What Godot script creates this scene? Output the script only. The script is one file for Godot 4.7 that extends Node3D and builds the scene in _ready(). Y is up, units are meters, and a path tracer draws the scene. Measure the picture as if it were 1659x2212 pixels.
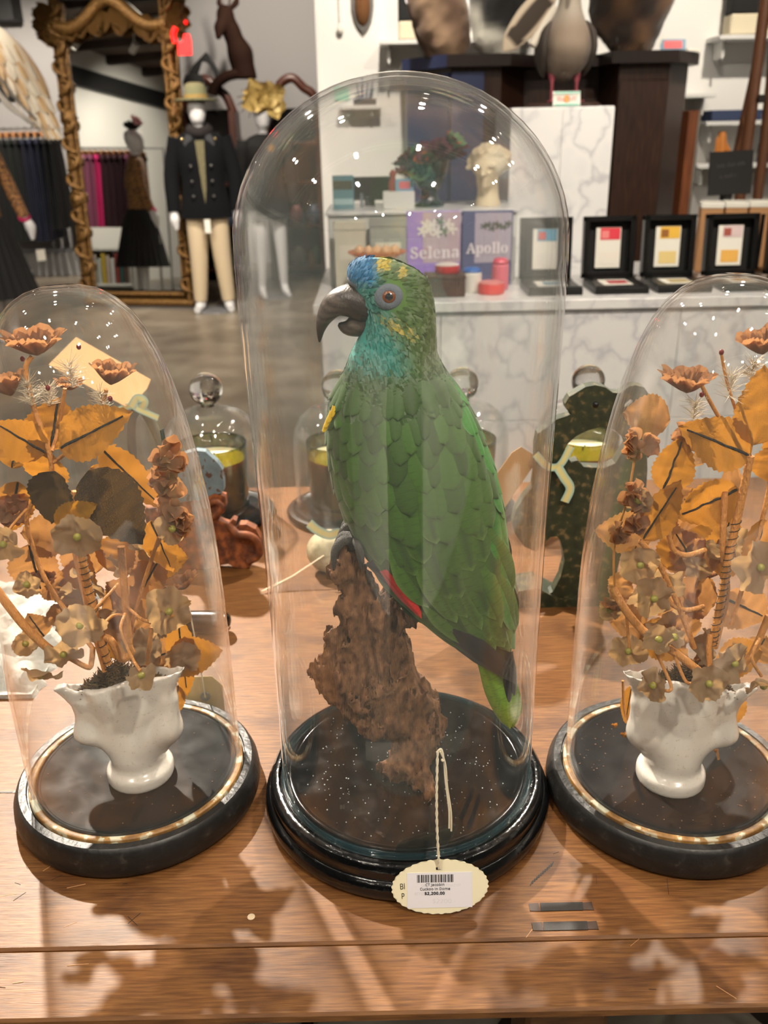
extends Node3D
# An antique shop counter: a parrot under a glass dome between two domed flower vases, the shop behind it.

var rng := RandomNumberGenerator.new()
var mats := {}
var texs := {}
var taken := {}

# ---------------------------------------------------------------- mesh builder
class MB:
	var v := PackedVector3Array()
	var c := PackedColorArray()
	var u := PackedVector2Array()
	var ix := PackedInt32Array()
	func vert(p: Vector3, col := Color.WHITE, uv := Vector2.ZERO) -> int:
		v.append(p)
		c.append(col)
		u.append(uv)
		return v.size() - 1
	func tri(a: int, b: int, d: int) -> void:
		ix.append(a)
		ix.append(b)
		ix.append(d)
	func quad(a: int, b: int, d: int, e: int) -> void:
		tri(a, b, d)
		tri(a, d, e)
	# rows of equal length; a row equal to the one before it makes a crease
	func loft(rows: Array, closed := true, cap := true, tint = null) -> MB:
		var n: int = rows[0].size()
		var first := v.size()
		for i in rows.size():
			for j in n:
				var p: Vector3 = rows[i][j]
				vert(p, tint.call(p, float(i) / (rows.size() - 1), float(j) / n) if tint != null else Color.WHITE, Vector2(float(j) / n, float(i) / (rows.size() - 1)))
		for i in rows.size() - 1:
			if rows[i][0].is_equal_approx(rows[i + 1][0]) and rows[i][n / 2].is_equal_approx(rows[i + 1][n / 2]):
				continue
			for j in (n if closed else n - 1):
				var k := (j + 1) % n
				quad(first + i * n + j, first + i * n + k, first + (i + 1) * n + k, first + (i + 1) * n + j)
		if cap and closed:
			for e in [0, rows.size() - 1]:
				var mid := Vector3.ZERO
				for p in rows[e]:
					mid += p
				mid /= n
				if mid.distance_to(rows[e][0]) < 1e-5:
					continue
				var m := vert(mid, c[first + e * n])
				var ring := v.size()
				for j in n:
					vert(rows[e][j], c[first + e * n + j])
				for j in n:
					var k := (j + 1) % n
					if e == 0:
						tri(m, ring + k, ring + j)
					else:
						tri(m, ring + j, ring + k)
		return self
	func lathe(prof: Array, n := 48, at := Vector3.ZERO, cap := true, tint = null) -> MB:
		var rows := []
		for q in prof:
			var r := PackedVector3Array()
			for j in n:
				var a := -TAU * j / n
				r.append(at + Vector3(cos(a) * maxf(q.x, 1e-6), q.y, sin(a) * maxf(q.x, 1e-6)))
			rows.append(r)
		return loft(rows, true, cap, tint)
	# a round tube along points, radius for each point (or one for all)
	func tube(pts: Array, rad, n := 8, cap := true, tint = null, squash := 1.0) -> MB:
		var rows := []
		var t0: Vector3 = (pts[1] - pts[0]).normalized()
		var side := t0.cross(Vector3.UP if absf(t0.y) < 0.9 else Vector3.RIGHT).normalized()
		for i in pts.size():
			var t: Vector3 = (pts[mini(i + 1, pts.size() - 1)] - pts[maxi(i - 1, 0)]).normalized()
			side = (side - t * side.dot(t)).normalized()
			var other := t.cross(side)
			var r: float = rad[i] if rad is Array else rad
			var row := PackedVector3Array()
			for j in n:
				var a := TAU * j / n
				row.append(pts[i] + side * cos(a) * r + other * sin(a) * r * squash)
			rows.append(row)
		return loft(rows, true, cap, tint)
	# convex faces with edges of their own, turned away from the middle
	func face(pts: Array, away: Vector3, col := Color.WHITE) -> void:
		var n: Vector3 = (pts[2] - pts[0]).cross(pts[1] - pts[0])
		var q := pts.duplicate()
		if n.dot((pts[0] + pts[2]) * 0.5 - away) < 0.0:
			q.reverse()
		var s := v.size()
		for p in q:
			vert(p, col)
		for k in range(1, q.size() - 1):
			tri(s, s + k, s + k + 1)
	func box(size: Vector3, at := Vector3.ZERO, b := 0.0, col := Color.WHITE) -> MB:
		var h := size * 0.5
		if b <= 0.0:
			for ax in 3:
				for s in [-1.0, 1.0]:
					var o := []
					for k in [[-1, -1], [1, -1], [1, 1], [-1, 1]]:
						var p := Vector3.ZERO
						p[ax] = s * h[ax]
						p[(ax + 1) % 3] = k[0] * h[(ax + 1) % 3]
						p[(ax + 2) % 3] = k[1] * h[(ax + 2) % 3]
						o.append(p + at)
					face(o, at, col)
			return self
		var corner := func(sg: Vector3, ax: int) -> Vector3:
			var p := Vector3.ZERO
			for k in 3:
				p[k] = sg[k] * (h[k] if k == ax else h[k] - b)
			return p + at
		for ax in 3:
			var a1 := (ax + 1) % 3
			var a2 := (ax + 2) % 3
			for s in [-1.0, 1.0]:
				var o := []
				for k in [[-1.0, -1.0], [1.0, -1.0], [1.0, 1.0], [-1.0, 1.0]]:
					var sg := Vector3.ONE
					sg[ax] = s
					sg[a1] = k[0]
					sg[a2] = k[1]
					o.append(corner.call(sg, ax))
				face(o, at, col)
				for s2 in [-1.0, 1.0]:
					var sa := Vector3.ONE
					sa[ax] = s
					sa[a1] = s2
					var sb := sa
					sa[a2] = -1.0
					sb[a2] = 1.0
					face([corner.call(sa, ax), corner.call(sb, ax), corner.call(sb, a1), corner.call(sa, a1)], at, col)
		for sx in [-1.0, 1.0]:
			for sy in [-1.0, 1.0]:
				for sz in [-1.0, 1.0]:
					var sg := Vector3(sx, sy, sz)
					face([corner.call(sg, 0), corner.call(sg, 1), corner.call(sg, 2)], at, col)
		return self
	# an outline in the xy plane with thickness along z (flat faces, edges of their own)
	func slab(outline: PackedVector2Array, depth: float, at := Vector3.ZERO) -> MB:
		var o := outline
		if not Geometry2D.is_polygon_clockwise(o):
			o.reverse()
		var t := Geometry2D.triangulate_polygon(o)
		for s in [1.0, -1.0]:
			var f := v.size()
			for p in o:
				vert(at + Vector3(p.x, p.y, s * depth * 0.5), Color.WHITE, p)
			for k in t.size() / 3:
				var a := f + t[k * 3]
				var b := f + t[k * 3 + 1]
				var d := f + t[k * 3 + 2]
				var up := (v[d] - v[a]).cross(v[b] - v[a]).z
				if up * s > 0.0:
					tri(a, b, d)
				else:
					tri(a, d, b)
		for k in o.size():
			var p := o[k]
			var q := o[(k + 1) % o.size()]
			var out := Vector3(-(q - p).y, (q - p).x, 0)
			var f := v.size()
			for w in [[p, 1.0], [q, 1.0], [q, -1.0], [p, -1.0]]:
				vert(at + Vector3(w[0].x, w[0].y, w[1] * depth * 0.5), Color.WHITE, w[0])
			if (v[f + 2] - v[f]).cross(v[f + 1] - v[f]).dot(out) > 0.0:
				quad(f, f + 1, f + 2, f + 3)
			else:
				quad(f, f + 3, f + 2, f + 1)
		return self
	func xf(t: Transform3D, from := 0) -> MB:
		for i in range(from, v.size()):
			v[i] = t * v[i]
		return self
	func add(o: MB, t := Transform3D.IDENTITY) -> MB:
		var f := v.size()
		for i in o.v.size():
			v.append(t * o.v[i])
		c.append_array(o.c)
		u.append_array(o.u)
		for i in o.ix:
			ix.append(i + f)
		return self
	func outward() -> MB:
		var vol := 0.0
		for k in ix.size() / 3:
			vol += v[ix[k * 3]].dot(v[ix[k * 3 + 2]].cross(v[ix[k * 3 + 1]]))
		if vol < 0.0:
			flip()
		return self
	func flip() -> MB:
		for k in ix.size() / 3:
			var a := ix[k * 3]
			ix[k * 3] = ix[k * 3 + 1]
			ix[k * 3 + 1] = a
		return self
	func paint(col: Color) -> MB:
		c.fill(col)
		return self
	func mesh() -> ArrayMesh:
		var n := PackedVector3Array()
		n.resize(v.size())
		for k in ix.size() / 3:
			var a := ix[k * 3]
			var b := ix[k * 3 + 1]
			var d := ix[k * 3 + 2]
			var f := (v[d] - v[a]).cross(v[b] - v[a])
			n[a] += f
			n[b] += f
			n[d] += f
		for i in n.size():
			n[i] = n[i].normalized() if n[i].length_squared() > 1e-24 else Vector3.UP
		var arr := []
		arr.resize(Mesh.ARRAY_MAX)
		arr[Mesh.ARRAY_VERTEX] = v
		arr[Mesh.ARRAY_NORMAL] = n
		arr[Mesh.ARRAY_TEX_UV] = u
		arr[Mesh.ARRAY_COLOR] = c
		arr[Mesh.ARRAY_INDEX] = ix
		var m := ArrayMesh.new()
		m.add_surface_from_arrays(Mesh.PRIMITIVE_TRIANGLES, arr)
		return m

# surface nets over a field: negative inside
func nets(field: Callable, lo: Vector3, hi: Vector3, cell: float, tint = null) -> MB:
	var nx := int(ceil((hi.x - lo.x) / cell)) + 1
	var ny := int(ceil((hi.y - lo.y) / cell)) + 1
	var nz := int(ceil((hi.z - lo.z) / cell)) + 1
	var d := PackedFloat32Array()
	d.resize(nx * ny * nz)
	for k in nz:
		for j in ny:
			for i in nx:
				d[(k * ny + j) * nx + i] = field.call(lo + Vector3(i, j, k) * cell)
	var m := MB.new()
	var at := PackedInt32Array()
	at.resize(nx * ny * nz)
	at.fill(-1)
	var off := [0, 1, nx, nx + 1, nx * ny, nx * ny + 1, nx * ny + nx, nx * ny + nx + 1]
	var edges := [[0, 1], [2, 3], [4, 5], [6, 7], [0, 2], [1, 3], [4, 6], [5, 7], [0, 4], [1, 5], [2, 6], [3, 7]]
	for k in nz - 1:
		for j in ny - 1:
			for i in nx - 1:
				var b := (k * ny + j) * nx + i
				var neg := 0
				for o in off:
					if d[b + o] < 0.0:
						neg += 1
				if neg == 0 or neg == 8:
					continue
				var s := Vector3.ZERO
				var cnt := 0
				for e in edges:
					var a0: float = d[b + off[e[0]]]
					var a1: float = d[b + off[e[1]]]
					if (a0 < 0.0) != (a1 < 0.0):
						var t := a0 / (a0 - a1)
						s += Vector3(e[0] & 1, (e[0] >> 1) & 1, e[0] >> 2).lerp(Vector3(e[1] & 1, (e[1] >> 1) & 1, e[1] >> 2), t)
						cnt += 1
				var p := lo + (Vector3(i, j, k) + s / cnt) * cell
				at[b] = m.vert(p, tint.call(p) if tint != null else Color.WHITE)
	for k in range(1, nz - 1):
		for j in range(1, ny - 1):
			for i in range(1, nx - 1):
				var b := (k * ny + j) * nx + i
				var here := d[b] < 0.0
				for ax in 3:
					var st: int = [1, nx, nx * ny][ax]
					if here == (d[b + st] < 0.0):
						continue
					var s1: int = [nx, nx * ny, 1][ax]
					var s2: int = [nx * ny, 1, nx][ax]
					var q := [at[b], at[b - s1], at[b - s1 - s2], at[b - s2]]
					if q.min() < 0:
						continue
					if here:
						m.quad(q[0], q[3], q[2], q[1])
					else:
						m.quad(q[0], q[1], q[2], q[3])
	return m

# distance to tapered capsules [a, b, ra, rb] joined smoothly
func capsules(p: Vector3, list: Array, k: float) -> float:
	var r := 1e9
	for q in list:
		var ab: Vector3 = q[1] - q[0]
		var t := clampf((p - q[0]).dot(ab) / maxf(ab.length_squared(), 1e-9), 0.0, 1.0)
		var e: float = p.distance_to(q[0] + ab * t) - lerpf(q[2], q[3], t)
		var h := maxf(k - absf(r - e), 0.0) / k
		r = minf(r, e) - h * h * k * 0.25
	return r

# ---------------------------------------------------------------- materials
func lin(r: float, g: float, b: float) -> Color:
	return Color(r, g, b).srgb_to_linear()

func noise(sd: int, freq: float, oct := 4, kind := FastNoiseLite.TYPE_SIMPLEX_SMOOTH) -> FastNoiseLite:
	var n := FastNoiseLite.new()
	n.seed = sd
	n.frequency = freq
	n.noise_type = kind
	n.fractal_octaves = oct
	return n

func ntex(sd: int, freq: float, ramp := [], size := 512, oct := 4, kind := FastNoiseLite.TYPE_SIMPLEX_SMOOTH) -> NoiseTexture2D:
	var t := NoiseTexture2D.new()
	t.width = size
	t.height = size
	t.seamless = true
	t.noise = noise(sd, freq, oct, kind)
	if ramp.size():
		var g := Gradient.new()
		g.offsets = PackedFloat32Array(range(ramp.size()).map(func(i): return ramp[i][0]))
		g.colors = PackedColorArray(range(ramp.size()).map(func(i): return ramp[i][1]))
		t.color_ramp = g
	return t

func mat(key: String, col := Color.WHITE, rough := 0.6, o := {}) -> StandardMaterial3D:
	if mats.has(key):
		return mats[key]
	var m := StandardMaterial3D.new()
	m.resource_name = key
	m.albedo_color = col
	m.roughness = rough
	m.metallic = o.get("metal", 0.0)
	m.metallic_specular = o.get("spec", 0.5)
	m.vertex_color_use_as_albedo = o.get("vc", false)
	if o.has("tex"):
		m.albedo_texture = o.tex
	if o.has("rtex"):
		m.roughness_texture = o.rtex
	if o.has("bump"):
		m.heightmap_enabled = true
		m.heightmap_texture = o.bump
		m.heightmap_scale = o.get("bumps", 0.1)
	if o.has("scale"):
		m.uv1_triplanar = true
		m.uv1_world_triplanar = o.get("world", false)
		m.uv1_scale = o.scale
	if o.has("detail"):
		m.detail_enabled = true
		m.detail_albedo = o.detail
		m.detail_mask = o.get("dmask", null)
		m.detail_blend_mode = BaseMaterial3D.BLEND_MODE_MUL if o.get("mul", false) else BaseMaterial3D.BLEND_MODE_MIX
		m.detail_uv_layer = BaseMaterial3D.DETAIL_UV_2
		m.uv2_triplanar = true
		m.uv2_world_triplanar = o.get("world", false)
		m.uv2_scale = o.get("scale2", Vector3.ONE)
	if o.has("coat"):
		m.clearcoat_enabled = true
		m.clearcoat = o.coat
		m.clearcoat_roughness = o.get("coatr", 0.1)
	if o.has("rim"):
		m.rim_enabled = true
		m.rim = o.rim
		m.rim_tint = 0.6
	if o.has("back"):
		m.backlight_enabled = true
		m.backlight = o.back
	if o.has("alpha"):
		m.transparency = BaseMaterial3D.TRANSPARENCY_ALPHA
		m.albedo_color.a = o.alpha
	if o.has("refr"):
		m.refraction_enabled = true
		m.refraction_scale = o.refr
		m.transparency = BaseMaterial3D.TRANSPARENCY_ALPHA
		m.albedo_color.a = o.get("alpha", 0.0)
	if o.has("emit"):
		m.emission_enabled = true
		m.emission = o.emit
		m.emission_energy_multiplier = o.get("power", 1.0)
	if o.has("sss"):
		m.subsurf_scatter_enabled = true
		m.subsurf_scatter_strength = o.sss
	mats[key] = m
	return m

# ---------------------------------------------------------------- nodes
func numbered(called: String) -> String:
	var n: int = taken.get(called, 0)
	taken[called] = n + 1
	return called if n == 0 else "%s_%03d" % [called, n]

func thing(called: String, label: String, category: String, at := Vector3.ZERO, group := "", turn := 0.0) -> Node3D:
	var o := Node3D.new()
	o.name = numbered(called)
	add_child(o)
	o.position = at
	o.rotation.y = turn
	o.set_meta("label", label)
	o.set_meta("category", category)
	if group:
		o.set_meta("group", group)
	return o

func part(parent: Node3D, called: String, m, material: Material, t := Transform3D.IDENTITY, label := "") -> MeshInstance3D:
	var o := MeshInstance3D.new()
	o.name = called
	o.mesh = m.mesh() if m is MB else m
	o.material_override = material
	parent.add_child(o, true)
	o.transform = t
	if label:
		o.set_meta("label", label)
	return o

func struct(called: String, m, material: Material, t := Transform3D.IDENTITY) -> MeshInstance3D:
	var o := part(self, numbered(called), m, material, t)
	o.set_meta("kind", "structure")
	return o

func bx(size: Vector3, at := Vector3.ZERO, b := 0.0) -> MB:
	return MB.new().box(size, at, b)

func at_(x: float, y: float, z: float, ry := 0.0, rx := 0.0, rz := 0.0) -> Transform3D:
	return Transform3D(Basis.from_euler(Vector3(rx, ry, rz)), Vector3(x, y, z))

func lettering(parent: Node3D, called: String, s: String, height: float, material: Material, t: Transform3D, font := "Droid Sans", weight := 400, wide := 1.0, italic := false) -> MeshInstance3D:
	var m := TextMesh.new()
	var f := SystemFont.new()
	f.font_names = PackedStringArray([font])
	f.font_weight = weight
	f.font_italic = italic
	m.font = f
	m.text = s
	m.font_size = 48
	# built large and scaled down, as very small pixels are not kept
	m.pixel_size = 0.001
	var s_ := height / 0.036
	m.depth = 0.0004 / s_
	m.curve_step = 3.0
	return part(parent, called, m, material, t * Transform3D(Basis.from_scale(Vector3(wide * s_, s_, s_)), Vector3.ZERO))

# a line of writing too small to read: pen strokes
func scribble(parent: Node3D, called: String, wide: float, high: float, material: Material, t: Transform3D, sd: int) -> void:
	var m := MB.new()
	var n := int(wide / (high * 0.45))
	for k in n:
		if (k * 7 + sd) % 6 == 0:
			continue
		var x := -wide * 0.5 + wide * (k + 0.5) / n
		var h := high * (0.55 + 0.45 * absf(sin(k * 2.3 + sd)))
		m.box(Vector3(high * 0.14, h, 0.0006), Vector3(x, h * 0.5, 0))
		if k % 2:
			m.box(Vector3(high * 0.4, high * 0.12, 0.0006), Vector3(x, h * (0.2 + 0.6 * absf(sin(k * 1.1))), 0))
	part(parent, called, m, material, t)

func ring(cx: float, y: float, cz: float, rx: float, rz: float, n := 24) -> PackedVector3Array:
	var r := PackedVector3Array()
	for j in n:
		var a := -TAU * j / n
		r.append(Vector3(cx + cos(a) * rx, y, cz + sin(a) * rz))
	return r

# rows of [y, cx, cz, rx, rz] as a round body
func body(rows: Array, n := 24, cap := true, tint = null) -> MB:
	var o := []
	for q in rows:
		o.append(ring(q[1], q[0], q[2], q[3], q[4], n))
	return MB.new().loft(o, true, cap, tint)

# rows filled in smoothly between keys
func fine(rows: Array, k := 4) -> Array:
	var o := []
	for i in rows.size() - 1:
		for s in k:
			var t := float(s) / k
			var r := []
			for q in rows[i].size():
				r.append(cubic_interpolate(rows[i][q], rows[i + 1][q], rows[maxi(i - 1, 0)][q], rows[mini(i + 2, rows.size() - 1)][q], t))
			o.append(r)
	o.append(rows[-1])
	return o

func curve(pts: Array, k := 5) -> Array:
	var o := []
	for i in pts.size() - 1:
		for s in k:
			o.append(pts[i].cubic_interpolate(pts[i + 1], pts[maxi(i - 1, 0)], pts[mini(i + 2, pts.size() - 1)], float(s) / k))
	o.append(pts[-1])
	return o

# ---------------------------------------------------------------- scene
const TABLE := 0.86

func _ready() -> void:
	rng.seed = 7
	# camera
	var cam := Camera3D.new()
	cam.name = "camera"
	cam.fov = 60.42
	cam.near = 0.02
	cam.far = 60.0
	var lens := CameraAttributesPhysical.new()
	lens.frustum_focal_length = 20.615
	lens.frustum_focus_distance = 0.74
	lens.frustum_near = 0.02
	lens.frustum_far = 60.0
	lens.exposure_aperture = 5.6
	cam.attributes = lens
	cam.transform = Transform3D(Basis(Vector3.RIGHT, deg_to_rad(-23.4)) * Basis(Vector3.BACK, deg_to_rad(-1.2)), Vector3(0, 1.46, 0))
	add_child(cam)
	cam.current = true
	# surroundings: a closed room, so no sky is seen
	var we := WorldEnvironment.new()
	we.name = "surroundings"
	var env := Environment.new()
	env.background_mode = Environment.BG_COLOR
	env.background_color = Color(0.02, 0.02, 0.022)
	env.tonemap_mode = Environment.TONE_MAPPER_LINEAR
	env.tonemap_exposure = 0.92
	env.sdfgi_enabled = true
	env.ssao_enabled = true
	env.ssil_enabled = true
	we.environment = env
	add_child(we)
	make_spots()
	make_room()
	make_table()
	make_parrot_dome()
	make_flower_domes()
	make_table_things()
	make_counter()
	make_desk()
	make_wall_things()
	make_clothes_side()
	make_reflected_side()

func make_spots() -> void:
	# the shop's track lights: [where the head hangs, what it points at, energy at a metre, half angle]
	var warm := Color(1.0, 0.95, 0.88)
	var list := [
		[-1.15, -2.75, Vector3(-0.12, 0.9, -0.62), 30.0, 24.0], [1.15, -2.45, Vector3(0.1, 0.9, -0.62), 11.0, 24.0], [0.75, 0.75, Vector3(0.0, 1.0, -0.75), 4.2, 30.0], [-0.95, 0.6, Vector3(-0.05, 1.0, -0.8), 2.6, 30.0],
		[0.35, -1.75, Vector3(0.35, 1.0, -3.2), 5.0, 34.0], [1.6, -1.75, Vector3(1.4, 1.0, -3.3), 5.0, 34.0], [0.1, -4.3, Vector3(0.0, 1.6, -5.6), 5.6, 40.0], [1.9, -4.0, Vector3(1.9, 1.6, -5.6), 5.6, 38.0], [1.0, -3.1, Vector3(0.9, 1.7, -4.6), 2.6, 34.0],
		[-1.1, -6.4, Vector3(-1.5, 1.0, -8.1), 9.0, 32.0], [-2.7, -5.4, Vector3(-2.75, 1.0, -7.1), 6.0, 32.0], [-3.7, -8.6, Vector3(-3.8, 1.4, -10.6), 14.0, 40.0], [-1.0, -8.6, Vector3(-0.9, 1.9, -11.0), 8.0, 44.0],
		[-1.3, -4.4, Vector3(-1.2, 0.0, -5.2), 6.0, 46.0], [-0.6, -6.6, Vector3(-0.9, 0.0, -7.4), 5.0, 40.0], [-3.7, -7.3, Vector3(-4.5, 1.2, -5.5), 10.0, 38.0], [-2.2, -3.4, Vector3(-2.0, 1.4, -6.0), 6.0, 32.0], [-2.4, -7.0, Vector3(-2.1, 1.7, -8.4), 5.0, 30.0],
		[-0.9, 2.1, Vector3(-0.9, 0.4, 1.2), 4.0, 26.0], [1.2, 2.1, Vector3(1.2, 0.4, 1.2), 4.0, 30.0], [3.0, -1.0, Vector3(4.4, 1.4, -1.0), 8.0, 40.0], [-3.0, 0.4, Vector3(-3.4, 0.0, 0.4), 6.0, 44.0], [2.4, 1.2, Vector3(2.4, 0.0, 1.2), 6.0, 44.0],
		[-4.75, -4.15, Vector3(-6.4, 1.7, -3.4), 7.0, 44.0], [-5.35, -4.6, Vector3(-6.4, 1.5, -5.2), 6.0, 44.0], [-4.4, -2.4, Vector3(-6.4, 1.8, -1.8), 7.0, 44.0],
	]
	var housing := mat("white lamp housing", Color(0.86, 0.85, 0.83), 0.45)
	var face := mat("lit lamp lens", Color(1, 1, 1), 0.4, {"emit": warm, "power": 60.0})
	var can := MB.new().lathe([Vector2(0, 0.15), Vector2(0.038, 0.15), Vector2(0.045, 0.143), Vector2(0.045, 0.143), Vector2(0.045, 0.0), Vector2(0.045, 0.0), Vector2(0.038, 0.0), Vector2(0.036, 0.012)], 20, Vector3.ZERO, false).mesh()
	var disc := MB.new().lathe([Vector2(0, 0.0115), Vector2(0.0365, 0.0115)], 20, Vector3.ZERO, false).mesh()
	# dimmed heads further along the tracks
	for x in [-1.9, -0.7, 0.3, 1.5, 2.3]:
		for z in [-0.2, -1.3, 2.4]:
			list.append([x, z, Vector3(x * 0.3, 1.0, -0.7 + z * 0.15), 0.35, 30.0])
	var k := 0
	for s in list:
		var at := Vector3(s[0], 3.05, s[1])
		var to: Vector3 = s[2]
		var o := thing("track_spotlight", "dimmed white spotlight on the %s track above the table, %s from the white shelves" % [["table", "second", "entrance"][(k - 26) % 3], ["fifth", "fourth", "third", "second", "first"][(k - 26) / 3]] if k > 25 else "white cylinder spotlight aimed from the ceiling track, head %s" % ["over the domes", "behind the parrot dome", "by the photographer's shoulder", "before the table", "over the counter", "over the black frames", "at the white wall", "at the white shelves", "over the dark cabinet", "over the mannequins", "by the left edge", "over the skirts", "over the brown cabinet", "over the open floor", "over the back floor", "over the pink garments", "before the mirror", "at the gilded mirror", "over the white plinth", "over the second white plinth", "by the side wall", "over the side aisle", "over the entrance", "shown in the mirror, nearer one", "shown in the mirror, farther one", "lighting the far side wall"][mini(k, 25)], "spotlight", at, "track spotlights")
		k += 1
		var dir := (to - at).normalized()
		var bas := Basis.looking_at(dir, Vector3.RIGHT if absf(dir.y) > 0.98 else Vector3.UP)
		# the can's own axis is +y from its lens to its back
		var turn := bas * Basis(Vector3.RIGHT, PI / 2)
		var t := Transform3D(turn, Vector3.ZERO)
		part(o, "housing", can, housing, t)
		part(o, "lens", disc, face, t)
		part(o, "stem", MB.new().tube([Vector3(0, 0.07, 0) - dir * 0.09, Vector3(0, 0.32, 0) - dir * 0.09], 0.009, 8), housing)
		var l := SpotLight3D.new()
		l.name = "glow"
		o.add_child(l)
		l.transform = Transform3D(bas, dir * 0.012)
		l.light_color = warm
		l.light_energy = s[3]
		l.light_size = 0.036
		l.spot_angle = s[4]
		l.spot_angle_attenuation = 0.7
		l.spot_range = 14.0
		l.spot_attenuation = 2.0
		l.shadow_enabled = true

func make_room() -> void:
	var concrete := mat("polished concrete", Color(1, 1, 1), 0.33, {"tex": ntex(3, 0.006, [[0.0, Color(0.38, 0.345, 0.30)], [0.45, Color(0.46, 0.42, 0.37)], [0.7, Color(0.50, 0.465, 0.41)], [1.0, Color(0.56, 0.525, 0.47)]], 1024, 6), "scale": Vector3(0.35, 0.35, 0.35), "world": true})
	var white := mat("white wall paint", Color(0.86, 0.855, 0.84), 0.75)
	var grey := mat("grey wall paint", Color(0.66, 0.65, 0.65), 0.8)
	struct("floor", bx(Vector3(11.4, 0.1, 17.2), Vector3(-1.0, -0.05, -2.85)), concrete)
	var ceil_ := struct("ceiling", bx(Vector3(11.4, 0.12, 17.2), Vector3(-1.0, 3.52, -2.85)), mat("brown ceiling boards", Color(0.30, 0.23, 0.18), 0.8))
	var beam := bx(Vector3(11.2, 0.12, 0.1)).mesh()
	for k in 16:
		part(ceil_, "beam", beam, mat("dark ceiling beam", Color(0.2, 0.15, 0.115), 0.8), at_(-1.0, 3.40, 5.0 - k * 1.02))
	var track := bx(Vector3(8.0, 0.03, 0.035), Vector3.ZERO, 0.004).mesh()
	for z in [-9.0, -6.7, -4.6, -2.5, -0.2, 2.4]:
		part(ceil_, "track", track, mat("white lamp track", Color(0.8, 0.8, 0.78), 0.5), at_(-0.7, 3.325, z))
	struct("wall_back", bx(Vector3(11.4, 3.6, 0.2), Vector3(-1.0, 1.7, -11.3)), grey)
	struct("wall_left", bx(Vector3(0.2, 3.6, 17.0), Vector3(-6.6, 1.7, -2.85)), white)
	struct("wall_right", bx(Vector3(0.2, 3.6, 17.0), Vector3(4.6, 1.7, -2.85)), white)
	struct("wall_front", bx(Vector3(11.4, 3.6, 0.2), Vector3(-1.0, 1.7, 5.6)), mat("dark shopfront paint", Color(0.12, 0.12, 0.125), 0.6))
	struct("wall_partition", bx(Vector3(4.9, 3.46, 0.26), Vector3(2.12, 1.73, -5.75), 0.004), white)
	struct("trim_1", bx(Vector3(0.12, 0.26, 9.0), Vector3(-6.45, 3.02, -4.0)), mat("black soffit paint", Color(0.07, 0.07, 0.075), 0.6))
	struct("trim_2", bx(Vector3(2.6, 0.7, 0.3), Vector3(-5.2, 3.0, -11.05)), mat("black soffit paint"))
	# white panels of the shopfront behind the photographer, which the domes mirror
	var n := 3
	for q in [[-1.75, 0.9], [-0.55, 0.75], [0.75, 1.1], [2.1, 0.8]]:
		struct("trim_%d" % n, bx(Vector3(q[1], 2.3, 0.06), Vector3(q[0], 1.35, 5.46), 0.01), white)
		n += 1
	for q in [[-0.93, 1.05, "white display plinth behind the photographer, mirrored in the dome"], [1.30, 1.7, "longer white display plinth behind the photographer, mirrored in the dome"]]:
		var t := thing("display_plinth", q[2], "plinth", Vector3(q[0], 0, 1.45), "white display plinths")
		part(t, "body", bx(Vector3(q[1], 0.66, 0.5), Vector3(0, 0.33, 0), 0.004), white)
		part(t, "top", bx(Vector3(q[1] + 0.04, 0.03, 0.54), Vector3(0, 0.675, 0), 0.004), mat("white lacquer", Color(0.82, 0.82, 0.81), 0.4))

	var dark := thing("black_blocker", "black showcase added between the white plinths to darken the dome reflection", "blocker", Vector3(0.02, 0, 1.5))  # added dark block, keeps the middle of the dome's reflection dark
	part(dark, "body", bx(Vector3(0.78, 1.15, 0.5), Vector3(0, 0.575, 0), 0.006), mat("black soffit paint"))
	part(dark, "top", bx(Vector3(0.82, 0.03, 0.54), Vector3(0, 1.165, 0), 0.006), mat("black soffit paint"))

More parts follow.
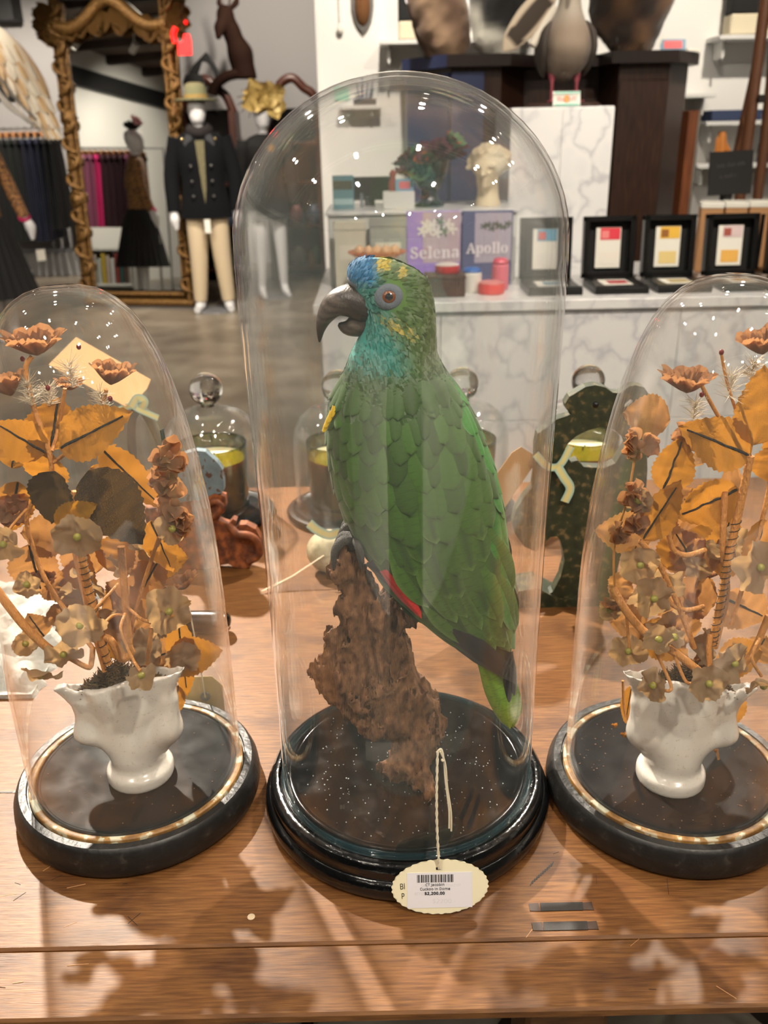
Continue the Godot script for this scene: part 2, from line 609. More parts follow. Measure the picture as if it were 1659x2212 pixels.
func make_table() -> void:
	var grain := [[0.0, Color(0.335, 0.21, 0.10)], [0.35, Color(0.405, 0.262, 0.13)], [0.55, Color(0.445, 0.295, 0.15)], [0.8, Color(0.48, 0.325, 0.172)], [1.0, Color(0.535, 0.375, 0.212)]]
	var blot := ntex(12, 0.008, [[0.0, Color(0.72, 0.66, 0.62)], [0.45, Color(1, 1, 1)], [1.0, Color(1, 0.96, 0.92)]], 512, 5)
	var wood := mat("waxed cherry wood", Color(1, 1, 1), 0.5, {"tex": ntex(11, 0.012, grain, 1024, 5), "scale": Vector3(1.7, 12.0, 26.0), "world": true, "detail": blot, "mul": true, "scale2": Vector3(1.7, 1.7, 3.2), "bump": ntex(13, 0.05, [], 512, 4), "bumps": 0.02, "coat": 0.12, "coatr": 0.35, "spec": 0.4})
	var t := thing("display_table", "long waxed brown wooden table carrying the three glass domes", "table", Vector3.ZERO)
	part(t, "board", bx(Vector3(2.3, 0.034, 1.0), Vector3(0.05, TABLE - 0.017, -1.0135), 0.002), wood)
	part(t, "board", bx(Vector3(2.3, 0.010, 0.0612), Vector3(0.05, TABLE - 0.0052, -0.4818), 0.002), wood)
	part(t, "board", bx(Vector3(2.3, 0.05, 0.02), Vector3(0.05, TABLE - 0.06, -0.57), 0.002), wood, Transform3D.IDENTITY, "wooden apron under the front edge")
	for q in [[0.146, -0.545], [-0.95, -0.545], [0.146, -1.42], [1.05, -0.545], [-0.95, -1.42]]:
		part(t, "leg", bx(Vector3(0.07, 0.80, 0.07), Vector3(q[0], 0.4, q[1]), 0.004), wood)
	part(t, "lower_shelf", bx(Vector3(2.1, 0.03, 0.85), Vector3(0.05, 0.28, -0.98), 0.003), mat("dark shelf wood", Color(0.2, 0.15, 0.11), 0.6))
	# two dark dovetail keys let into the top, a line of saw marks and a filled crack
	var dark := mat("dark inlay wood", Color(0.12, 0.09, 0.075), 0.5, {"tex": ntex(15, 0.05, [[0.0, Color(0.5, 0.42, 0.38)], [1.0, Color(1, 0.95, 0.9)]], 256, 3), "scale": Vector3(20, 20, 60)})
	for z in [-0.5445, -0.5250]:
		var key := part(t, "inlay", MB.new().slab(PackedVector2Array([Vector2(-0.018, -0.0042), Vector2(0.018, -0.0042), Vector2(0.019, 0.0042), Vector2(-0.017, 0.0042)]), 0.0009), dark, Transform3D(Basis(Vector3.RIGHT, -PI / 2), Vector3(0.1415 if z < -0.53 else 0.141, TABLE + 0.0002, z)))
		for s in [-1, 1]:
			part(key, "end_block", MB.new().slab(PackedVector2Array([Vector2(-0.0042, -0.0038), Vector2(0.0042, -0.0042), Vector2(0.0042, 0.0042), Vector2(-0.0042, 0.0036)]), 0.0008), mat("brown inlay wood", Color(0.2, 0.13, 0.09), 0.5), at_(s * 0.0225, 0, 0))
	for k in 11:
		part(t, "saw_mark", bx(Vector3(0.0008, 0.0005, 0.0062), Vector3.ZERO), dark, Transform3D(Basis(Vector3.UP, -0.5), Vector3(0.121 + k * 0.0022, TABLE + 0.0001, -0.5705 - k * 0.0021)))
	part(t, "crack", MB.new().slab(PackedVector2Array([Vector2(-0.04, 0.0), Vector2(-0.01, -0.0012), Vector2(0.012, -0.001), Vector2(0.03, 0.0), Vector2(0.012, 0.0011), Vector2(-0.012, 0.001)]), 0.0006), dark, Transform3D(Basis(Vector3.RIGHT, -PI / 2), Vector3(-0.372, TABLE + 0.0001, -0.7)))
	part(t, "filler", MB.new().slab(PackedVector2Array([Vector2(-0.005, -0.0016), Vector2(0.004, -0.0012), Vector2(0.005, 0.0014), Vector2(-0.004, 0.0018)]), 0.0007), mat("pale wood filler", Color(0.75, 0.7, 0.6), 0.7), Transform3D(Basis(Vector3.RIGHT, -PI / 2), Vector3(-0.372, TABLE + 0.0003, -0.7)))
	# scratches worn into the varnish
	var scratch := mat("bare wood scratch", Color(0.74, 0.55, 0.38), 0.6)
	var cut := mat("dark wood cut", Color(0.13, 0.08, 0.05), 0.7)
	var one := bx(Vector3(1, 0.0002, 0.00045)).mesh()
	for k in 46:
		var p := Vector3(rng.randf_range(-0.34, 0.33), TABLE + 0.0001, rng.randf_range(-0.74, -0.46))
		if k < 26:
			p.x = rng.randf_range(-0.36, -0.2)
		var len := rng.randf_range(0.004, 0.018)
		part(t, "scratch", one, scratch if k % 3 else cut, Transform3D(Basis(Vector3.UP, rng.randf_range(-0.9, 1.4)) * Basis.from_scale(Vector3(len, 1, rng.randf_range(0.5, 1.2))), p))
	for q in [[-0.118, -0.541, 0.0032]]:
		part(t, "paint_fleck", MB.new().lathe([Vector2(0, 0.0006), Vector2(q[2], 0.0003), Vector2(q[2], 0)], 12), mat("dried cream paint", Color(0.82, 0.74, 0.62), 0.7), at_(q[0], TABLE, q[1]))
	# wrapped bundles kept on the lower shelf
	var paper := mat("grey tissue paper", Color(0.62, 0.6, 0.55), 0.85)
	var k := 0
	for q in [[-0.26, -0.78, 0.14], [0.02, -0.82, 0.12], [0.36, -0.78, 0.15]]:
		var fn := noise(40 + k, 9.0, 3)
		var m := MB.new().lathe([Vector2(0, 0.16), Vector2(0.05, 0.155), Vector2(0.09, 0.12), Vector2(0.12, 0.07), Vector2(0.13, 0.03), Vector2(0.11, 0.0), Vector2(0, 0)], 40)
		for i in m.v.size():
			m.v[i] += m.v[i].normalized() * fn.get_noise_3dv(m.v[i]) * 0.05 * (1.0 if m.v[i].y > 0.005 else 0.0)
		var b := thing("paper_bundle", ["grey tissue bundle under the table, nearest the left dome", "grey tissue bundle under the table below the parrot dome", "grey tissue bundle under the table beside the wooden leg"][k], "bundle", Vector3(q[0], 0.296, q[1]), "paper bundles on the lower shelf")
		part(b, "wrapping", m, paper)
		part(b, "tie", MB.new().tube(curve([Vector3(-0.1, 0.09, 0.08), Vector3(0, 0.11, 0.1), Vector3(0.1, 0.09, 0.08)], 4), 0.003, 6), mat("jute string", Color(0.6, 0.48, 0.3), 0.9))
		k += 1

# ---------------------------------------------------------------- the parrot under its dome
const DOME_X := 0.0165
const DOME_Z := -0.686

func glass() -> StandardMaterial3D:
	return mat("clear dome glass", Color(0.86, 0.93, 0.92), 0.02, {"alpha": 0.015, "spec": 0.5})

# a closed shell from an outer profile of [radius, height], with an even thickness
func shell(prof: Array, thick: float, n := 96) -> MB:
	var p := []
	for q in prof:
		p.append(q)
	for k in range(prof.size() - 1, -1, -1):
		var a: Vector2 = prof[maxi(k - 1, 0)]
		var b: Vector2 = prof[mini(k + 1, prof.size() - 1)]
		var t := (b - a).normalized()
		var q: Vector2 = prof[k] + Vector2(-t.y, t.x) * thick
		p.append(Vector2(maxf(q.x, 0.0), q.y))
	p.append(prof[0])
	return MB.new().lathe(p, n, Vector3.ZERO, false).outward()

# [y, cx, cz, rx, rz] of the bird's body from crown to rump
var bird := []

func bird_row(y: float) -> Array:
	for i in bird.size() - 1:
		if y <= bird[i][0] and y >= bird[i + 1][0]:
			var t: float = (bird[i][0] - y) / (bird[i][0] - bird[i + 1][0])
			var r := []
			for q in 5:
				r.append(lerpf(bird[i][q], bird[i + 1][q], t))
			return r
	return bird[-1] if y < bird[-1][0] else bird[0]

func bird_at(y: float, th: float) -> Vector3:
	var r := bird_row(y)
	return Vector3(r[1] + r[3] * sin(th), y, r[2] + r[4] * cos(th))

func head_colour(p: Vector3) -> Color:
	# markings of a turquoise-fronted bird, the same on both cheeks
	var green := lin(0.30, 0.42, 0.17)
	var olive := lin(0.34, 0.38, 0.15)
	var teal := lin(0.20, 0.56, 0.52)
	var blue := lin(0.16, 0.48, 0.68)
	var yellow := lin(0.78, 0.68, 0.22)
	var c := green.lerp(olive, smoothstep(0.02, 0.04, p.x) * 0.7)
	var n := 0.5 + 0.5 * sin(p.x * 900.0 + p.y * 400.0) * sin(p.y * 1100.0 - p.z * 500.0)
	c = c.lerp(teal, smoothstep(0.018, -0.006, p.x + (p.y - 1.33) * 0.35 + (n - 0.5) * 0.006) * smoothstep(1.270, 1.292, p.y))
	c = c.lerp(blue, smoothstep(1.353, 1.362, p.y + n * 0.004) * smoothstep(0.004, -0.008, p.x))
	c = c.lerp(yellow, (1.0 - smoothstep(0.55, 1.0, Vector2((p.x - 0.0035) / 0.009, (p.y - 1.3685) / 0.006).length() + n * 0.4)) * 0.9)
	c = c.lerp(yellow, (1.0 - smoothstep(0.5, 1.0, Vector2((p.x - 0.017) / 0.006, (p.y - 1.3635) / 0.006).length() + n * 0.5)) * 0.8)
	c = c.lerp(yellow, (1.0 - smoothstep(0.35, 1.0, Vector2((p.x - 0.012) / 0.022, (p.y - 1.331 + p.x * 0.45) / 0.009).length() + n * 0.75)) * 0.85)
	c = c.lerp(lin(0.21, 0.335, 0.085), smoothstep(1.306, 1.274, p.y + (n - 0.5) * 0.02))
	return c

# a feather of unit length pointing along -y, facing +z
func feather(width: float, tip: float, base: Color, edge: Color, end: Color, shaft: Color, arch := 0.12, from := 0.90) -> ArrayMesh:
	var rows := []
	var cols := []
	for i in 11:
		var t := i / 10.0
		var w := width * 0.5 * (0.55 + 0.45 * smoothstep(0.0, 0.55, t)) * pow(maxf(1.0 - pow(t, tip), 0.0), 0.6)
		var r := PackedVector3Array()
		var cc := []
		for j in 7:
			var s := (j - 3) / 3.0
			r.append(Vector3(s * w, -t, -s * s * w * arch * 2.0 + 0.02 * sin(t * PI)))
			var q := base.lerp(shaft, 0.8 if j == 3 and t < 0.93 else 0.0)
			q = q.lerp(edge, 1.0 if absi(j - 3) == 3 and t > 0.15 else 0.0)
			q = q.lerp(end, smoothstep(from, lerpf(from, 1.0, 0.8), t))
			cc.append(q)
		rows.append(r)
		cols.append(cc)
	var m := MB.new()
	m.loft(rows, false, false)
	for i in 11:
		for j in 7:
			m.c[i * 7 + j] = cols[i][j]
	return m.mesh()

func set_feather(o: Node3D, called: String, m: Mesh, material: Material, root: Vector3, tip: Vector3, normal: Vector3, wide: float, base: Vector3, label := "") -> void:
	var d := tip - root
	var y := -d.normalized()
	var x := y.cross(normal).normalized()
	var z := x.cross(y).normalized()
	part(o, called, m, material, Transform3D(Basis(x * wide, y * d.length(), z * d.length()), root - base), label)

func make_parrot_dome() -> void:
	var b := Vector3(DOME_X, TABLE, DOME_Z)
	var black := mat("ebonised wood", Color(0.035, 0.04, 0.045), 0.28, {"bump": ntex(21, 0.03, [], 512, 4), "bumps": 0.06, "scale": Vector3(6, 6, 6), "rtex": ntex(22, 0.02, [[0.0, Color(0.25, 0.25, 0.25)], [1.0, Color(0.75, 0.75, 0.75)]], 256, 4), "coat": 0.4, "coatr": 0.2})
	var base := thing("dome_base", "round black turned wooden base with stepped rim under the parrot dome", "dome base", b, "black dome bases")
	part(base, "plinth", MB.new().lathe([Vector2(0, 0), Vector2(0.132, 0), Vector2(0.1362, 0.004), Vector2(0.1378, 0.010), Vector2(0.1366, 0.016), Vector2(0.133, 0.0195), Vector2(0.133, 0.0195), Vector2(0.1305, 0.0205), Vector2(0.1318, 0.0255), Vector2(0.1312, 0.030), Vector2(0.1285, 0.0335), Vector2(0.1285, 0.0335), Vector2(0.1262, 0.0350), Vector2(0.1236, 0.0352), Vector2(0.1236, 0.0352), Vector2(0.1236, 0.031), Vector2(0.1236, 0.031), Vector2(0.1135, 0.031), Vector2(0.1135, 0.031)], 96, Vector3.ZERO, false).outward(), black)
	part(base, "floor_disc", MB.new().lathe([Vector2(0.1135, 0.031), Vector2(0.1135, 0.0375), Vector2(0.1125, 0.0385), Vector2(0.109, 0.0385), Vector2(0.1075, 0.0372), Vector2(0.1075, 0.0372), Vector2(0.0, 0.0372)], 96, Vector3.ZERO, false), mat("scuffed black disc", Color(0.042, 0.047, 0.052), 0.3, {"rtex": ntex(23, 0.012, [[0.0, Color(0.2, 0.2, 0.2)], [0.6, Color(0.5, 0.5, 0.5)], [1.0, Color(0.9, 0.9, 0.9)]], 512, 5), "scale": Vector3(4, 4, 4), "bump": ntex(24, 0.06, [], 256, 3), "bumps": 0.005}))
	var dust := mat("pale dust specks", Color(0.55, 0.58, 0.58), 0.8)
	var specks := MB.new()
	for k in 240:
		var a := rng.randf() * TAU
		var r := sqrt(rng.randf()) * 0.104
		specks.box(Vector3(rng.randf_range(0.0003, 0.0011), 0.0003, rng.randf_range(0.0003, 0.0014)), Vector3(cos(a) * r, 0.0374, sin(a) * r))
	part(base, "dust", specks, dust).set_meta("kind", "stuff")
	# the dome: slightly wider at the shoulder, a round top
	var prof := [Vector2(0.1190, 0.032)]
	for q in [[0.12, 0.1188], [0.22, 0.1192], [0.30, 0.1202], [0.36, 0.1215], [0.42, 0.1232], [0.47, 0.1243], [0.51, 0.1245]]:
		prof.append(Vector2(q[1], q[0]))
	for k in range(1, 17):
		var a := PI / 2 * k / 16.0
		prof.append(Vector2(0.1245 * cos(a), 0.522 + 0.1165 * sin(a)))
	var dome := thing("glass_dome", "tall clear glass dome over the stuffed green parrot", "glass dome", b, "glass domes")
	part(dome, "glass", shell(prof, 0.003), glass())
	part(dome, "rim", MB.new().lathe([Vector2(0.1192, 0.0325), Vector2(0.1204, 0.034), Vector2(0.1204, 0.0375), Vector2(0.1192, 0.039), Vector2(0.1165, 0.0385), Vector2(0.1158, 0.0355), Vector2(0.1165, 0.0325), Vector2(0.1192, 0.0325)], 96, Vector3.ZERO, false).outward(), mat("aqua reflection tint", Color(0.16, 0.36, 0.40), 0.05, {"alpha": 0.10}), Transform3D.IDENTITY, "thick glass rim with an aqua reflection in its colour")  # aqua reflection put into the rim's own colour
	make_perch()
	make_parrot()
	make_tag()

func make_perch() -> void:
	var o := Vector3(0.012, TABLE + 0.0372, -0.68)
	var z := -0.682
	var w := [
		[Vector3(-0.031, 1.124, z), Vector3(-0.032, 1.118, z), 0.0125, 0.013], [Vector3(-0.040, 1.108, z + 0.004), Vector3(-0.028, 1.100, z), 0.008, 0.011], [Vector3(-0.031, 1.118, z), Vector3(-0.022, 1.085, z), 0.010, 0.012],
		[Vector3(-0.030, 1.074, z + 0.006), Vector3(-0.012, 1.055, z + 0.006), 0.013, 0.018], [Vector3(-0.022, 1.085, z), Vector3(0.012, 1.060, z - 0.01), 0.012, 0.016], [Vector3(0.012, 1.062, z - 0.012), Vector3(0.026, 1.072, z - 0.015), 0.012, 0.009], [Vector3(0.022, 1.075, z - 0.014), Vector3(0.012, 1.11, z - 0.012), 0.009, 0.007],
		[Vector3(-0.044, 1.046, z + 0.002), Vector3(-0.040, 1.030, z), 0.010, 0.011], [Vector3(-0.058, 1.012, z + 0.008), Vector3(-0.044, 1.012, z + 0.012), 0.012, 0.017], [Vector3(-0.052, 0.994, z + 0.008), Vector3(-0.028, 0.984, z + 0.010), 0.011, 0.015], [Vector3(-0.012, 1.055, z), Vector3(-0.018, 1.0, z), 0.020, 0.027],
		[Vector3(-0.018, 1.0, z), Vector3(0.004, 0.965, z), 0.026, 0.024], [Vector3(0.006, 1.045, z - 0.004), Vector3(0.012, 0.985, z), 0.013, 0.018], [Vector3(-0.025, 0.968, z + 0.012), Vector3(-0.01, 0.958, z + 0.014), 0.010, 0.012], [Vector3(0.010, 1.005, z), Vector3(0.030, 0.962, z), 0.014, 0.013], [Vector3(0.028, 0.982, z - 0.004), Vector3(0.046, 0.948, z - 0.002), 0.008, 0.009],
		[Vector3(0.030, 0.962, z), Vector3(0.022, 0.922, z + 0.010), 0.015, 0.014], [Vector3(0.044, 0.948, z - 0.002), Vector3(0.040, 0.925, z + 0.004), 0.009, 0.006], [Vector3(0.022, 0.930, z + 0.010), Vector3(0.006, 0.912, z + 0.018), 0.013, 0.011], [Vector3(0.010, 0.916, z + 0.012), Vector3(-0.002, 0.909, z + 0.012), 0.010, 0.008],
		[Vector3(0.022, 0.925, z + 0.010), Vector3(0.030, 0.905, z + 0.024), 0.012, 0.008], [Vector3(0.030, 0.905, z + 0.024), Vector3(0.036, 0.9005, z + 0.042), 0.008, 0.004],
	]
	var fine_ := noise(31, 75.0, 3)
	var knob := noise(32, 44.0, 2, FastNoiseLite.TYPE_CELLULAR)
	var grain := noise(33, 120.0, 2)
	var field := func(p: Vector3) -> float:
		var d := capsules(p, w, 0.006)
		if d > 0.014:
			return d
		var q := p + Vector3(fine_.get_noise_3dv(p), fine_.get_noise_3dv(p + Vector3(3, 0, 0)), 0) * 0.006
		return maxf(d + (knob.get_noise_3dv(q * 0.62) + 0.55) * 0.008 + absf(fine_.get_noise_3d(p.x * 0.55, p.y * 0.20, p.z * 0.55)) * 0.026 + absf(grain.get_noise_3d(p.x * 0.9, p.y * 0.22, p.z * 0.9)) * 0.007 + fine_.get_noise_3dv(p * 1.6) * 0.0016 - 0.0055 + grain.get_noise_3d(p.x * 1.6, p.y * 0.35, p.z * 1.6) * 0.0018 - 0.0015, TABLE + 0.0365 - p.y)
	var tint := func(p: Vector3) -> Color:
		var n := fine_.get_noise_3dv(p * 1.6) * 0.5 + grain.get_noise_3d(p.x * 1.3, p.y * 0.4, p.z * 1.3) * 0.5
		return lin(0.33, 0.21, 0.135).lerp(lin(0.54, 0.385, 0.26), clampf(0.45 + n * 1.3, 0.0, 1.0)).lerp(lin(0.22, 0.14, 0.09), clampf(-n * 1.4 - 0.2, 0.0, 0.8))
	var m := nets(field, Vector3(-0.085, 0.894, -0.728), Vector3(0.066, 1.15, -0.628), 0.0026, tint)
	var t := thing("driftwood_perch", "gnarled brown driftwood perch standing inside the tall dome", "perch", o)
	part(t, "wood", m, mat("driftwood", Color(1, 1, 1), 0.85, {"vc": true, "bump": ntex(34, 0.05, [], 512, 4), "bumps": 0.16, "scale": Vector3(24, 5, 24)}), Transform3D(Basis.IDENTITY, -o))

func make_parrot() -> void:
	var z := DOME_Z
	bird = [
		[1.3725, -0.004, z, 0.0015, 0.0015], [1.3715, -0.003, z, 0.009, 0.0075], [1.368, -0.001, z, 0.0185, 0.0145], [1.362, 0.0025, z, 0.0270, 0.021], [1.352, 0.0085, z, 0.0295, 0.0265], [1.340, 0.0135, z, 0.0280, 0.0295], [1.328, 0.0145, z, 0.0280, 0.0305], [1.315, 0.0135, z, 0.0295, 0.0305], [1.302, 0.0105, z, 0.0335, 0.031],
		[1.290, 0.0105, z, 0.0385, 0.033], [1.278, 0.0115, z, 0.0455, 0.037], [1.262, 0.0125, z, 0.0550, 0.0425], [1.237, 0.0165, z, 0.0625, 0.0480], [1.209, 0.0225, z, 0.0670, 0.0520], [1.175, 0.0305, z, 0.0690, 0.0530], [1.154, 0.0360, z, 0.0665, 0.0510], [1.131, 0.0425, z, 0.0625, 0.0470], [1.095, 0.0570, z, 0.0525, 0.0385],
		[1.057, 0.0740, z, 0.0410, 0.0275], [1.030, 0.0890, z, 0.0260, 0.0180], [1.010, 0.1000, z, 0.0140, 0.0105], [0.985, 0.1060, z, 0.0090, 0.0060], [0.975, 0.1085, z, 0.0010, 0.0010],
	]
	bird = fine(bird, 3)
	var base := Vector3(-0.028, 1.131, z)
	var back := Transform3D(Basis.IDENTITY, -base)
	var t := thing("stuffed_parrot", "stuffed green parrot with blue forehead and yellow cheek on driftwood", "parrot", base)
	var plume := mat("parrot plumage", Color(1, 1, 1), 0.55, {"vc": true, "rim": 0.25, "tex": ntex(36, 0.02, [[0.0, Color(0.72, 0.72, 0.7)], [0.5, Color(0.95, 0.95, 0.95)], [1.0, Color(1, 1, 1)]], 256, 3)})
	plume.uv1_scale = Vector3(0.5, 7.0, 1)
	var skin := mat("bird body down", Color(1, 1, 1), 0.8, {"vc": true, "rim": 0.2})
	part(t, "body", body(bird.map(func(r): return [r[0], r[1], r[2], r[3] * lerpf(0.95, 1.0, smoothstep(1.27, 1.30, r[0])), r[4] * lerpf(0.94, 1.0, smoothstep(1.27, 1.30, r[0]))]), 40, true, func(p: Vector3, _s: float, _q: float) -> Color: return head_colour(p) if p.y > 1.272 else lin(0.13, 0.21, 0.08)), skin, back)
	# short plumage of the head and neck
	var small := MB.new()
	for k in 6000:
		var y := rng.randf_range(1.258, 1.3705)
		var th := rng.randf_range(-PI, PI)
		var p := bird_at(y, th)
		if p.x < -0.008 and p.y < 1.352 and p.y > 1.314 and absf(p.z - z) < 0.016:
			continue
		if Vector2(p.x - 0.007, p.y - 1.348).length() < 0.0115:
			continue
		var r := bird_row(y)
		var n := Vector3((p.x - r[1]) / (r[3] * r[3]), 0, (p.z - r[2]) / (r[4] * r[4])).normalized()
		if y > 1.355:
			n = (n + Vector3.UP * (y - 1.355) * 60.0).normalized()
		var from := Vector3(-0.03, 1.345, p.z)
		var d := (p - from).normalized() * 0.8 + Vector3(0.1, -0.75 * smoothstep(1.37, 1.30, y), 0)
		d = (d - n * d.dot(n)).normalized()
		d = (d + n * 0.10).normalized()
		var len := lerpf(0.0105, 0.0055, smoothstep(1.28, 1.36, y)) * rng.randf_range(0.8, 1.25)
		var s := d.cross(n).normalized() * len * rng.randf_range(0.14, 0.24)
		var c := head_colour(p + d * len * 0.5).lightened(rng.randf_range(0.0, 0.10)) if rng.randf() < 0.6 else head_colour(p + d * len * 0.5).darkened(rng.randf_range(0.1, 0.42))
		var e := c.darkened(0.35) if y < 1.30 else c.darkened(0.12)
		var f := p + n * 0.0002
		var i0 := small.vert(f - s * 0.6, c)
		var i1 := small.vert(f + s * 0.6, c)
		var i2 := small.vert(f + d * len * 0.6 - s + n * 0.0004, c)
		var i3 := small.vert(f + d * len * 0.6 + s + n * 0.0004, c)
		var i4 := small.vert(f + d * len, e)
		small.quad(i0, i1, i3, i2)
		small.tri(i2, i3, i4)
	part(t, "head_plumage", small, plume, back).set_meta("kind", "stuff")
	# kinds of contour feather
	var dark := lin(0.10, 0.16, 0.07)
	var g1 := lin(0.21, 0.335, 0.085)
	var g2 := lin(0.25, 0.395, 0.10)
	var g3 := lin(0.28, 0.435, 0.115)
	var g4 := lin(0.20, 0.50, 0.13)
	var rim1 := lin(0.42, 0.56, 0.26)
	var kinds := [
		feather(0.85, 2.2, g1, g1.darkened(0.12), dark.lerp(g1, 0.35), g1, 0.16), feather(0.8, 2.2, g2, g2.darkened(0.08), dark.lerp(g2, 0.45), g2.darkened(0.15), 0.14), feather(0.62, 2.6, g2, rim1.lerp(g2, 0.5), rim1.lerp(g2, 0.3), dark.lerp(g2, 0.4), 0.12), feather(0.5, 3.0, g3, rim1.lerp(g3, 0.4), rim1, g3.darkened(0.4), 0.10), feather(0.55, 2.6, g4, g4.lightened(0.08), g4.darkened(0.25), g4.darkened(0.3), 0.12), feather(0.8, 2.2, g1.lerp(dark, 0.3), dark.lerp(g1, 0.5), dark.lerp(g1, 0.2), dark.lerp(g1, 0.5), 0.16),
	]
	# scallop rows: [height of root, length, how many round, kinds]
	var rows := [[1.284, 0.029, 18, [0, 5, 0]], [1.272, 0.033, 18, [0, 0, 5, 1]], [1.258, 0.037, 18, [0, 1, 0, 5]], [1.243, 0.042, 17, [1, 0, 1, 5]], [1.226, 0.047, 16, [1, 0, 1]], [1.207, 0.053, 15, [1, 2, 1]], [1.186, 0.060, 13, [2, 1, 2]], [1.163, 0.066, 12, [2, 1, 2]], [1.140, 0.070, 10, [2, 3]], [1.114, 0.070, 8, [3, 2]], [1.088, 0.060, 6, [3]]]
	var q := 0
	for r in rows:
		var n: int = r[2]
		for k in n:
			var th := lerpf(-1.75, 1.75, (k + 0.5 * (q % 2) + 0.25) / n) + rng.randf_range(-0.07, 0.07)
			var y: float = r[0] + rng.randf_range(-0.006, 0.006)
			var p := bird_at(y, th)
			var len: float = r[1] * rng.randf_range(0.92, 1.1)
			var p2 := bird_at(y - len * 0.9, th * 0.95 + rng.randf_range(-0.04, 0.06))
			var rw := bird_row(y)
			var nn := Vector3((p.x - rw[1]) / (rw[3] * rw[3]), 0, (p.z - rw[2]) / (rw[4] * rw[4])).normalized()
			var rw2 := bird_row(y - len * 0.9)
			var n2 := Vector3((p2.x - rw2[1]) / (rw2[3] * rw2[3]), 0, (p2.z - rw2[2]) / (rw2[4] * rw2[4])).normalized()
			var kind: int = r[3][k % r[3].size()]
			if th > 1.0 and kind > 0:  # brighter green on this side puts the backlit edge into the colour
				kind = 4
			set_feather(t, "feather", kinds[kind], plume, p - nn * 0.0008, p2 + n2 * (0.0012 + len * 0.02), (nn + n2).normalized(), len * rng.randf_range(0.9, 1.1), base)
		q += 1
	# long inner flight feathers folded over the lower back: [root x, y, tip x, y]
	for w in [[0.008, 1.152, 0.036, 1.090], [0.026, 1.155, 0.060, 1.074], [0.042, 1.160, 0.082, 1.064], [0.060, 1.160, 0.100, 1.062], [0.080, 1.160, 0.112, 1.088], [0.050, 1.118, 0.096, 1.034], [0.066, 1.118, 0.110, 1.030], [0.084, 1.125, 0.1165, 1.046], [0.030, 1.11, 0.075, 1.045]]:
		var r0 := bird_row(w[1])
		var r1 := bird_row(w[3])
		var a0 := bird_at(w[1], asin(clampf((w[0] - r0[1]) / r0[3], -0.97, 0.97)))
		var a1 := bird_at(w[3], asin(clampf((w[2] - r1[1]) / r1[3], -0.97, 0.97)))
		set_feather(t, "feather", kinds[3], plume, a0 - Vector3(0, 0, 0.001), a1 + Vector3(0, 0, 0.0035), Vector3(0.1, 0.05, 1).normalized(), 0.062, base)
	# rows on the far side, out of sight from the front
	for r in [[1.27, 0.03, 9], [1.24, 0.042, 9], [1.20, 0.055, 8], [1.155, 0.065, 7], [1.105, 0.066, 5]]:
		for k in r[2]:
			var th := lerpf(1.8, TAU - 1.8, (k + 0.5) / r[2])
			var p := bird_at(r[0], th)
			var p2 := bird_at(r[0] - r[1] * 0.9, th)
			var nn := Vector3(sin(th), 0, cos(th))
			set_feather(t, "feather", kinds[1], plume, p - nn * 0.001, p2 + nn * 0.003, nn, r[1] * 1.25, base)
	# flight feathers: dark primaries, red speculum, yellow bend of the wing, tail
	var ink := lin(0.075, 0.075, 0.095)
	var prim := feather(0.17, 5.0, ink, lin(0.10, 0.13, 0.14), ink, ink.darkened(0.4), 0.3)
	var prim2 := feather(0.17, 5.0, ink, lin(0.10, 0.24, 0.12), ink, ink.darkened(0.4), 0.3)
	for k in 7:
		var f := k / 6.0
		var root := Vector3(lerpf(-0.014, 0.040, f), lerpf(1.128, 1.080, f), z + lerpf(0.026, 0.033, f))
		var tip := Vector3(lerpf(0.092, 0.1165, f), lerpf(1.006, 1.000, f), z + lerpf(0.007, 0.020, f))
		set_feather(t, "flight_feather", prim2 if k < 2 else prim, plume, root, tip, Vector3(-0.35, -0.1, 0.9).normalized(), 0.15, base, "blackish flight feather")
	set_feather(t, "flight_feather", prim, plume, Vector3(0.108, 1.03, z + 0.014), Vector3(0.1115, 0.966, z + 0.012), Vector3(0, 0, 1), 0.05, base, "blackish flight feather")
	set_feather(t, "flight_feather", prim, plume, Vector3(0.111, 1.03, z + 0.014), Vector3(0.1165, 0.981, z + 0.012), Vector3(0.2, 0, 1), 0.05, base, "blackish flight feather")
	var red := feather(0.30, 5.0, lin(0.80, 0.13, 0.08), lin(0.72, 0.12, 0.07), lin(0.85, 0.22, 0.12), lin(0.6, 0.1, 0.06), 0.2)
	set_feather(t, "speculum", red, plume, Vector3(-0.002, 1.124, z + 0.0345), Vector3(0.030, 1.079, z + 0.036), Vector3(-0.35, -0.2, 0.9).normalized(), 0.040, base, "scarlet wing patch")
	set_feather(t, "speculum", red, plume, Vector3(-0.003, 1.123, z + 0.031), Vector3(0.022, 1.087, z + 0.0335), Vector3(-0.4, -0.2, 0.9).normalized(), 0.042, base, "scarlet wing patch")
	var gold := feather(0.7, 3.0, lin(0.9, 0.75, 0.05), lin(0.85, 0.7, 0.08), lin(0.6, 0.55, 0.1), lin(0.85, 0.68, 0.05), 0.2)
	for k in 4:
		var f := k / 3.0
		var y := lerpf(1.262, 1.248, f)
		var p := bird_at(y, lerpf(-1.12, -1.30, f))
		set_feather(t, "shoulder_feather", gold, plume, p + Vector3(-0.001, 0.002, 0.003), p + Vector3(-0.003 - f * 0.002, -0.008, 0.003), Vector3(-0.7, 0, 0.7), 0.008, base, "bright yellow shoulder feather")
	var tailm := feather(0.30, 6.0, lin(0.42, 0.62, 0.13), lin(0.36, 0.56, 0.14), lin(0.55, 0.62, 0.09), lin(0.32, 0.5, 0.12), 0.2, 0.5)
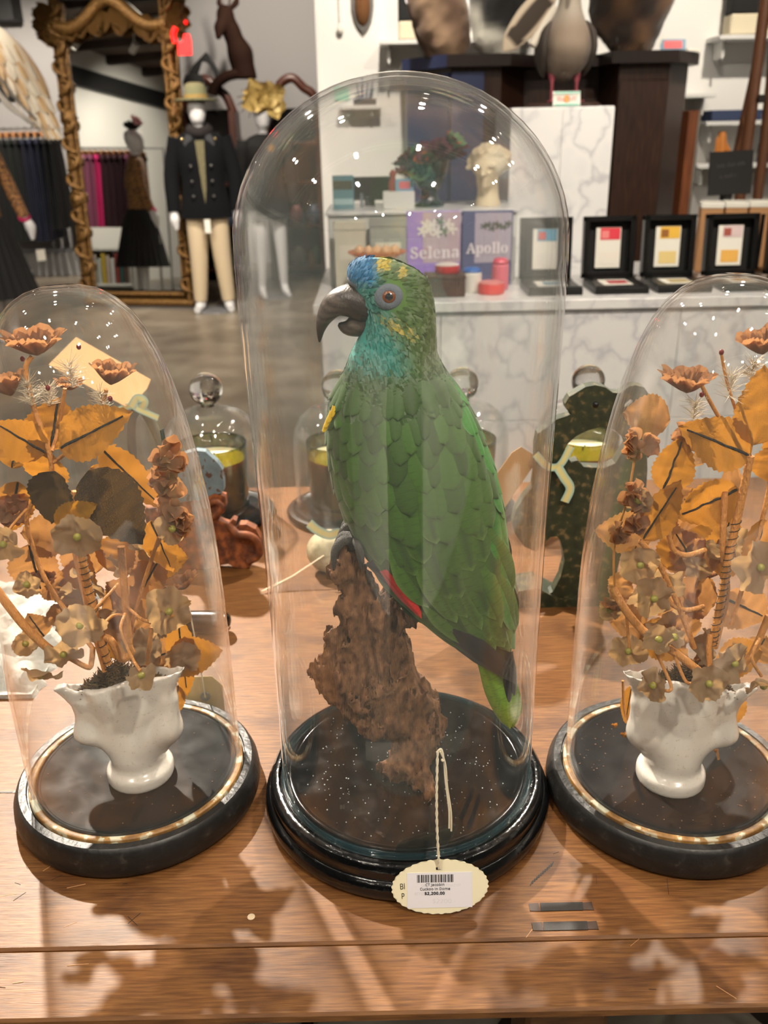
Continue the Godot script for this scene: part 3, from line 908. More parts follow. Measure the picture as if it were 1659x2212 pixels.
	for q2 in [[0.085, 1.022, 0.1135, 0.9455, 0.014], [0.094, 1.025, 0.117, 0.9435, 0.010], [0.100, 1.02, 0.1195, 0.9475, 0.006], [0.088, 1.02, 0.109, 0.950, 0.003]]:
		set_feather(t, "tail_feather", tailm, plume, Vector3(q2[0], q2[1], z + q2[4] * 0.6), Vector3(q2[2], q2[3], z + q2[4]), Vector3(-0.3, 0.1, 0.95).normalized(), 0.075, base, "yellow-green tail feather")
	# beak
	var horn := mat("dark horn beak", Color(1, 1, 1), 0.4, {"vc": true, "bump": ntex(37, 0.04, [], 256, 4), "bumps": 0.03, "scale": Vector3(30, 30, 30)})
	var hue := func(p: Vector3, s: float, _q: float) -> Color:
		return lin(0.20, 0.17, 0.16).lerp(lin(0.40, 0.35, 0.32), smoothstep(0.1, 0.45, s) * (0.6 + 0.4 * sin(p.y * 900.0 + p.z * 700.0)) * smoothstep(0.95, 0.5, s))
	var up := curve([Vector3(-0.008, 1.3375, z), Vector3(-0.0215, 1.3410, z), Vector3(-0.0340, 1.3385, z), Vector3(-0.0420, 1.3300, z), Vector3(-0.0462, 1.3200, z), Vector3(-0.0478, 1.3095, z)], 5)
	var rad := []
	for i in up.size():
		var f := float(i) / (up.size() - 1)
		rad.append(lerpf(0.0205, 0.0008, pow(f, 0.95)) if f > 0.05 else 0.0185)
	part(t, "upper_beak", MB.new().tube(up, rad, 24, true, hue, 0.82), horn, back)
	var lo := curve([Vector3(-0.006, 1.326, z), Vector3(-0.016, 1.3225, z), Vector3(-0.0255, 1.3205, z), Vector3(-0.0325, 1.3230, z)], 4)
	part(t, "lower_beak", MB.new().tube(lo, [0.0135, 0.0138, 0.0136, 0.0122, 0.0115, 0.0105, 0.0095, 0.0085, 0.0073, 0.006, 0.0045, 0.003, 0.0015], 18, true, hue, 0.85), horn, back)
	part(t, "cere", MB.new().tube(curve([Vector3(-0.0150, 1.354, z + 0.013), Vector3(-0.0215, 1.3565, z), Vector3(-0.0150, 1.354, z - 0.013)], 5), 0.0034, 10), mat("grey bird skin", Color(0.36, 0.36, 0.37), 0.6), back, "grey skin above the beak")
	# eyes with bare grey skin round them
	for s in [1.0, -1.0]:
		var c := Vector3(0.007, 1.348, z + s * 0.0287)
		var turn := Transform3D(Basis(Vector3.RIGHT, s * PI / 2) * Basis.from_scale(Vector3(1.0, 1.0, 0.9)), c)
		turn = Transform3D(Basis(Vector3.UP, 0.0) * Basis(Vector3.RIGHT, s * -0.18) * turn.basis, c)
		var e := part(t, "eye", MB.new().lathe([Vector2(0.0108, -0.0026), Vector2(0.0098, -0.0006), Vector2(0.0076, 0.0004), Vector2(0.0058, 0.0008), Vector2(0.0049, 0.0004)], 28, Vector3.ZERO, false), mat("grey eye skin", Color(0.385, 0.415, 0.45), 0.85, {"bump": ntex(38, 0.08, [], 256, 3), "bumps": 0.05, "scale": Vector3(60, 60, 60)}), Transform3D(Basis.IDENTITY, -base) * turn, "bare grey skin round an orange eye")
		part(e, "iris", MB.new().lathe([Vector2(0.0050, 0.0003), Vector2(0.0044, 0.0012), Vector2(0.0028, 0.0017)], 24, Vector3.ZERO, false), mat("orange iris", Color(0.46, 0.235, 0.075), 0.2, {"coat": 0.6}))
		part(e, "pupil", MB.new().lathe([Vector2(0.0029, 0.00168), Vector2(0.0018, 0.0021), Vector2(0.0, 0.0023)], 20, Vector3.ZERO, false), mat("black pupil", Color(0.01, 0.01, 0.01), 0.05, {"coat": 1.0}))
	# feet closed round the knob of the perch
	var scaly := mat("scaly grey foot", Color(0.30, 0.29, 0.28), 0.6, {"bump": ntex(39, 0.12, [], 256, 2, FastNoiseLite.TYPE_CELLULAR), "bumps": 0.12, "scale": Vector3(50, 50, 50)})
	for s in [0.0, 1.0]:
		var h := Vector3(-0.024 + s * 0.004, 1.142, z + 0.012 - s * 0.03)
		var foot := part(t, "foot", MB.new().tube(curve([Vector3(0.006, 1.156, h.z), h, h + Vector3(-0.006, -0.002, 0.001)], 4), 0.0058, 10), scaly, back)
		for d in [[-0.020, 0.004, -0.026], [-0.018, -0.006, -0.024], [0.004, 0.010, -0.022]]:
			part(foot, "toe", MB.new().tube(curve([h, h + Vector3(d[0] * 0.55, 0.0025, d[1]), h + Vector3(d[0] * 0.92, -0.008, d[1] * 1.2), h + Vector3(d[0], d[2], d[1] * 1.1)], 4), [0.005, 0.005, 0.0048, 0.0046, 0.0045, 0.0044, 0.0043, 0.004, 0.0036, 0.003, 0.0022, 0.0014, 0.0005], 8), scaly)

func make_tag() -> void:
	# price tag hung from a string taped to the glass
	var hang := Vector3(0.0385, 1.008, -0.5655)
	var t := thing("price_tag", "scalloped cream price tag hanging on a string before the parrot dome", "price tag", Vector3(0.040, 0.8835, -0.5465))
	var o := Transform3D(Basis.IDENTITY, -t.position)
	var card := mat("cream card", Color(0.89, 0.86, 0.74), 0.8)
	var outline := PackedVector2Array()
	for k in 34 * 6:
		var a := TAU * k / (34.0 * 6.0)
		var s := 1.0 + 0.055 * absf(sin(a * 17.0))
		outline.append(Vector2(cos(a) * 0.0385 * s, sin(a) * 0.0222 * s))
	var lean := Transform3D(Basis(Vector3.RIGHT, -0.35) * Basis(Vector3.BACK, 0.04), Vector3.ZERO)
	var c := part(t, "card", MB.new().slab(outline, 0.0007), card, lean)
	part(c, "eyelet", MB.new().slab(PackedVector2Array([Vector2(-0.002, -0.0008), Vector2(0.002, -0.0008), Vector2(0.002, 0.0012), Vector2(-0.002, 0.0012)]), 0.0002), mat("eyelet hole", Color(0.05, 0.05, 0.05), 0.8), at_(-0.0005, 0.0155, 0.0004))
	var ink := mat("black ink", Color(0.06, 0.06, 0.07), 0.7)
	lettering(c, "handwriting", "Bl", 0.0050, ink, at_(-0.0312, 0.0022, 0.0004), "Droid Sans", 400, 0.8)
	lettering(c, "handwriting", "P", 0.0050, ink, at_(-0.0312, -0.0060, 0.0004), "Droid Sans", 400, 0.8)
	var lab := part(t, "label", bx(Vector3(0.0540, 0.0300, 0.0003), Vector3.ZERO), mat("white sticker", Color(0.87, 0.86, 0.88), 0.5), lean * at_(-0.0005, -0.0026, 0.0006, 0, 0, -0.04), "white printed price sticker")
	var x := -0.0185
	var bar := 0
	while x < 0.0110:
		var w: float = [0.0004, 0.0008, 0.0004, 0.0011, 0.0006, 0.0004, 0.0009][bar % 7]
		part(lab, "barcode_bar", bx(Vector3(w, 0.0066, 0.0001), Vector3(x + w * 0.5, 0.0100, 0.0002)), ink)
		x += w + [0.0004, 0.0004, 0.0008, 0.0005, 0.0004, 0.0006][bar % 6]
		bar += 1
	lettering(lab, "print", "CT Jacobin", 0.0023, ink, at_(-0.0038, 0.0048, 0.0003), "Droid Sans", 400, 1.12)
	lettering(lab, "print", "Cuckoo in Dome", 0.0023, ink, at_(-0.0038, 0.0012, 0.0003), "Droid Sans", 400, 1.12)
	lettering(lab, "print", "$2,200.00", 0.0026, ink, at_(-0.0042, -0.0026, 0.0003), "Droid Sans", 600, 1.1)
	var faint := mat("writing seen through the sticker", Color(0.825, 0.815, 0.83), 0.6)
	lettering(lab, "faint_writing", "ue                mazon", 0.0034, faint, at_(0.0012, 0.0046, 0.0001), "Droid Sans", 400, 0.9)
	lettering(lab, "faint_writing", "arrot", 0.0034, faint, at_(-0.0165, -0.0024, 0.0001), "Droid Sans", 400, 0.9)
	lettering(lab, "faint_writing", "$2200 -", 0.0040, faint, at_(0.0035, -0.0092, 0.0001), "Droid Sans", 400, 1.1)
	var twine := mat("cream cotton string", Color(0.86, 0.82, 0.72), 0.9)
	for s in [-1.0, 1.0]:
		var pts := []
		for k in 33:
			var f := k / 32.0
			var p := hang.lerp(Vector3(0.0395, 0.9000, -0.5510), f) + Vector3(sin(f * PI) * -0.0016, 0, 0)
			p.z += 0.0015 + 0.002 * sin(f * PI)
			pts.append(p + Vector3(cos(f * 44.0) * 0.0006 * s, 0, sin(f * 44.0) * 0.0006 * s))
		part(t, "string", MB.new().tube(pts, 0.00075, 6), twine, o)
	part(t, "string", MB.new().tube(curve([hang + Vector3(0, 0, 0.0012), hang + Vector3(0.003, 0.002, 0.0012), hang + Vector3(0.005, -0.008, 0.0012), hang + Vector3(0.0065, -0.030, 0.002), hang + Vector3(0.0095, -0.058, 0.003), hang + Vector3(0.0098, -0.077, 0.003)], 5), 0.00085, 6), twine, o)
	part(t, "string", MB.new().tube(curve([hang + Vector3(0.002, 0.001, 0.0022), hang + Vector3(0.0062, -0.012, 0.002), hang + Vector3(0.0080, -0.035, 0.002), hang + Vector3(0.0112, -0.06, 0.003), hang + Vector3(0.0116, -0.080, 0.003)], 5), 0.00085, 6), twine, o)
	part(t, "knot", MB.new().lathe([Vector2(0, -0.0014), Vector2(0.0014, -0.0007), Vector2(0.0016, 0), Vector2(0.0014, 0.0007), Vector2(0, 0.0014)], 10), twine, at_(hang.x - t.position.x + 0.0042, hang.y - t.position.y - 0.008, hang.z - t.position.z + 0.002))
	# clear tape bent round the glass
	var tape := MB.new()
	var rows := []
	for i in 2:
		var r := PackedVector3Array()
		for j in 13:
			var a := lerpf(-0.30, 0.42, j / 12.0)
			r.append(Vector3(DOME_X + 0.1194 * sin(a), 0.998 + i * 0.019 + (j - 6) * 0.0006, DOME_Z + 0.1194 * cos(a)))
		rows.append(r)
	tape.loft(rows, false, false)
	part(t, "tape", tape, mat("clear tape", Color(0.9, 0.9, 0.88), 0.12, {"alpha": 0.01, "spec": 0.35}), o, "strip of clear tape")

# ---------------------------------------------------------------- the two flower domes
# heights above the table and offsets from the dome's axis; leaf: root, tip, width, kind; disc and the like: middle, radius, yaw, pitch; stem: radius, kind, points
const LEFT := {
	"leaf": [[-0.027, 0.365, 0.020, -0.058, 0.393, 0.030, 0.028, 0], [-0.026, 0.364, 0.010, -0.020, 0.403, -0.005, 0.036, 0], [-0.011, 0.372, 0.030, 0.050, 0.403, 0.040, 0.033, 0], [-0.023, 0.365, 0.020, -0.039, 0.331, 0.010, 0.032, 0], [0.011, 0.362, 0.000, 0.057, 0.312, 0.010, 0.024, 0], [-0.009, 0.362, 0.055, -0.017, 0.321, 0.060, 0.031, 2], [0.016, 0.360, 0.050, 0.058, 0.303, 0.070, 0.040, 1], [-0.009, 0.325, 0.072, 0.022, 0.337, 0.066, 0.017, 3], [0.051, 0.303, 0.020, 0.063, 0.255, 0.020, 0.024, 0], [0.055, 0.191, -0.010, 0.051, 0.099, -0.020, 0.022, 0], [-0.064, 0.274, 0.000, -0.063, 0.223, 0.000, 0.033, 4], [-0.037, 0.204, -0.010, -0.024, 0.254, -0.020, 0.031, 0], [0.021, 0.213, -0.010, 0.047, 0.255, -0.020, 0.026, 4], [-0.063, 0.333, 0.000, -0.079, 0.286, 0.000, 0.027, 0], [-0.050, 0.210, -0.020, -0.068, 0.236, -0.030, 0.028, 4], [-0.016, 0.183, -0.030, 0.015, 0.214, -0.040, 0.028, 4], [-0.067, 0.180, 0.000, -0.078, 0.202, 0.000, 0.021, 4], [-0.079, 0.338, -0.020, -0.070, 0.366, -0.030, 0.024, 0], [0.047, 0.117, -0.010, 0.039, 0.079, -0.015, 0.013, 0], [0.009, 0.319, -0.020, -0.012, 0.333, -0.030, 0.022, 0], [-0.022, 0.228, -0.030, -0.039, 0.271, -0.030, 0.034, 4], [0.020, 0.136, -0.030, 0.057, 0.145, -0.035, 0.024, 4]],
	"disc": [[0.012, 0.319, 0.085, 0.016, 0.10, 0.10], [0.002, 0.241, 0.085, 0.017, -0.10, 0.15], [0.067, 0.238, 0.060, 0.018, 0.50, 0.10], [-0.019, 0.210, 0.078, 0.013, 0.30, -0.30], [-0.045, 0.185, 0.070, 0.015, -0.20, -0.75], [0.045, 0.190, 0.085, 0.012, -0.20, 1.35], [-0.067, 0.293, 0.040, 0.015, -0.30, 0.10], [-0.076, 0.185, 0.020, 0.010, 0.30, 0.30], [0.087, 0.307, 0.055, 0.012, 0.60, 0.20], [-0.059, 0.250, 0.030, 0.011, -0.20, 0.20]],
	"fan": [[-0.028, 0.449, 0.000, 0.024, 0.20, 0.50], [-0.048, 0.421, 0.020, 0.021, -0.30, 0.20], [0.036, 0.428, 0.020, 0.021, 0.50, 0.50], [-0.013, 0.410, -0.020, 0.012, 0.20, 0.60], [0.074, 0.247, 0.030, 0.015, 0.50, 0.30], [-0.057, 0.240, 0.000, 0.014, -0.20, 0.50]],
	"cluster": [[0.077, 0.364, 0.030, 0.016, 0.00, 0.00], [0.077, 0.325, 0.035, 0.016, 0.00, 0.00], [0.068, 0.344, 0.030, 0.013, 0.00, 0.00], [0.081, 0.309, 0.040, 0.012, 0.00, 0.00], [-0.071, 0.307, 0.000, 0.017, 0.00, 0.00]],
	"spray": [[-0.031, 0.419, 0.020, 0.017, 0.00, 0.00], [-0.000, 0.430, 0.010, 0.017, 0.00, 0.00], [-0.024, 0.410, 0.000, 0.014, 0.00, 0.00], [0.024, 0.411, 0.020, 0.014, 0.00, 0.00]],
	"bead": [[0.010, 0.449, 0.010, 0.002, 0.00, 0.00], [-0.016, 0.419, 0.020, 0.002, 0.00, 0.00], [0.035, 0.412, 0.030, 0.002, 0.00, 0.00], [-0.040, 0.438, 0.000, 0.002, 0.00, 0.00]],
	"stem": [[0.0022, 0, -0.032, 0.440, 0.000, -0.037, 0.430, 0.005, -0.034, 0.401, 0.010, -0.024, 0.366, 0.020, -0.025, 0.336, 0.020, -0.019, 0.293, 0.020, -0.012, 0.232, 0.030, -0.002, 0.167, 0.040], [0.0016, 0, -0.010, 0.413, 0.000, -0.020, 0.381, 0.000, -0.022, 0.366, 0.020], [0.0016, 0, 0.030, 0.417, 0.020, 0.021, 0.401, 0.015, -0.007, 0.368, 0.020, -0.023, 0.356, 0.020], [0.0034, 1, -0.005, 0.335, 0.030, -0.006, 0.283, 0.035, -0.003, 0.242, 0.040, 0.004, 0.178, 0.045], [0.0034, 0, 0.026, 0.284, 0.030, 0.024, 0.234, 0.035, 0.023, 0.195, 0.040, 0.024, 0.186, 0.040, 0.016, 0.183, 0.045, 0.010, 0.201, 0.045, 0.001, 0.203, 0.040], [0.0038, 0, -0.082, 0.252, 0.040, -0.060, 0.222, 0.050, -0.041, 0.196, 0.050, -0.026, 0.189, 0.050], [0.0022, 0, 0.042, 0.205, 0.030, 0.039, 0.189, 0.035, 0.035, 0.170, 0.035], [0.0014, 0, 0.024, 0.223, 0.040, 0.017, 0.229, 0.050, 0.017, 0.237, 0.080], [0.0014, 0, 0.027, 0.231, 0.040, 0.042, 0.224, 0.050, 0.059, 0.224, 0.055, 0.070, 0.234, 0.060], [0.0014, 0, 0.026, 0.228, 0.045, 0.025, 0.221, 0.060, 0.034, 0.200, 0.070, 0.044, 0.195, 0.083], [0.0024, 0, -0.005, 0.198, 0.050, -0.004, 0.191, 0.060, -0.006, 0.188, 0.065, -0.018, 0.201, 0.070], [0.0012, 0, 0.022, 0.254, 0.040, 0.013, 0.248, 0.060, 0.003, 0.242, 0.080], [0.0020, 0, -0.026, 0.344, 0.020, -0.056, 0.307, 0.010, -0.052, 0.277, 0.020, -0.040, 0.246, 0.030, -0.009, 0.191, 0.040], [0.0012, 0, -0.051, 0.316, 0.020, -0.060, 0.307, 0.030, -0.065, 0.300, 0.040], [0.0016, 0, 0.059, 0.292, 0.030, 0.046, 0.262, 0.030, 0.028, 0.217, 0.030, 0.020, 0.184, 0.030], [0.0014, 0, 0.075, 0.354, 0.020, 0.067, 0.313, 0.020, 0.055, 0.281, 0.025], [0.0010, 2, 0.072, 0.372, 0.030, 0.072, 0.379, 0.030, 0.075, 0.385, 0.030], [0.0010, 2, 0.077, 0.371, 0.030, 0.080, 0.383, 0.030, 0.085, 0.385, 0.030]],
}
const RIGHT := {
	"leaf": [[0.018, 0.359, 0.030, -0.039, 0.385, 0.035, 0.033, 0], [-0.050, 0.333, 0.035, -0.035, 0.374, 0.030, 0.028, 0], [-0.069, 0.296, 0.050, -0.043, 0.345, 0.050, 0.023, 0], [0.019, 0.368, 0.030, 0.024, 0.426, 0.020, 0.033, 0], [0.017, 0.327, 0.020, -0.028, 0.301, 0.020, 0.034, 0], [0.000, 0.288, 0.000, -0.020, 0.312, 0.000, 0.027, 4], [-0.068, 0.287, 0.040, -0.077, 0.273, 0.045, 0.012, 0], [-0.056, 0.284, 0.040, -0.060, 0.254, 0.045, 0.014, 0], [0.030, 0.210, -0.010, 0.073, 0.187, -0.010, 0.036, 4], [0.054, 0.109, -0.010, 0.055, 0.051, -0.020, 0.025, 0], [0.036, 0.304, 0.030, 0.038, 0.253, 0.030, 0.029, 0], [0.039, 0.333, 0.020, 0.047, 0.364, 0.020, 0.029, 0], [0.005, 0.238, -0.020, -0.015, 0.270, -0.020, 0.029, 4], [0.021, 0.246, -0.020, 0.040, 0.282, -0.030, 0.031, 0], [-0.046, 0.124, 0.000, -0.048, 0.082, 0.000, 0.012, 0], [-0.020, 0.211, -0.010, -0.044, 0.234, -0.020, 0.023, 4], [0.069, 0.138, -0.020, 0.083, 0.158, -0.020, 0.027, 4], [0.061, 0.274, 0.020, 0.074, 0.316, 0.020, 0.033, 0], [0.084, 0.209, 0.000, 0.105, 0.232, 0.000, 0.032, 0], [0.047, 0.341, 0.000, 0.073, 0.373, 0.000, 0.032, 0], [0.032, 0.198, -0.030, -0.001, 0.209, -0.030, 0.026, 0]],
	"disc": [[-0.107, 0.330, 0.070, 0.010, -0.70, 0.10], [-0.089, 0.279, 0.075, 0.014, 0.00, 0.10], [-0.072, 0.255, 0.085, 0.015, 0.20, 0.10], [-0.089, 0.200, 0.075, 0.013, -0.30, 0.20], [-0.060, 0.220, 0.085, 0.011, 0.30, 0.80], [-0.061, 0.177, 0.088, 0.012, -0.90, 0.20], [-0.013, 0.185, 0.088, 0.014, 0.10, 0.40], [0.013, 0.192, 0.070, 0.015, 0.50, 0.20], [0.046, 0.163, 0.060, 0.015, 0.30, -0.90], [0.021, 0.281, 0.070, 0.020, 0.30, 0.10], [-0.106, 0.228, 0.050, 0.009, -0.60, 0.30], [-0.039, 0.218, 0.070, 0.008, 0.10, 0.90]],
	"fan": [[-0.039, 0.419, 0.030, 0.021, -0.70, 0.40], [0.019, 0.446, 0.020, 0.023, 0.30, 0.20], [0.023, 0.223, -0.030, 0.015, 0.20, 0.30], [0.044, 0.258, 0.000, 0.017, 0.30, 0.20], [-0.094, 0.233, 0.050, 0.012, -0.50, 0.40]],
	"cluster": [[-0.070, 0.370, 0.030, 0.014, 0.00, 0.00], [-0.088, 0.333, 0.050, 0.013, 0.00, 0.00], [-0.078, 0.313, 0.050, 0.012, 0.00, 0.00], [-0.034, 0.377, 0.020, 0.011, 0.00, 0.00], [-0.090, 0.299, 0.040, 0.011, 0.00, 0.00], [0.050, 0.397, 0.000, 0.019, 0.00, 0.00]],
	"spray": [[-0.001, 0.418, 0.020, 0.018, 0.00, 0.00], [-0.027, 0.397, 0.020, 0.015, 0.00, 0.00], [0.022, 0.424, 0.000, 0.014, 0.00, 0.00]],
	"bead": [[-0.012, 0.440, 0.020, 0.002, 0.00, 0.00], [-0.023, 0.407, 0.020, 0.002, 0.00, 0.00]],
	"stem": [[0.0034, 1, 0.018, 0.359, 0.030, 0.016, 0.317, 0.030, 0.011, 0.274, 0.035, 0.008, 0.238, 0.040, 0.004, 0.198, 0.045], [0.0028, 0, 0.006, 0.325, 0.020, 0.007, 0.280, 0.030, 0.016, 0.236, 0.030, 0.013, 0.182, 0.030], [0.0034, 0, -0.105, 0.248, 0.050, -0.081, 0.234, 0.060, -0.059, 0.218, 0.065, -0.036, 0.203, 0.070, -0.016, 0.188, 0.075], [0.0022, 0, -0.051, 0.332, 0.035, -0.046, 0.311, 0.040, -0.041, 0.288, 0.045, -0.029, 0.280, 0.045, -0.011, 0.282, 0.040], [0.0022, 0, -0.069, 0.296, 0.050, -0.057, 0.283, 0.050, -0.044, 0.262, 0.050, -0.029, 0.231, 0.050, -0.013, 0.195, 0.050], [0.0016, 0, -0.031, 0.426, 0.020, -0.015, 0.400, 0.020, 0.012, 0.359, 0.025], [0.0012, 0, -0.012, 0.439, 0.020, -0.004, 0.415, 0.020, 0.011, 0.381, 0.020, 0.018, 0.359, 0.030], [0.0020, 0, -0.047, 0.262, 0.050, -0.039, 0.240, 0.050, -0.025, 0.232, 0.050, -0.008, 0.232, 0.045], [0.0014, 0, -0.058, 0.216, 0.065, -0.042, 0.183, 0.080, -0.043, 0.176, 0.085, -0.053, 0.176, 0.087], [0.0014, 0, -0.038, 0.204, 0.070, -0.029, 0.183, 0.080, -0.023, 0.184, 0.085], [0.0012, 0, -0.081, 0.231, 0.060, -0.071, 0.202, 0.060, -0.066, 0.196, 0.060], [0.0024, 0, -0.001, 0.208, 0.050, -0.003, 0.198, 0.055, -0.002, 0.183, 0.060], [0.0030, 0, 0.050, 0.219, 0.040, 0.040, 0.178, 0.040, 0.024, 0.148, 0.030], [0.0014, 0, 0.041, 0.203, 0.050, 0.032, 0.191, 0.060, 0.043, 0.172, 0.060], [0.0010, 3, -0.073, 0.369, 0.030, -0.085, 0.328, 0.040, -0.100, 0.287, 0.040, -0.101, 0.250, 0.050], [0.0012, 0, -0.058, 0.136, 0.010, -0.054, 0.105, 0.010, -0.051, 0.092, 0.020], [0.0012, 0, 0.040, 0.080, 0.000, 0.041, 0.058, 0.000, 0.046, 0.036, 0.000], [0.0020, 0, 0.050, 0.397, 0.000, 0.042, 0.349, 0.020, 0.035, 0.292, 0.030, 0.024, 0.205, 0.030]],
}
const POMPOM := [[-0.064, 0.093, 0.020, 0.005, 0.00, 0.00], [-0.054, 0.082, 0.020, 0.006, 0.00, 0.00], [0.057, 0.057, -0.010, 0.005, 0.00, 0.00], [0.042, 0.046, 0.000, 0.004, 0.00, 0.00]]
const SIDE_DOME := [[0.030, 0.1000], [0.12, 0.1003], [0.20, 0.1000], [0.255, 0.0985], [0.30, 0.0955], [0.345, 0.0900], [0.383, 0.0832], [0.415, 0.0755], [0.438, 0.0680], [0.457, 0.0595], [0.471, 0.0505], [0.481, 0.0405], [0.488, 0.0290], [0.4918, 0.0160], [0.493, 0.0]]

func within(p: Vector3, clear := 0.006) -> Vector3:
	# keep a flower's point inside the glass
	var r := 0.09
	for i in SIDE_DOME.size() - 1:
		if p.y >= SIDE_DOME[i][0] and p.y < SIDE_DOME[i + 1][0]:
			r = lerpf(SIDE_DOME[i][1], SIDE_DOME[i + 1][1], (p.y - SIDE_DOME[i][0]) / (SIDE_DOME[i + 1][0] - SIDE_DOME[i][0]))
	r = maxf(r - clear, 0.004)
	var f := Vector2(p.x, p.z)
	if f.length() > r:
		f = f.normalized() * r
	return Vector3(f.x, p.y, f.y)

func leaf_mesh(sd: int, teeth: int, curl: float) -> ArrayMesh:
	var n := 24
	var rows := []
	var f := noise(sd, 2.2, 2)
	for i in n + 1:
		var t := float(i) / n
		var w := 0.53 * pow(sin(PI * pow(t, 0.74)), 0.85) if t < 1.0 else 0.0
		w = maxf(w, 0.008)
		var r := PackedVector3Array()
		for j in 7:
			var s := (j - 3) / 3.0
			var tooth := 0.028 * (1.0 if i % 2 == 0 else -0.5) * (1.0 if absi(j - 3) == 3 and t > 0.06 and t < 0.96 and teeth > 0 else 0.0)
			r.append(Vector3(s * w + signf(s) * tooth, t, absf(s) * w * 0.28 - t * t * curl + f.get_noise_2d(s * 0.7, t * 1.6) * 0.07))
		rows.append(r)
	return MB.new().loft(rows, false, false).mesh()

func vein_mesh(curl: float, sd: int) -> ArrayMesh:
	var f := noise(sd, 2.2, 2)
	var m := MB.new()
	var rows := []
	for i in 13:
		var t := 0.02 + 0.86 * i / 12.0
		var z := -t * t * curl + f.get_noise_2d(0, t * 1.6) * 0.07
		var w := 0.036 * (1.0 - t * 0.5)
		rows.append(PackedVector3Array([Vector3(-w, t, z + 0.004), Vector3(0, t, z + 0.03), Vector3(w, t, z + 0.004), Vector3(0, t, z - 0.03)]))
	return m.loft(rows, true, true).mesh()

func petal_disc(sd: int) -> ArrayMesh:
	# a cloth blossom: scalloped rim, soft waves
	var f := noise(sd, 1.3, 2)
	var rows := []
	for i in 7:
		var t := i / 6.0
		var r := PackedVector3Array()
		for j in 48:
			var a := TAU * j / 48.0
			var rr := t * (0.88 + 0.10 * absf(sin(a * 3.5 + sd)) + (0.035 * sin(a * 23.0) if i == 6 else 0.0) + 0.08 * sin(a * 2.0 + sd * 1.7))
			r.append(Vector3(cos(a) * rr, sin(a) * rr, t * t * (0.16 * sin(a * 2.0 + sd) + 0.14 * sin(a * 5.0 + sd * 2.0)) + f.get_noise_2d(cos(a) * t, sin(a) * t) * 0.22))
		rows.append(r)
	return MB.new().loft(rows, true, false).mesh()

func frill(sd: int, layers: int, open: float) -> ArrayMesh:
	# a carnation seen from its side: frilled, pinked cones one inside the other, opening along +y
	var m := MB.new()
	for l in layers:
		var k := 1.0 - l * 0.2
		var rows := []
		for i in 7:
			var t := i / 6.0
			var r := PackedVector3Array()
			for j in 60:
				var a := TAU * j / 60.0
				var rr := k * (0.05 + open * pow(t, 0.8)) * (1.0 + 0.10 * t * sin(a * 11.0 + sd + l) + (0.06 * (j % 2) if i == 6 else 0.0))
				r.append(Vector3(cos(a) * rr, t * (0.72 - 0.04 * l + 0.09 * sin(a * 9.0 + sd + l * 2) + 0.06 * sin(a * 4.0 + sd)) - 0.36, sin(a) * rr))
			rows.append(r)
		m.loft(rows, true, false)
	return m.mesh()

func cup(sd: int) -> ArrayMesh:
	var rows := []
	for i in 6:
		var t := i / 5.0
		var r := PackedVector3Array()
		for j in 9:
			var s := (j - 4) / 4.0
			var w := 0.5 * sin(PI * (0.12 + 0.8 * t)) + 0.08
			r.append(Vector3(s * w, t, 0.45 * s * s * t - 0.35 * t * t + 0.06 * sin(s * 7.0 + sd) * t))
		rows.append(r)
	return MB.new().loft(rows, false, false).mesh()

func facing(yaw: float, pitch: float) -> Basis:
	return Basis(Vector3.UP, yaw) * Basis(Vector3.RIGHT, -pitch)

func along(d: Vector3, front: Vector3) -> Basis:
	# y along d, z as near to front as can be
	var y := d.normalized()
	var x := y.cross(front).normalized()
	return Basis(x, y, x.cross(y))

func make_flower_domes() -> void:
	side_dome(Vector3(-0.2475, TABLE, -0.699), LEFT, false)
	side_dome(Vector3(0.2725, TABLE, -0.6835), RIGHT, true)

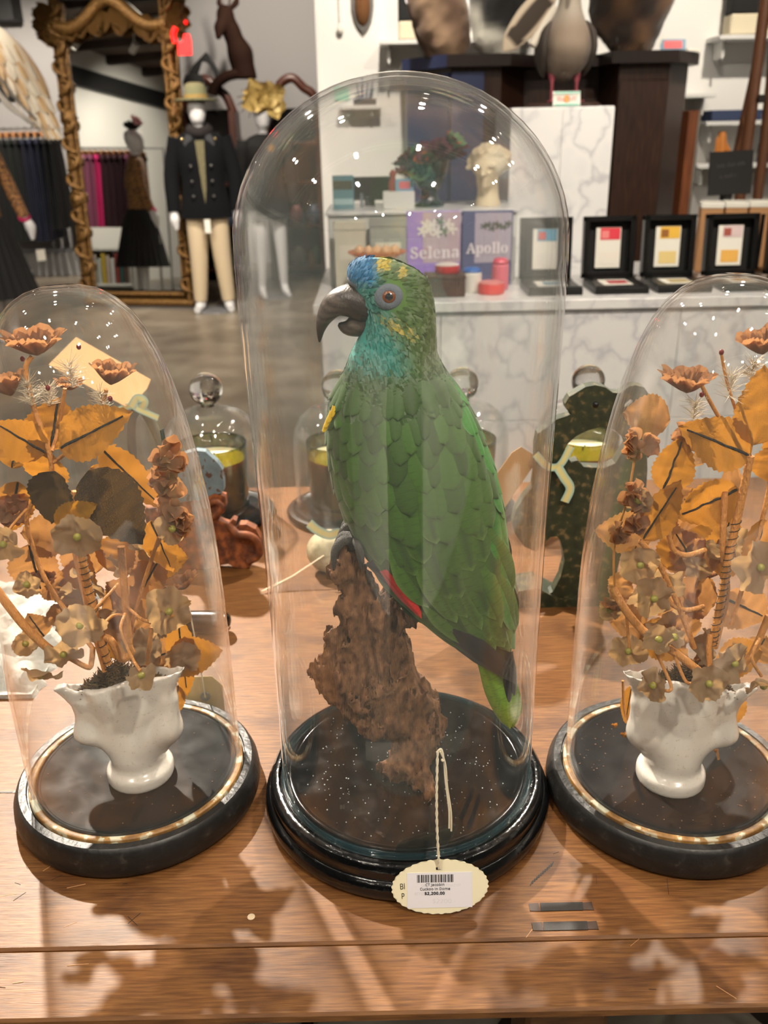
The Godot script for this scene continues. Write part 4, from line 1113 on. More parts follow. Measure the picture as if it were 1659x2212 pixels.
func side_dome(at: Vector3, data: Dictionary, second: bool) -> void:
	var which := "right" if second else "left"
	var black := mat("worn black paint", Color(1, 1, 1), 0.42, {"bump": ntex(51, 0.03, [], 512, 4), "bumps": 0.05, "scale": Vector3(6, 6, 6), "tex": ntex(52, 0.02, [[0.0, Color(0.08, 0.078, 0.075)], [0.6, Color(0.10, 0.098, 0.095)], [0.8, Color(0.14, 0.135, 0.13)], [1.0, Color(0.30, 0.27, 0.24)]], 512, 5)})
	var floor_ := mat("dark velvet-brown disc " + which, Color(0.075, 0.058, 0.058) if second else Color(0.068, 0.057, 0.05), 0.8, {"rtex": ntex(53, 0.012, [[0.0, Color(0.5, 0.5, 0.5)], [1.0, Color(0.8, 0.8, 0.8)]], 512, 5), "scale": Vector3(4, 4, 4), "bump": ntex(54, 0.07, [], 256, 3), "bumps": 0.004, "spec": 0.2})
	var gilt := mat("chipped gilding", Color(1, 1, 1), 0.5, {"tex": ntex(55, 0.02, [[0.0, Color(0.30, 0.2, 0.1)], [0.4, Color(0.5, 0.36, 0.18)], [0.6, Color(0.62, 0.47, 0.27)], [0.62, Color(0.75, 0.75, 0.66)], [1.0, Color(0.8, 0.8, 0.72)]], 256, 4), "scale": Vector3(9, 9, 9)})
	var base := thing("dome_base", "black wooden base with chipped gilt ring under the " + ("dome by the green animal" if second else "dome with dark brown leaf"), "dome base", at, "black dome bases")
	part(base, "plinth", MB.new().lathe([Vector2(0, 0), Vector2(0.112, 0), Vector2(0.1165, 0.004), Vector2(0.1182, 0.011), Vector2(0.1172, 0.020), Vector2(0.1142, 0.0275), Vector2(0.1125, 0.030), Vector2(0.1110, 0.0312), Vector2(0.1110, 0.0312), Vector2(0.1045, 0.0312), Vector2(0.1045, 0.0312), Vector2(0.1035, 0.0275), Vector2(0.0, 0.0275)], 96, Vector3.ZERO, false).outward(), black)
	part(base, "gilt_ring", MB.new().lathe([Vector2(0.1022, 0.0275), Vector2(0.1022, 0.0312), Vector2(0.1010, 0.0325), Vector2(0.0972, 0.0325), Vector2(0.0958, 0.0312), Vector2(0.0958, 0.0275)], 96, Vector3.ZERO, false), gilt)
	part(base, "floor_disc", MB.new().lathe([Vector2(0.0955, 0.0275), Vector2(0.0950, 0.0318), Vector2(0.0925, 0.0325), Vector2(0.0905, 0.0318), Vector2(0.0905, 0.0318), Vector2(0, 0.0318)], 96, Vector3.ZERO, false), floor_)
	var specks := MB.new()
	for k in (150 if second else 60):
		var a := rng.randf() * TAU
		var r := sqrt(rng.randf()) * 0.088
		specks.box(Vector3(rng.randf_range(0.0003, 0.0016), 0.0003, rng.randf_range(0.0003, 0.0014)), Vector3(cos(a) * r, 0.0320, sin(a) * r))
	part(base, "crumbs", specks, mat("dry moss crumbs", Color(0.42, 0.32, 0.25), 0.9)).set_meta("kind", "stuff")
	var prof := SIDE_DOME.map(func(q): return Vector2(q[1], q[0] + 0.0022))
	var dome := thing("glass_dome", "clear glass dome over ochre leaves, " + ("the one nearer the black picture frames" if second else "the one in front of the gilded mirror"), "glass dome", at, "glass domes")
	part(dome, "glass", shell(prof, 0.0026), glass())
	# vase: a hand-shaped fan of white glazed pottery, its cavity open above
	var foot := Vector3(-0.007 if second else 0.007, 0.0318, 0.020 if second else 0.014)
	var flip := -1.0 if second else 1.0
	var caps := [
		[Vector3(0, 0.022, 0), Vector3(-0.002, 0.036, 0), 0.0205, 0.019], [Vector3(-0.003, 0.030, 0), Vector3(-0.045, 0.093, 0.0), 0.018, 0.009], [Vector3(-0.035, 0.082, 0), Vector3(-0.069, 0.106, 0.0), 0.010, 0.0045], [Vector3(-0.003, 0.030, 0), Vector3(-0.025, 0.104, 0.003), 0.018, 0.014], [Vector3(-0.002, 0.030, 0), Vector3(0.0, 0.108, 0.004), 0.020, 0.015], [Vector3(0.0, 0.030, 0), Vector3(0.025, 0.114, 0.002), 0.020, 0.013], [Vector3(0.02, 0.08, 0), Vector3(0.053, 0.128, 0), 0.014, 0.005],
		[Vector3(-0.018, 0.045, 0.002), Vector3(-0.043, 0.055, 0.004), 0.013, 0.0105], [Vector3(-0.043, 0.055, 0.004), Vector3(-0.045, 0.077, 0.002), 0.0105, 0.006], [Vector3(0.012, 0.045, 0.002), Vector3(0.033, 0.060, 0.006), 0.017, 0.013], [Vector3(0.033, 0.060, 0.006), Vector3(0.038, 0.088, 0.004), 0.012, 0.008], [Vector3(0.030, 0.052, 0.004), Vector3(0.022, 0.038, 0.002), 0.010, 0.009],
	]
	var field := func(p: Vector3) -> float:
		var d := capsules(p, caps, 0.010)
		var r := Vector2(p.x, p.z).length()
		var disc := maxf(r - 0.0285, absf(p.y - 0.0072) - 0.0042)
		disc = Vector2(maxf(r - 0.0265, 0.0), maxf(absf(p.y - 0.0078) - 0.0028, 0.0)).length() - 0.0050
		var neck := maxf(r - lerpf(0.026, 0.0195, smoothstep(0.008, 0.024, p.y)), absf(p.y - 0.017) - 0.010)
		var h := maxf(0.008 - absf(disc - neck), 0.0) / 0.008
		disc = minf(disc, neck) - h * h * 0.002
		h = maxf(0.008 - absf(d - disc), 0.0) / 0.008
		d = minf(d, disc) - h * h * 0.002
		var hollow := Vector3((p.x + 0.006) / 0.060, (p.y - 0.130) / 0.050, p.z / 0.0098).length() - 1.0
		var lip := p.y - (0.1125 + 0.175 * p.x + 0.0025 * sin(p.x * 95.0 + 0.6))
		return maxf(maxf(d, -hollow * 0.010), lip)
	var shape := nets(field, Vector3(-0.080, -0.004, -0.034), Vector3(0.066, 0.134, 0.034), 0.0020)
	if second:
		shape.xf(Transform3D(Basis.from_scale(Vector3(-1, 1, 1)), Vector3.ZERO)).flip()
	var glaze := mat("white glazed pottery", Color(0.82, 0.80, 0.765), 0.22, {"coat": 0.6, "coatr": 0.06, "tex": ntex(58, 0.06, [[0.0, Color(0.84, 0.8, 0.74)], [0.25, Color(1, 1, 1)], [1.0, Color(1, 1, 1)]], 256, 3), "scale": Vector3(12, 12, 12)})
	var vase := thing("hand_vase", "small white glazed pottery vase with fluted lobes, " + ("pale blossoms over its rim" if second else "a tan leaf behind its lip"), "vase", at + foot, "white pottery vases")
	part(vase, "pottery", shape, glaze)
	# the dried arrangement
	var fl := thing("dried_flowers", "arrangement of ochre cloth leaves and tan blossoms in white vase, " + ("gauzy pale petals hanging low" if second else "with two dark brown leaves"), "flowers", at + foot + Vector3(0, 0.09, 0), "dried flower arrangements")
	var o := Transform3D(Basis.IDENTITY, -(foot + Vector3(0, 0.09, 0)))
	var cloth := {"back": Color(1.0, 0.93, 0.8), "bump": ntex(60, 0.11, [], 256, 2), "bumps": 0.04, "scale": Vector3(9, 9, 9)}
	var weave := ntex(61, 0.02, [[0.0, Color(0.78, 0.76, 0.72)], [0.5, Color(1, 1, 1)], [1.0, Color(1, 0.97, 0.92)]], 256, 4)
	var ochre := [mat("ochre waxed cloth", Color(0.72, 0.52, 0.20), 0.5, cloth.merged({"tex": weave})), mat("dark brown cloth", Color(1, 1, 1), 0.5, cloth.merged({"tex": ntex(62, 0.03, [[0.0, Color(0.13, 0.105, 0.09)], [0.5, Color(0.21, 0.165, 0.125)], [0.6, Color(0.24, 0.19, 0.12)], [0.68, Color(0.42, 0.32, 0.14)], [1.0, Color(0.5, 0.38, 0.16)]], 256, 4), "back": Color(0.1, 0.1, 0.1)})), mat("olive brown cloth", Color(0.30, 0.235, 0.12), 0.55, cloth.merged({"tex": weave})), mat("yellow cloth", Color(0.80, 0.58, 0.12), 0.5, cloth.merged({"tex": weave})), mat("tan waxed cloth", Color(0.74, 0.56, 0.36), 0.5, cloth.merged({"tex": weave}))]
	var rib := mat("blackened leaf wire", Color(0.12, 0.10, 0.10), 0.7)
	var lm := [leaf_mesh(3, 1, 0.12), leaf_mesh(5, 1, 0.22), leaf_mesh(8, 1, 0.05)]
	var vm := [vein_mesh(0.12, 3), vein_mesh(0.22, 5), vein_mesh(0.05, 8)]
	var k := 0
	for q in data.leaf:
		var a := within(Vector3(q[0], q[1], q[2]), 0.014)
		var b := within(Vector3(q[3], q[4], q[5]), 0.014)
		var d := b - a
		var bas := along(d, Vector3(0.25 * sin(k * 2.1), 0.3 + 0.2 * sin(k * 1.3), 1.0).normalized())
		var l := part(fl, "leaf", lm[k % 3], ochre[q[7]], o * Transform3D(Basis(bas.x * q[6] * 1.2, bas.y * d.length() * 1.05, bas.z * q[6]), a), "dark brown leaf" if q[7] == 1 else "")
		if q[7] in [0, 4] and k % 4 != 3:
			part(l, "vein", vm[k % 3], rib)
		k += 1
	# smaller leaves filling the back of the bunch
	for i in 16:
		var an := TAU * i / 16.0
		var hgt := 0.15 + 0.016 * i * (0.6 if i % 2 else 1.0)
		var a := within(Vector3(foot.x + cos(an * 3.0) * 0.035, hgt, foot.z - 0.02 - 0.02 * absf(sin(an * 2.0))))
		var b := within(a + Vector3(cos(an * 5.0) * 0.05, 0.03 * sin(an * 4.0), -0.01 + 0.02 * sin(an)))
		var bas := along(b - a, Vector3(0.3 * sin(an), 0.3, 1.0).normalized())
		part(fl, "leaf", lm[i % 3], ochre[4 if i % 3 else 0], o * Transform3D(Basis(bas.x * 0.036, bas.y * (b - a).length(), bas.z * 0.034), a))
	var pale := mat("beige gauze", Color(0.80, 0.70, 0.56), 0.8, cloth.merged({"tex": ntex(63, 0.03, [[0.0, Color(0.82, 0.79, 0.74)], [1.0, Color(1, 1, 1)]], 256, 3)}))
	var bead := mat("green wax bead", Color(0.55, 0.52, 0.2), 0.35)
	var ball := MB.new().lathe([Vector2(0, -1), Vector2(0.5, -0.866), Vector2(0.866, -0.5), Vector2(1, 0), Vector2(0.866, 0.5), Vector2(0.5, 0.866), Vector2(0, 1)], 14).mesh()
	var pd := [petal_disc(1), petal_disc(2), petal_disc(5)]
	k = 0
	for q in data.disc:
		var p := within(Vector3(q[0], q[1], q[2]))
		var f := part(fl, "blossom", pd[k % 3], pale, o * Transform3D(facing(q[4], q[5]) * Basis(Vector3.BACK, k * 1.1) * Basis.from_scale(Vector3.ONE * q[3] * 1.18), p))
		part(f, "bead", ball, bead, Transform3D(Basis.from_scale(Vector3.ONE * 0.0027 / q[3]), Vector3(0, 0, 0.06)))
		k += 1
	# gauze petals crowding the lower stems
	for i in 13:
		var an := i * 2.4
		var p := within(Vector3(foot.x + cos(an) * (0.02 + 0.004 * i), 0.14 + 0.011 * ((i * 5) % 13), foot.z - 0.012 + 0.03 * sin(an * 1.3)))
		part(fl, "petal", pd[i % 3], pale if i % 3 else ochre[4], o * Transform3D(facing(0.9 * sin(an), 0.6 * cos(an * 1.7)) * Basis(Vector3.BACK, i * 1.7) * Basis.from_scale(Vector3.ONE * (0.016 + 0.004 * sin(i * 1.9))), p))
	var pink := mat("dusty peach cloth", Color(0.76, 0.58, 0.44), 0.75, cloth.merged({"tex": weave}))
	var fr := [frill(1, 3, 0.95), frill(4, 3, 0.85), frill(9, 3, 0.75)]
	k = 0
	for q in data.fan:
		var p := within(Vector3(q[0], q[1], q[2]))
		part(fl, "carnation", fr[k % 3], pink, o * Transform3D(facing(q[4], -q[5] * 0.5) * Basis(Vector3.BACK, 0.25 * sin(k * 2.0)) * Basis.from_scale(Vector3(q[3], q[3] * 1.05, q[3] * 0.6)), p))
		k += 1
	var cm := [cup(1), cup(4)]
	for q in data.cluster:
		var p := within(Vector3(q[0], q[1], q[2]))
		var stem_ := part(fl, "blossom_cluster", ball, pink, o * Transform3D(Basis.from_scale(Vector3.ONE * 0.004), p))
		for i in 15:
			var d := Vector3(rng.randf_range(-1, 1), rng.randf_range(-1, 1), rng.randf_range(-0.3, 1)).normalized()
			var size: float = q[3] * rng.randf_range(0.55, 0.85)
			part(stem_, "petal", cm[i % 2], pink, Transform3D(along(d, Vector3(0.3, 0.4, 0.8).normalized()) * Basis.from_scale(Vector3(1.1, 1, 1) * size / 0.004), d * q[3] * 0.28 / 0.004))
	var straw := mat("bleached grass", Color(0.82, 0.76, 0.66), 0.7, {"back": Color(0.4, 0.4, 0.4)})
	for q in data.spray:
		var p := within(Vector3(q[0], q[1], q[2]))
		var m := MB.new()
		for i in 95:
			var f := rng.randf()
			var d := Vector3(rng.randf_range(-1, 1), rng.randf_range(-0.1, 0.9), rng.randf_range(-0.8, 0.8)).normalized()
			var s := p + Vector3(0, (f - 0.75) * q[3] * 1.1, 0)
			m.tube([s, within(s + d * q[3] * rng.randf_range(0.5, 0.9))], [0.00028, 0.00012], 3, false)
		part(fl, "grass_spray", m, straw, o).set_meta("kind", "stuff")
	for q in data.bead:
		part(fl, "berry", ball, mat("dark red berry", Color(0.42, 0.06, 0.07), 0.3), o * Transform3D(Basis.from_scale(Vector3(0.0019, 0.0024, 0.0019)), within(Vector3(q[0], q[1], q[2]))))
	var twig := mat("paper-wrapped stem", Color(0.74, 0.50, 0.24), 0.65, {"bump": ntex(66, 0.06, [], 256, 3), "bumps": 0.12, "scale": Vector3(30, 12, 30)})
	var wire := mat("black florist wire", Color(0.05, 0.045, 0.04), 0.5)
	for q in data.stem:
		var pts := []
		for i in (q.size() - 2) / 3:
			pts.append(within(Vector3(q[2 + i * 3], q[3 + i * 3], q[4 + i * 3])))
		var c := curve(pts, 6)
		var s := part(fl, "stem", MB.new().tube(c, q[0], 8), wire if q[1] == 2 else twig, o)
		if q[1] == 1:
			var coil := []
			for i in c.size() * 9:
				var f: float = float(i) / 9.0
				var j := mini(int(f), c.size() - 2)
				if f < c.size() * 0.3:
					continue
				var p: Vector3 = c[j].lerp(c[j + 1], f - j)
				coil.append(p + Vector3(cos(i * 0.8), 0.15 * sin(i * 0.8), sin(i * 0.8)) * (q[0] + 0.0005))
			part(s, "wire", MB.new().tube(coil, 0.00035, 4), wire)
	if second:
		for q in POMPOM:
			part(fl, "pompom", frill(3, 2, 0.5), mat("golden pompom", Color(0.68, 0.45, 0.10), 0.7), o * Transform3D(facing(0.4, 0.3) * Basis.from_scale(Vector3.ONE * q[3]), within(Vector3(q[0], q[1], q[2]))))
	# moss filling the vase
	var moss := MB.new()
	var cx := -0.008 * flip
	for i in 1500:
		var a := rng.randf() * TAU
		var r := sqrt(rng.randf())
		var p := foot + Vector3(cx + cos(a) * r * 0.042, 0.102 + cos(a) * r * 0.007 * flip + (1.0 - r) * 0.024 - 0.006 * r, sin(a) * r * 0.0085)
		var d := Vector3(rng.randf_range(-1, 1), rng.randf_range(0.1, 1.0), rng.randf_range(-1, 1)).normalized() * rng.randf_range(0.004, 0.010)
		moss.tube([p, p + d * 0.5 + Vector3(rng.randf_range(-1, 1), 0, 0) * 0.002, p + d], [0.0009, 0.0008, 0.0003], 3, false, func(_p: Vector3, _s: float, _q: float) -> Color: return lin(0.34, 0.235, 0.13).lerp(lin(0.5, 0.38, 0.22), rng.randf()))
	part(fl, "moss", moss, mat("dry moss", Color(1, 1, 1), 0.9, {"vc": true}), o).set_meta("kind", "stuff")
	part(fl, "moss_bed", MB.new().lathe([Vector2(0, 0.022), Vector2(0.5, 0.014), Vector2(1.0, 0.0)], 24, Vector3.ZERO, false).xf(Transform3D(Basis.from_scale(Vector3(0.040, 1, 0.0085)), Vector3(foot.x + cx, foot.y + 0.098, foot.z))), mat("packed moss", Color(0.2, 0.135, 0.08), 0.95), o)

# ---------------------------------------------------------------- other things on the table
func ribbon(pts: Array, wide: float) -> MB:
	var c := curve(pts, 6)
	var rows := []
	for i in c.size():
		var t: Vector3 = (c[mini(i + 1, c.size() - 1)] - c[maxi(i - 1, 0)]).normalized()
		var s := t.cross(Vector3(0.15, 0.1, 1)).normalized() * wide * 0.5
		rows.append(PackedVector3Array([c[i] - s, c[i] - s * 0.3, c[i] + s * 0.3, c[i] + s]))
	return MB.new().loft(rows, false, false, func(_p: Vector3, _s: float, q: float) -> Color: return lin(0.80, 0.76, 0.52) if q > 0.2 and q < 0.6 else lin(0.52, 0.70, 0.70))

func make_table_things() -> void:
	# four candles under glass cloches along the back of the table
	var cup_glass := mat("olive green glass", Color(0.42, 0.40, 0.05), 0.03, {"refr": 0.05})
	var clear := mat("solid clear glass", Color(0.97, 0.97, 0.97), 0.0, {"refr": 0.05})
	var wax := mat("cream candle wax", Color(0.88, 0.84, 0.70), 0.5, {"sss": 0.4})
	var tray := mat("black cloche base", Color(0.03, 0.03, 0.033), 0.3)
	var tall := [Vector2(0.078, 0.012), Vector2(0.0785, 0.06), Vector2(0.079, 0.11), Vector2(0.078, 0.135), Vector2(0.074, 0.155), Vector2(0.065, 0.172), Vector2(0.050, 0.184), Vector2(0.032, 0.190), Vector2(0.018, 0.193), Vector2(0.0, 0.194)]
	var cloche := shell(tall, 0.003, 64).mesh()
	var knob := []
	for k in 17:
		var a := -PI / 2 + PI * k / 16.0
		knob.append(Vector2(cos(a) * 0.027, 0.2225 + sin(a) * 0.027))
	knob[0] = Vector2(0, 0.1945)
	knob[1] = Vector2(0.012, 0.1945)
	knob[2] = Vector2(0.0105, 0.1985)
	var ball := MB.new().lathe(knob, 40, Vector3.ZERO, false).outward().mesh()
	var glass_cup := MB.new().lathe([Vector2(0, 0), Vector2(0.048, 0), Vector2(0.053, 0.003), Vector2(0.054, 0.01), Vector2(0.056, 0.06), Vector2(0.058, 0.118), Vector2(0.0575, 0.120), Vector2(0.0562, 0.120), Vector2(0.0555, 0.118), Vector2(0.0535, 0.06), Vector2(0.0515, 0.014), Vector2(0.046, 0.009), Vector2(0, 0.009)], 56, Vector3.ZERO, false).outward().mesh()
	var wax_m := MB.new().lathe([Vector2(0, 0.0095), Vector2(0.050, 0.0145), Vector2(0.052, 0.05), Vector2(0.0538, 0.094), Vector2(0.0538, 0.094), Vector2(0.045, 0.0925), Vector2(0, 0.092)], 48, Vector3.ZERO, false).outward().mesh()
	var tray_m := MB.new().lathe([Vector2(0, 0), Vector2(0.092, 0), Vector2(0.096, 0.003), Vector2(0.0965, 0.008), Vector2(0.093, 0.012), Vector2(0.093, 0.012), Vector2(0.087, 0.0135), Vector2(0.084, 0.0135), Vector2(0.084, 0.011), Vector2(0.0, 0.011)], 64, Vector3.ZERO, false).outward().mesh()
	var spots := [[-0.284, "beside the blue and rust ornament"], [-0.070, "half hidden by the parrot's chest"], [0.131, "half hidden by the parrot's tail side"], [0.335, "behind the carved green animal"]]
	for s in spots:
		var p := Vector3(s[0], TABLE, -1.388)
		var b := thing("cloche_base", "round black tray under the candle cloche " + s[1], "tray", p, "black cloche trays")
		part(b, "tray", tray_m, tray)
		var cd := thing("candle", "olive glass candle with cream wax " + s[1], "candle", p + Vector3(0, 0.011, 0), "candles under glass cloches")
		part(cd, "cup", glass_cup, cup_glass)
		part(cd, "wax", wax_m, wax)
		part(cd, "wick", MB.new().tube([Vector3(0, 0.091, 0), Vector3(0.001, 0.098, 0), Vector3(0.003, 0.103, 0)], 0.0012, 6), mat("charred wick", Color(0.1, 0.08, 0.06), 0.9))
		var c := thing("glass_cloche", "clear bell cloche with ball knob over the candle " + s[1], "cloche", p, "glass cloches")
		part(c, "bell", cloche, glass())
		part(c, "knob", ball, clear)
	# a cut-out animal in mottled dark green
	var body_ := PackedVector2Array([Vector2(-0.028, 0.286), Vector2(-0.023, 0.295), Vector2(-0.015, 0.300), Vector2(-0.004, 0.307), Vector2(0.008, 0.309), Vector2(0.020, 0.306), Vector2(0.030, 0.299), Vector2(0.038, 0.298), Vector2(0.043, 0.301), Vector2(0.049, 0.306), Vector2(0.057, 0.308), Vector2(0.068, 0.305), Vector2(0.077, 0.293), Vector2(0.075, 0.283), Vector2(0.073, 0.276),
		Vector2(0.0592, 0.2842), Vector2(0.058, 0.288), Vector2(0.052, 0.290), Vector2(0.046, 0.284), Vector2(0.045, 0.276), Vector2(0.054, 0.278), Vector2(0.0590, 0.2835), Vector2(0.0731, 0.2752),
		Vector2(0.073, 0.270), Vector2(0.076, 0.265), Vector2(0.075, 0.254), Vector2(0.076, 0.242),
		Vector2(0.0495, 0.2388), Vector2(0.036, 0.251), Vector2(0.019, 0.255), Vector2(0.003, 0.251), Vector2(-0.011, 0.244), Vector2(-0.022, 0.233), Vector2(-0.026, 0.222), Vector2(-0.015, 0.208), Vector2(-0.007, 0.211), Vector2(0.001, 0.202), Vector2(0.011, 0.201), Vector2(0.028, 0.200), Vector2(0.041, 0.206), Vector2(0.046, 0.216), Vector2(0.053, 0.230), Vector2(0.0498, 0.2380), Vector2(0.0761, 0.2412),
		Vector2(0.080, 0.220), Vector2(0.083, 0.197), Vector2(0.084, 0.165), Vector2(0.075, 0.132), Vector2(0.063, 0.098), Vector2(0.058, 0.063), Vector2(0.055, 0.028), Vector2(0.054, 0.0), Vector2(-0.044, 0.0), Vector2(-0.044, 0.010), Vector2(-0.028, 0.022), Vector2(-0.019, 0.044), Vector2(-0.015, 0.068), Vector2(-0.018, 0.084), Vector2(-0.023, 0.100), Vector2(-0.028, 0.105), Vector2(-0.036, 0.104), Vector2(-0.054, 0.083), Vector2(-0.070, 0.091), Vector2(-0.083, 0.110), Vector2(-0.087, 0.125), Vector2(-0.083, 0.144), Vector2(-0.073, 0.162), Vector2(-0.063, 0.175), Vector2(-0.061, 0.201), Vector2(-0.062, 0.232), Vector2(-0.060, 0.248), Vector2(-0.047, 0.257), Vector2(-0.038, 0.266), Vector2(-0.025, 0.270), Vector2(-0.019, 0.273), Vector2(-0.026, 0.279)])
	var mottled := mat("mottled green paint", Color(1, 1, 1), 0.6, {"tex": ntex(71, 0.035, [[0.0, Color(0.09, 0.12, 0.07)], [0.5, Color(0.15, 0.18, 0.105)], [0.66, Color(0.19, 0.20, 0.115)], [0.74, Color(0.33, 0.29, 0.18)], [1.0, Color(0.44, 0.37, 0.24)]], 512, 6), "scale": Vector3(3.5, 3.5, 3.5), "bump": ntex(72, 0.05, [], 256, 3), "bumps": 0.03})
	var g := thing("carved_animal", "flat cut-out animal in mottled dark green with a ribbon tied on it", "ornament", Vector3(0.255, TABLE, -1.06))
	part(g, "figure", MB.new().slab(body_, 0.018), mottled)
	part(g, "eye", MB.new().lathe([Vector2(0, 0.003), Vector2(0.003, 0.002), Vector2(0.004, 0)], 12, Vector3.ZERO, false), mat("dark bead eye", Color(0.05, 0.05, 0.07), 0.2), Transform3D(Basis(Vector3.RIGHT, PI / 2), Vector3(0.010, 0.284, 0.009)))
	part(g, "foot", MB.new().slab(PackedVector2Array([Vector2(-0.09, 0.0), Vector2(0.06, 0.0), Vector2(0.06, 0.012), Vector2(-0.02, 0.012), Vector2(-0.05, 0.030), Vector2(-0.075, 0.026)]), 0.05, Vector3(0, 0, -0.012)), mottled)
	var band := mat("pale blue and cream ribbon", Color(1, 1, 1), 0.6, {"vc": true, "rim": 0.3})
	var tie := part(g, "ribbon", ribbon([Vector3(-0.062, 0.222, 0.012), Vector3(-0.048, 0.207, 0.014), Vector3(-0.036, 0.205, 0.016), Vector3(-0.028, 0.212, 0.016), Vector3(-0.018, 0.232, 0.014)], 0.010), band)
	part(tie, "tail", ribbon([Vector3(-0.034, 0.206, 0.018), Vector3(-0.026, 0.193, 0.018), Vector3(-0.016, 0.176, 0.016), Vector3(-0.022, 0.157, 0.016)], 0.012), band)
	var manila := mat("manila card", Color(0.72, 0.56, 0.36), 0.8)
	part(g, "tag", MB.new().slab(PackedVector2Array([Vector2(0, 0), Vector2(0.009, -0.012), Vector2(0.010, -0.085), Vector2(-0.040, -0.085), Vector2(-0.038, -0.012), Vector2(-0.030, 0)]), 0.0006), manila, at_(-0.060, 0.214, -0.004, 0.5, 0.15, -0.62), "manila price card")
	# blue and rust painted iron ornament behind the first flower dome
	var rusty := mat("rusty iron", Color(1, 1, 1), 0.75, {"tex": ntex(74, 0.03, [[0.0, Color(0.22, 0.11, 0.06)], [0.5, Color(0.42, 0.22, 0.10)], [0.75, Color(0.55, 0.30, 0.13)], [1.0, Color(0.5, 0.36, 0.27)]], 256, 5), "scale": Vector3(7, 7, 7), "bump": ntex(75, 0.05, [], 256, 3), "bumps": 0.04})
	var blue := mat("chipped blue-grey paint", Color(1, 1, 1), 0.6, {"tex": ntex(76, 0.03, [[0.0, Color(0.34, 0.40, 0.43)], [0.66, Color(0.40, 0.47, 0.50)], [0.72, Color(0.3, 0.22, 0.18)], [1.0, Color(0.3, 0.2, 0.15)]], 256, 4), "scale": Vector3(7, 7, 7)})
	var r := thing("iron_ornament", "blue-grey and rust painted iron ornament with curled leaf beside the candle", "ornament", Vector3(-0.25, TABLE, -1.19))
	part(r, "shoulder", MB.new().slab(PackedVector2Array([Vector2(-0.060, 0.165), Vector2(-0.044, 0.178), Vector2(-0.029, 0.186), Vector2(-0.015, 0.189), Vector2(-0.002, 0.187), Vector2(0.013, 0.171), Vector2(0.020, 0.159), Vector2(0.018, 0.153), Vector2(0.020, 0.142), Vector2(0.019, 0.128), Vector2(0.014, 0.123), Vector2(-0.002, 0.119), Vector2(-0.014, 0.107), Vector2(-0.06, 0.105)]), 0.014), blue, Transform3D.IDENTITY, "blue-grey painted shoulder")
	part(r, "leaf_base", MB.new().slab(PackedVector2Array([Vector2(-0.013, 0.114), Vector2(0.005, 0.123), Vector2(0.020, 0.118), Vector2(0.020, 0.102), Vector2(0.016, 0.093), Vector2(0.010, 0.088), Vector2(0.007, 0.080), Vector2(0.021, 0.074), Vector2(0.028, 0.082), Vector2(0.033, 0.079), Vector2(0.031, 0.071), Vector2(0.023, 0.067), Vector2(0.020, 0.062), Vector2(0.029, 0.063), Vector2(0.037, 0.073), Vector2(0.047, 0.073), Vector2(0.060, 0.065), Vector2(0.067, 0.049), Vector2(0.066, 0.033), Vector2(0.056, 0.016), Vector2(0.047, 0.004), Vector2(0.039, 0.0), Vector2(0.023, 0.003), Vector2(0.015, 0.009), Vector2(0.004, 0.007), Vector2(-0.005, 0.003), Vector2(-0.024, 0.0), Vector2(-0.10, 0.0), Vector2(-0.10, 0.10), Vector2(-0.05, 0.11)]), 0.016), rusty, Transform3D.IDENTITY, "rust brown leafy foot")
	part(r, "petal", MB.new().tube(curve([Vector3(0.022, 0.072, 0.006), Vector3(0.034, 0.062, 0.016), Vector3(0.050, 0.060, 0.018), Vector3(0.062, 0.048, 0.014), Vector3(0.062, 0.025, 0.010), Vector3(0.045, 0.012, 0.008)], 5), 0.006, 8), rusty)
	part(r, "curl", MB.new().tube(curve([Vector3(-0.012, 0.098, 0.006), Vector3(0.004, 0.112, 0.010), Vector3(0.014, 0.104, 0.010), Vector3(0.006, 0.092, 0.010), Vector3(-0.004, 0.080, 0.008), Vector3(0.0, 0.05, 0.008)], 5), 0.005, 8), rusty)
	part(r, "loop", MB.new().tube(curve([Vector3(-0.116, 0.10, -0.02), Vector3(-0.116, 0.16, -0.025), Vector3(-0.113, 0.215, -0.03), Vector3(-0.103, 0.238, -0.03), Vector3(-0.091, 0.236, -0.03), Vector3(-0.078, 0.205, -0.03), Vector3(-0.066, 0.165, -0.025), Vector3(-0.05, 0.13, -0.01)], 5), 0.0065, 10), mat("dull grey-brown iron", Color(0.33, 0.29, 0.25), 0.7), Transform3D.IDENTITY, "grey-brown iron loop")
	var tie2 := part(r, "ribbon", ribbon([Vector3(-0.139, 0.237, -0.02), Vector3(-0.118, 0.246, -0.018), Vector3(-0.104, 0.250, -0.016), Vector3(-0.092, 0.243, -0.016), Vector3(-0.068, 0.232, -0.014)], 0.009), band)
	part(tie2, "bow", ribbon([Vector3(-0.104, 0.249, -0.014), Vector3(-0.094, 0.262, -0.012), Vector3(-0.084, 0.258, -0.01), Vector3(-0.090, 0.247, -0.014)], 0.012), band)
	part(r, "tag", MB.new().slab(PackedVector2Array([Vector2(0, 0.012), Vector2(-0.006, 0.028), Vector2(-0.15, 0.030), Vector2(-0.15, -0.030), Vector2(-0.006, -0.028), Vector2(0, -0.012)]), 0.0006), manila, at_(-0.092, 0.262, -0.03, 0.0, -0.9, -0.58), "manila price card")
	var mt := thing("manila_tag", "pale manila tag with a punched hole hanging behind the flower dome", "tag", Vector3(-0.207, TABLE + 0.001, -0.816))
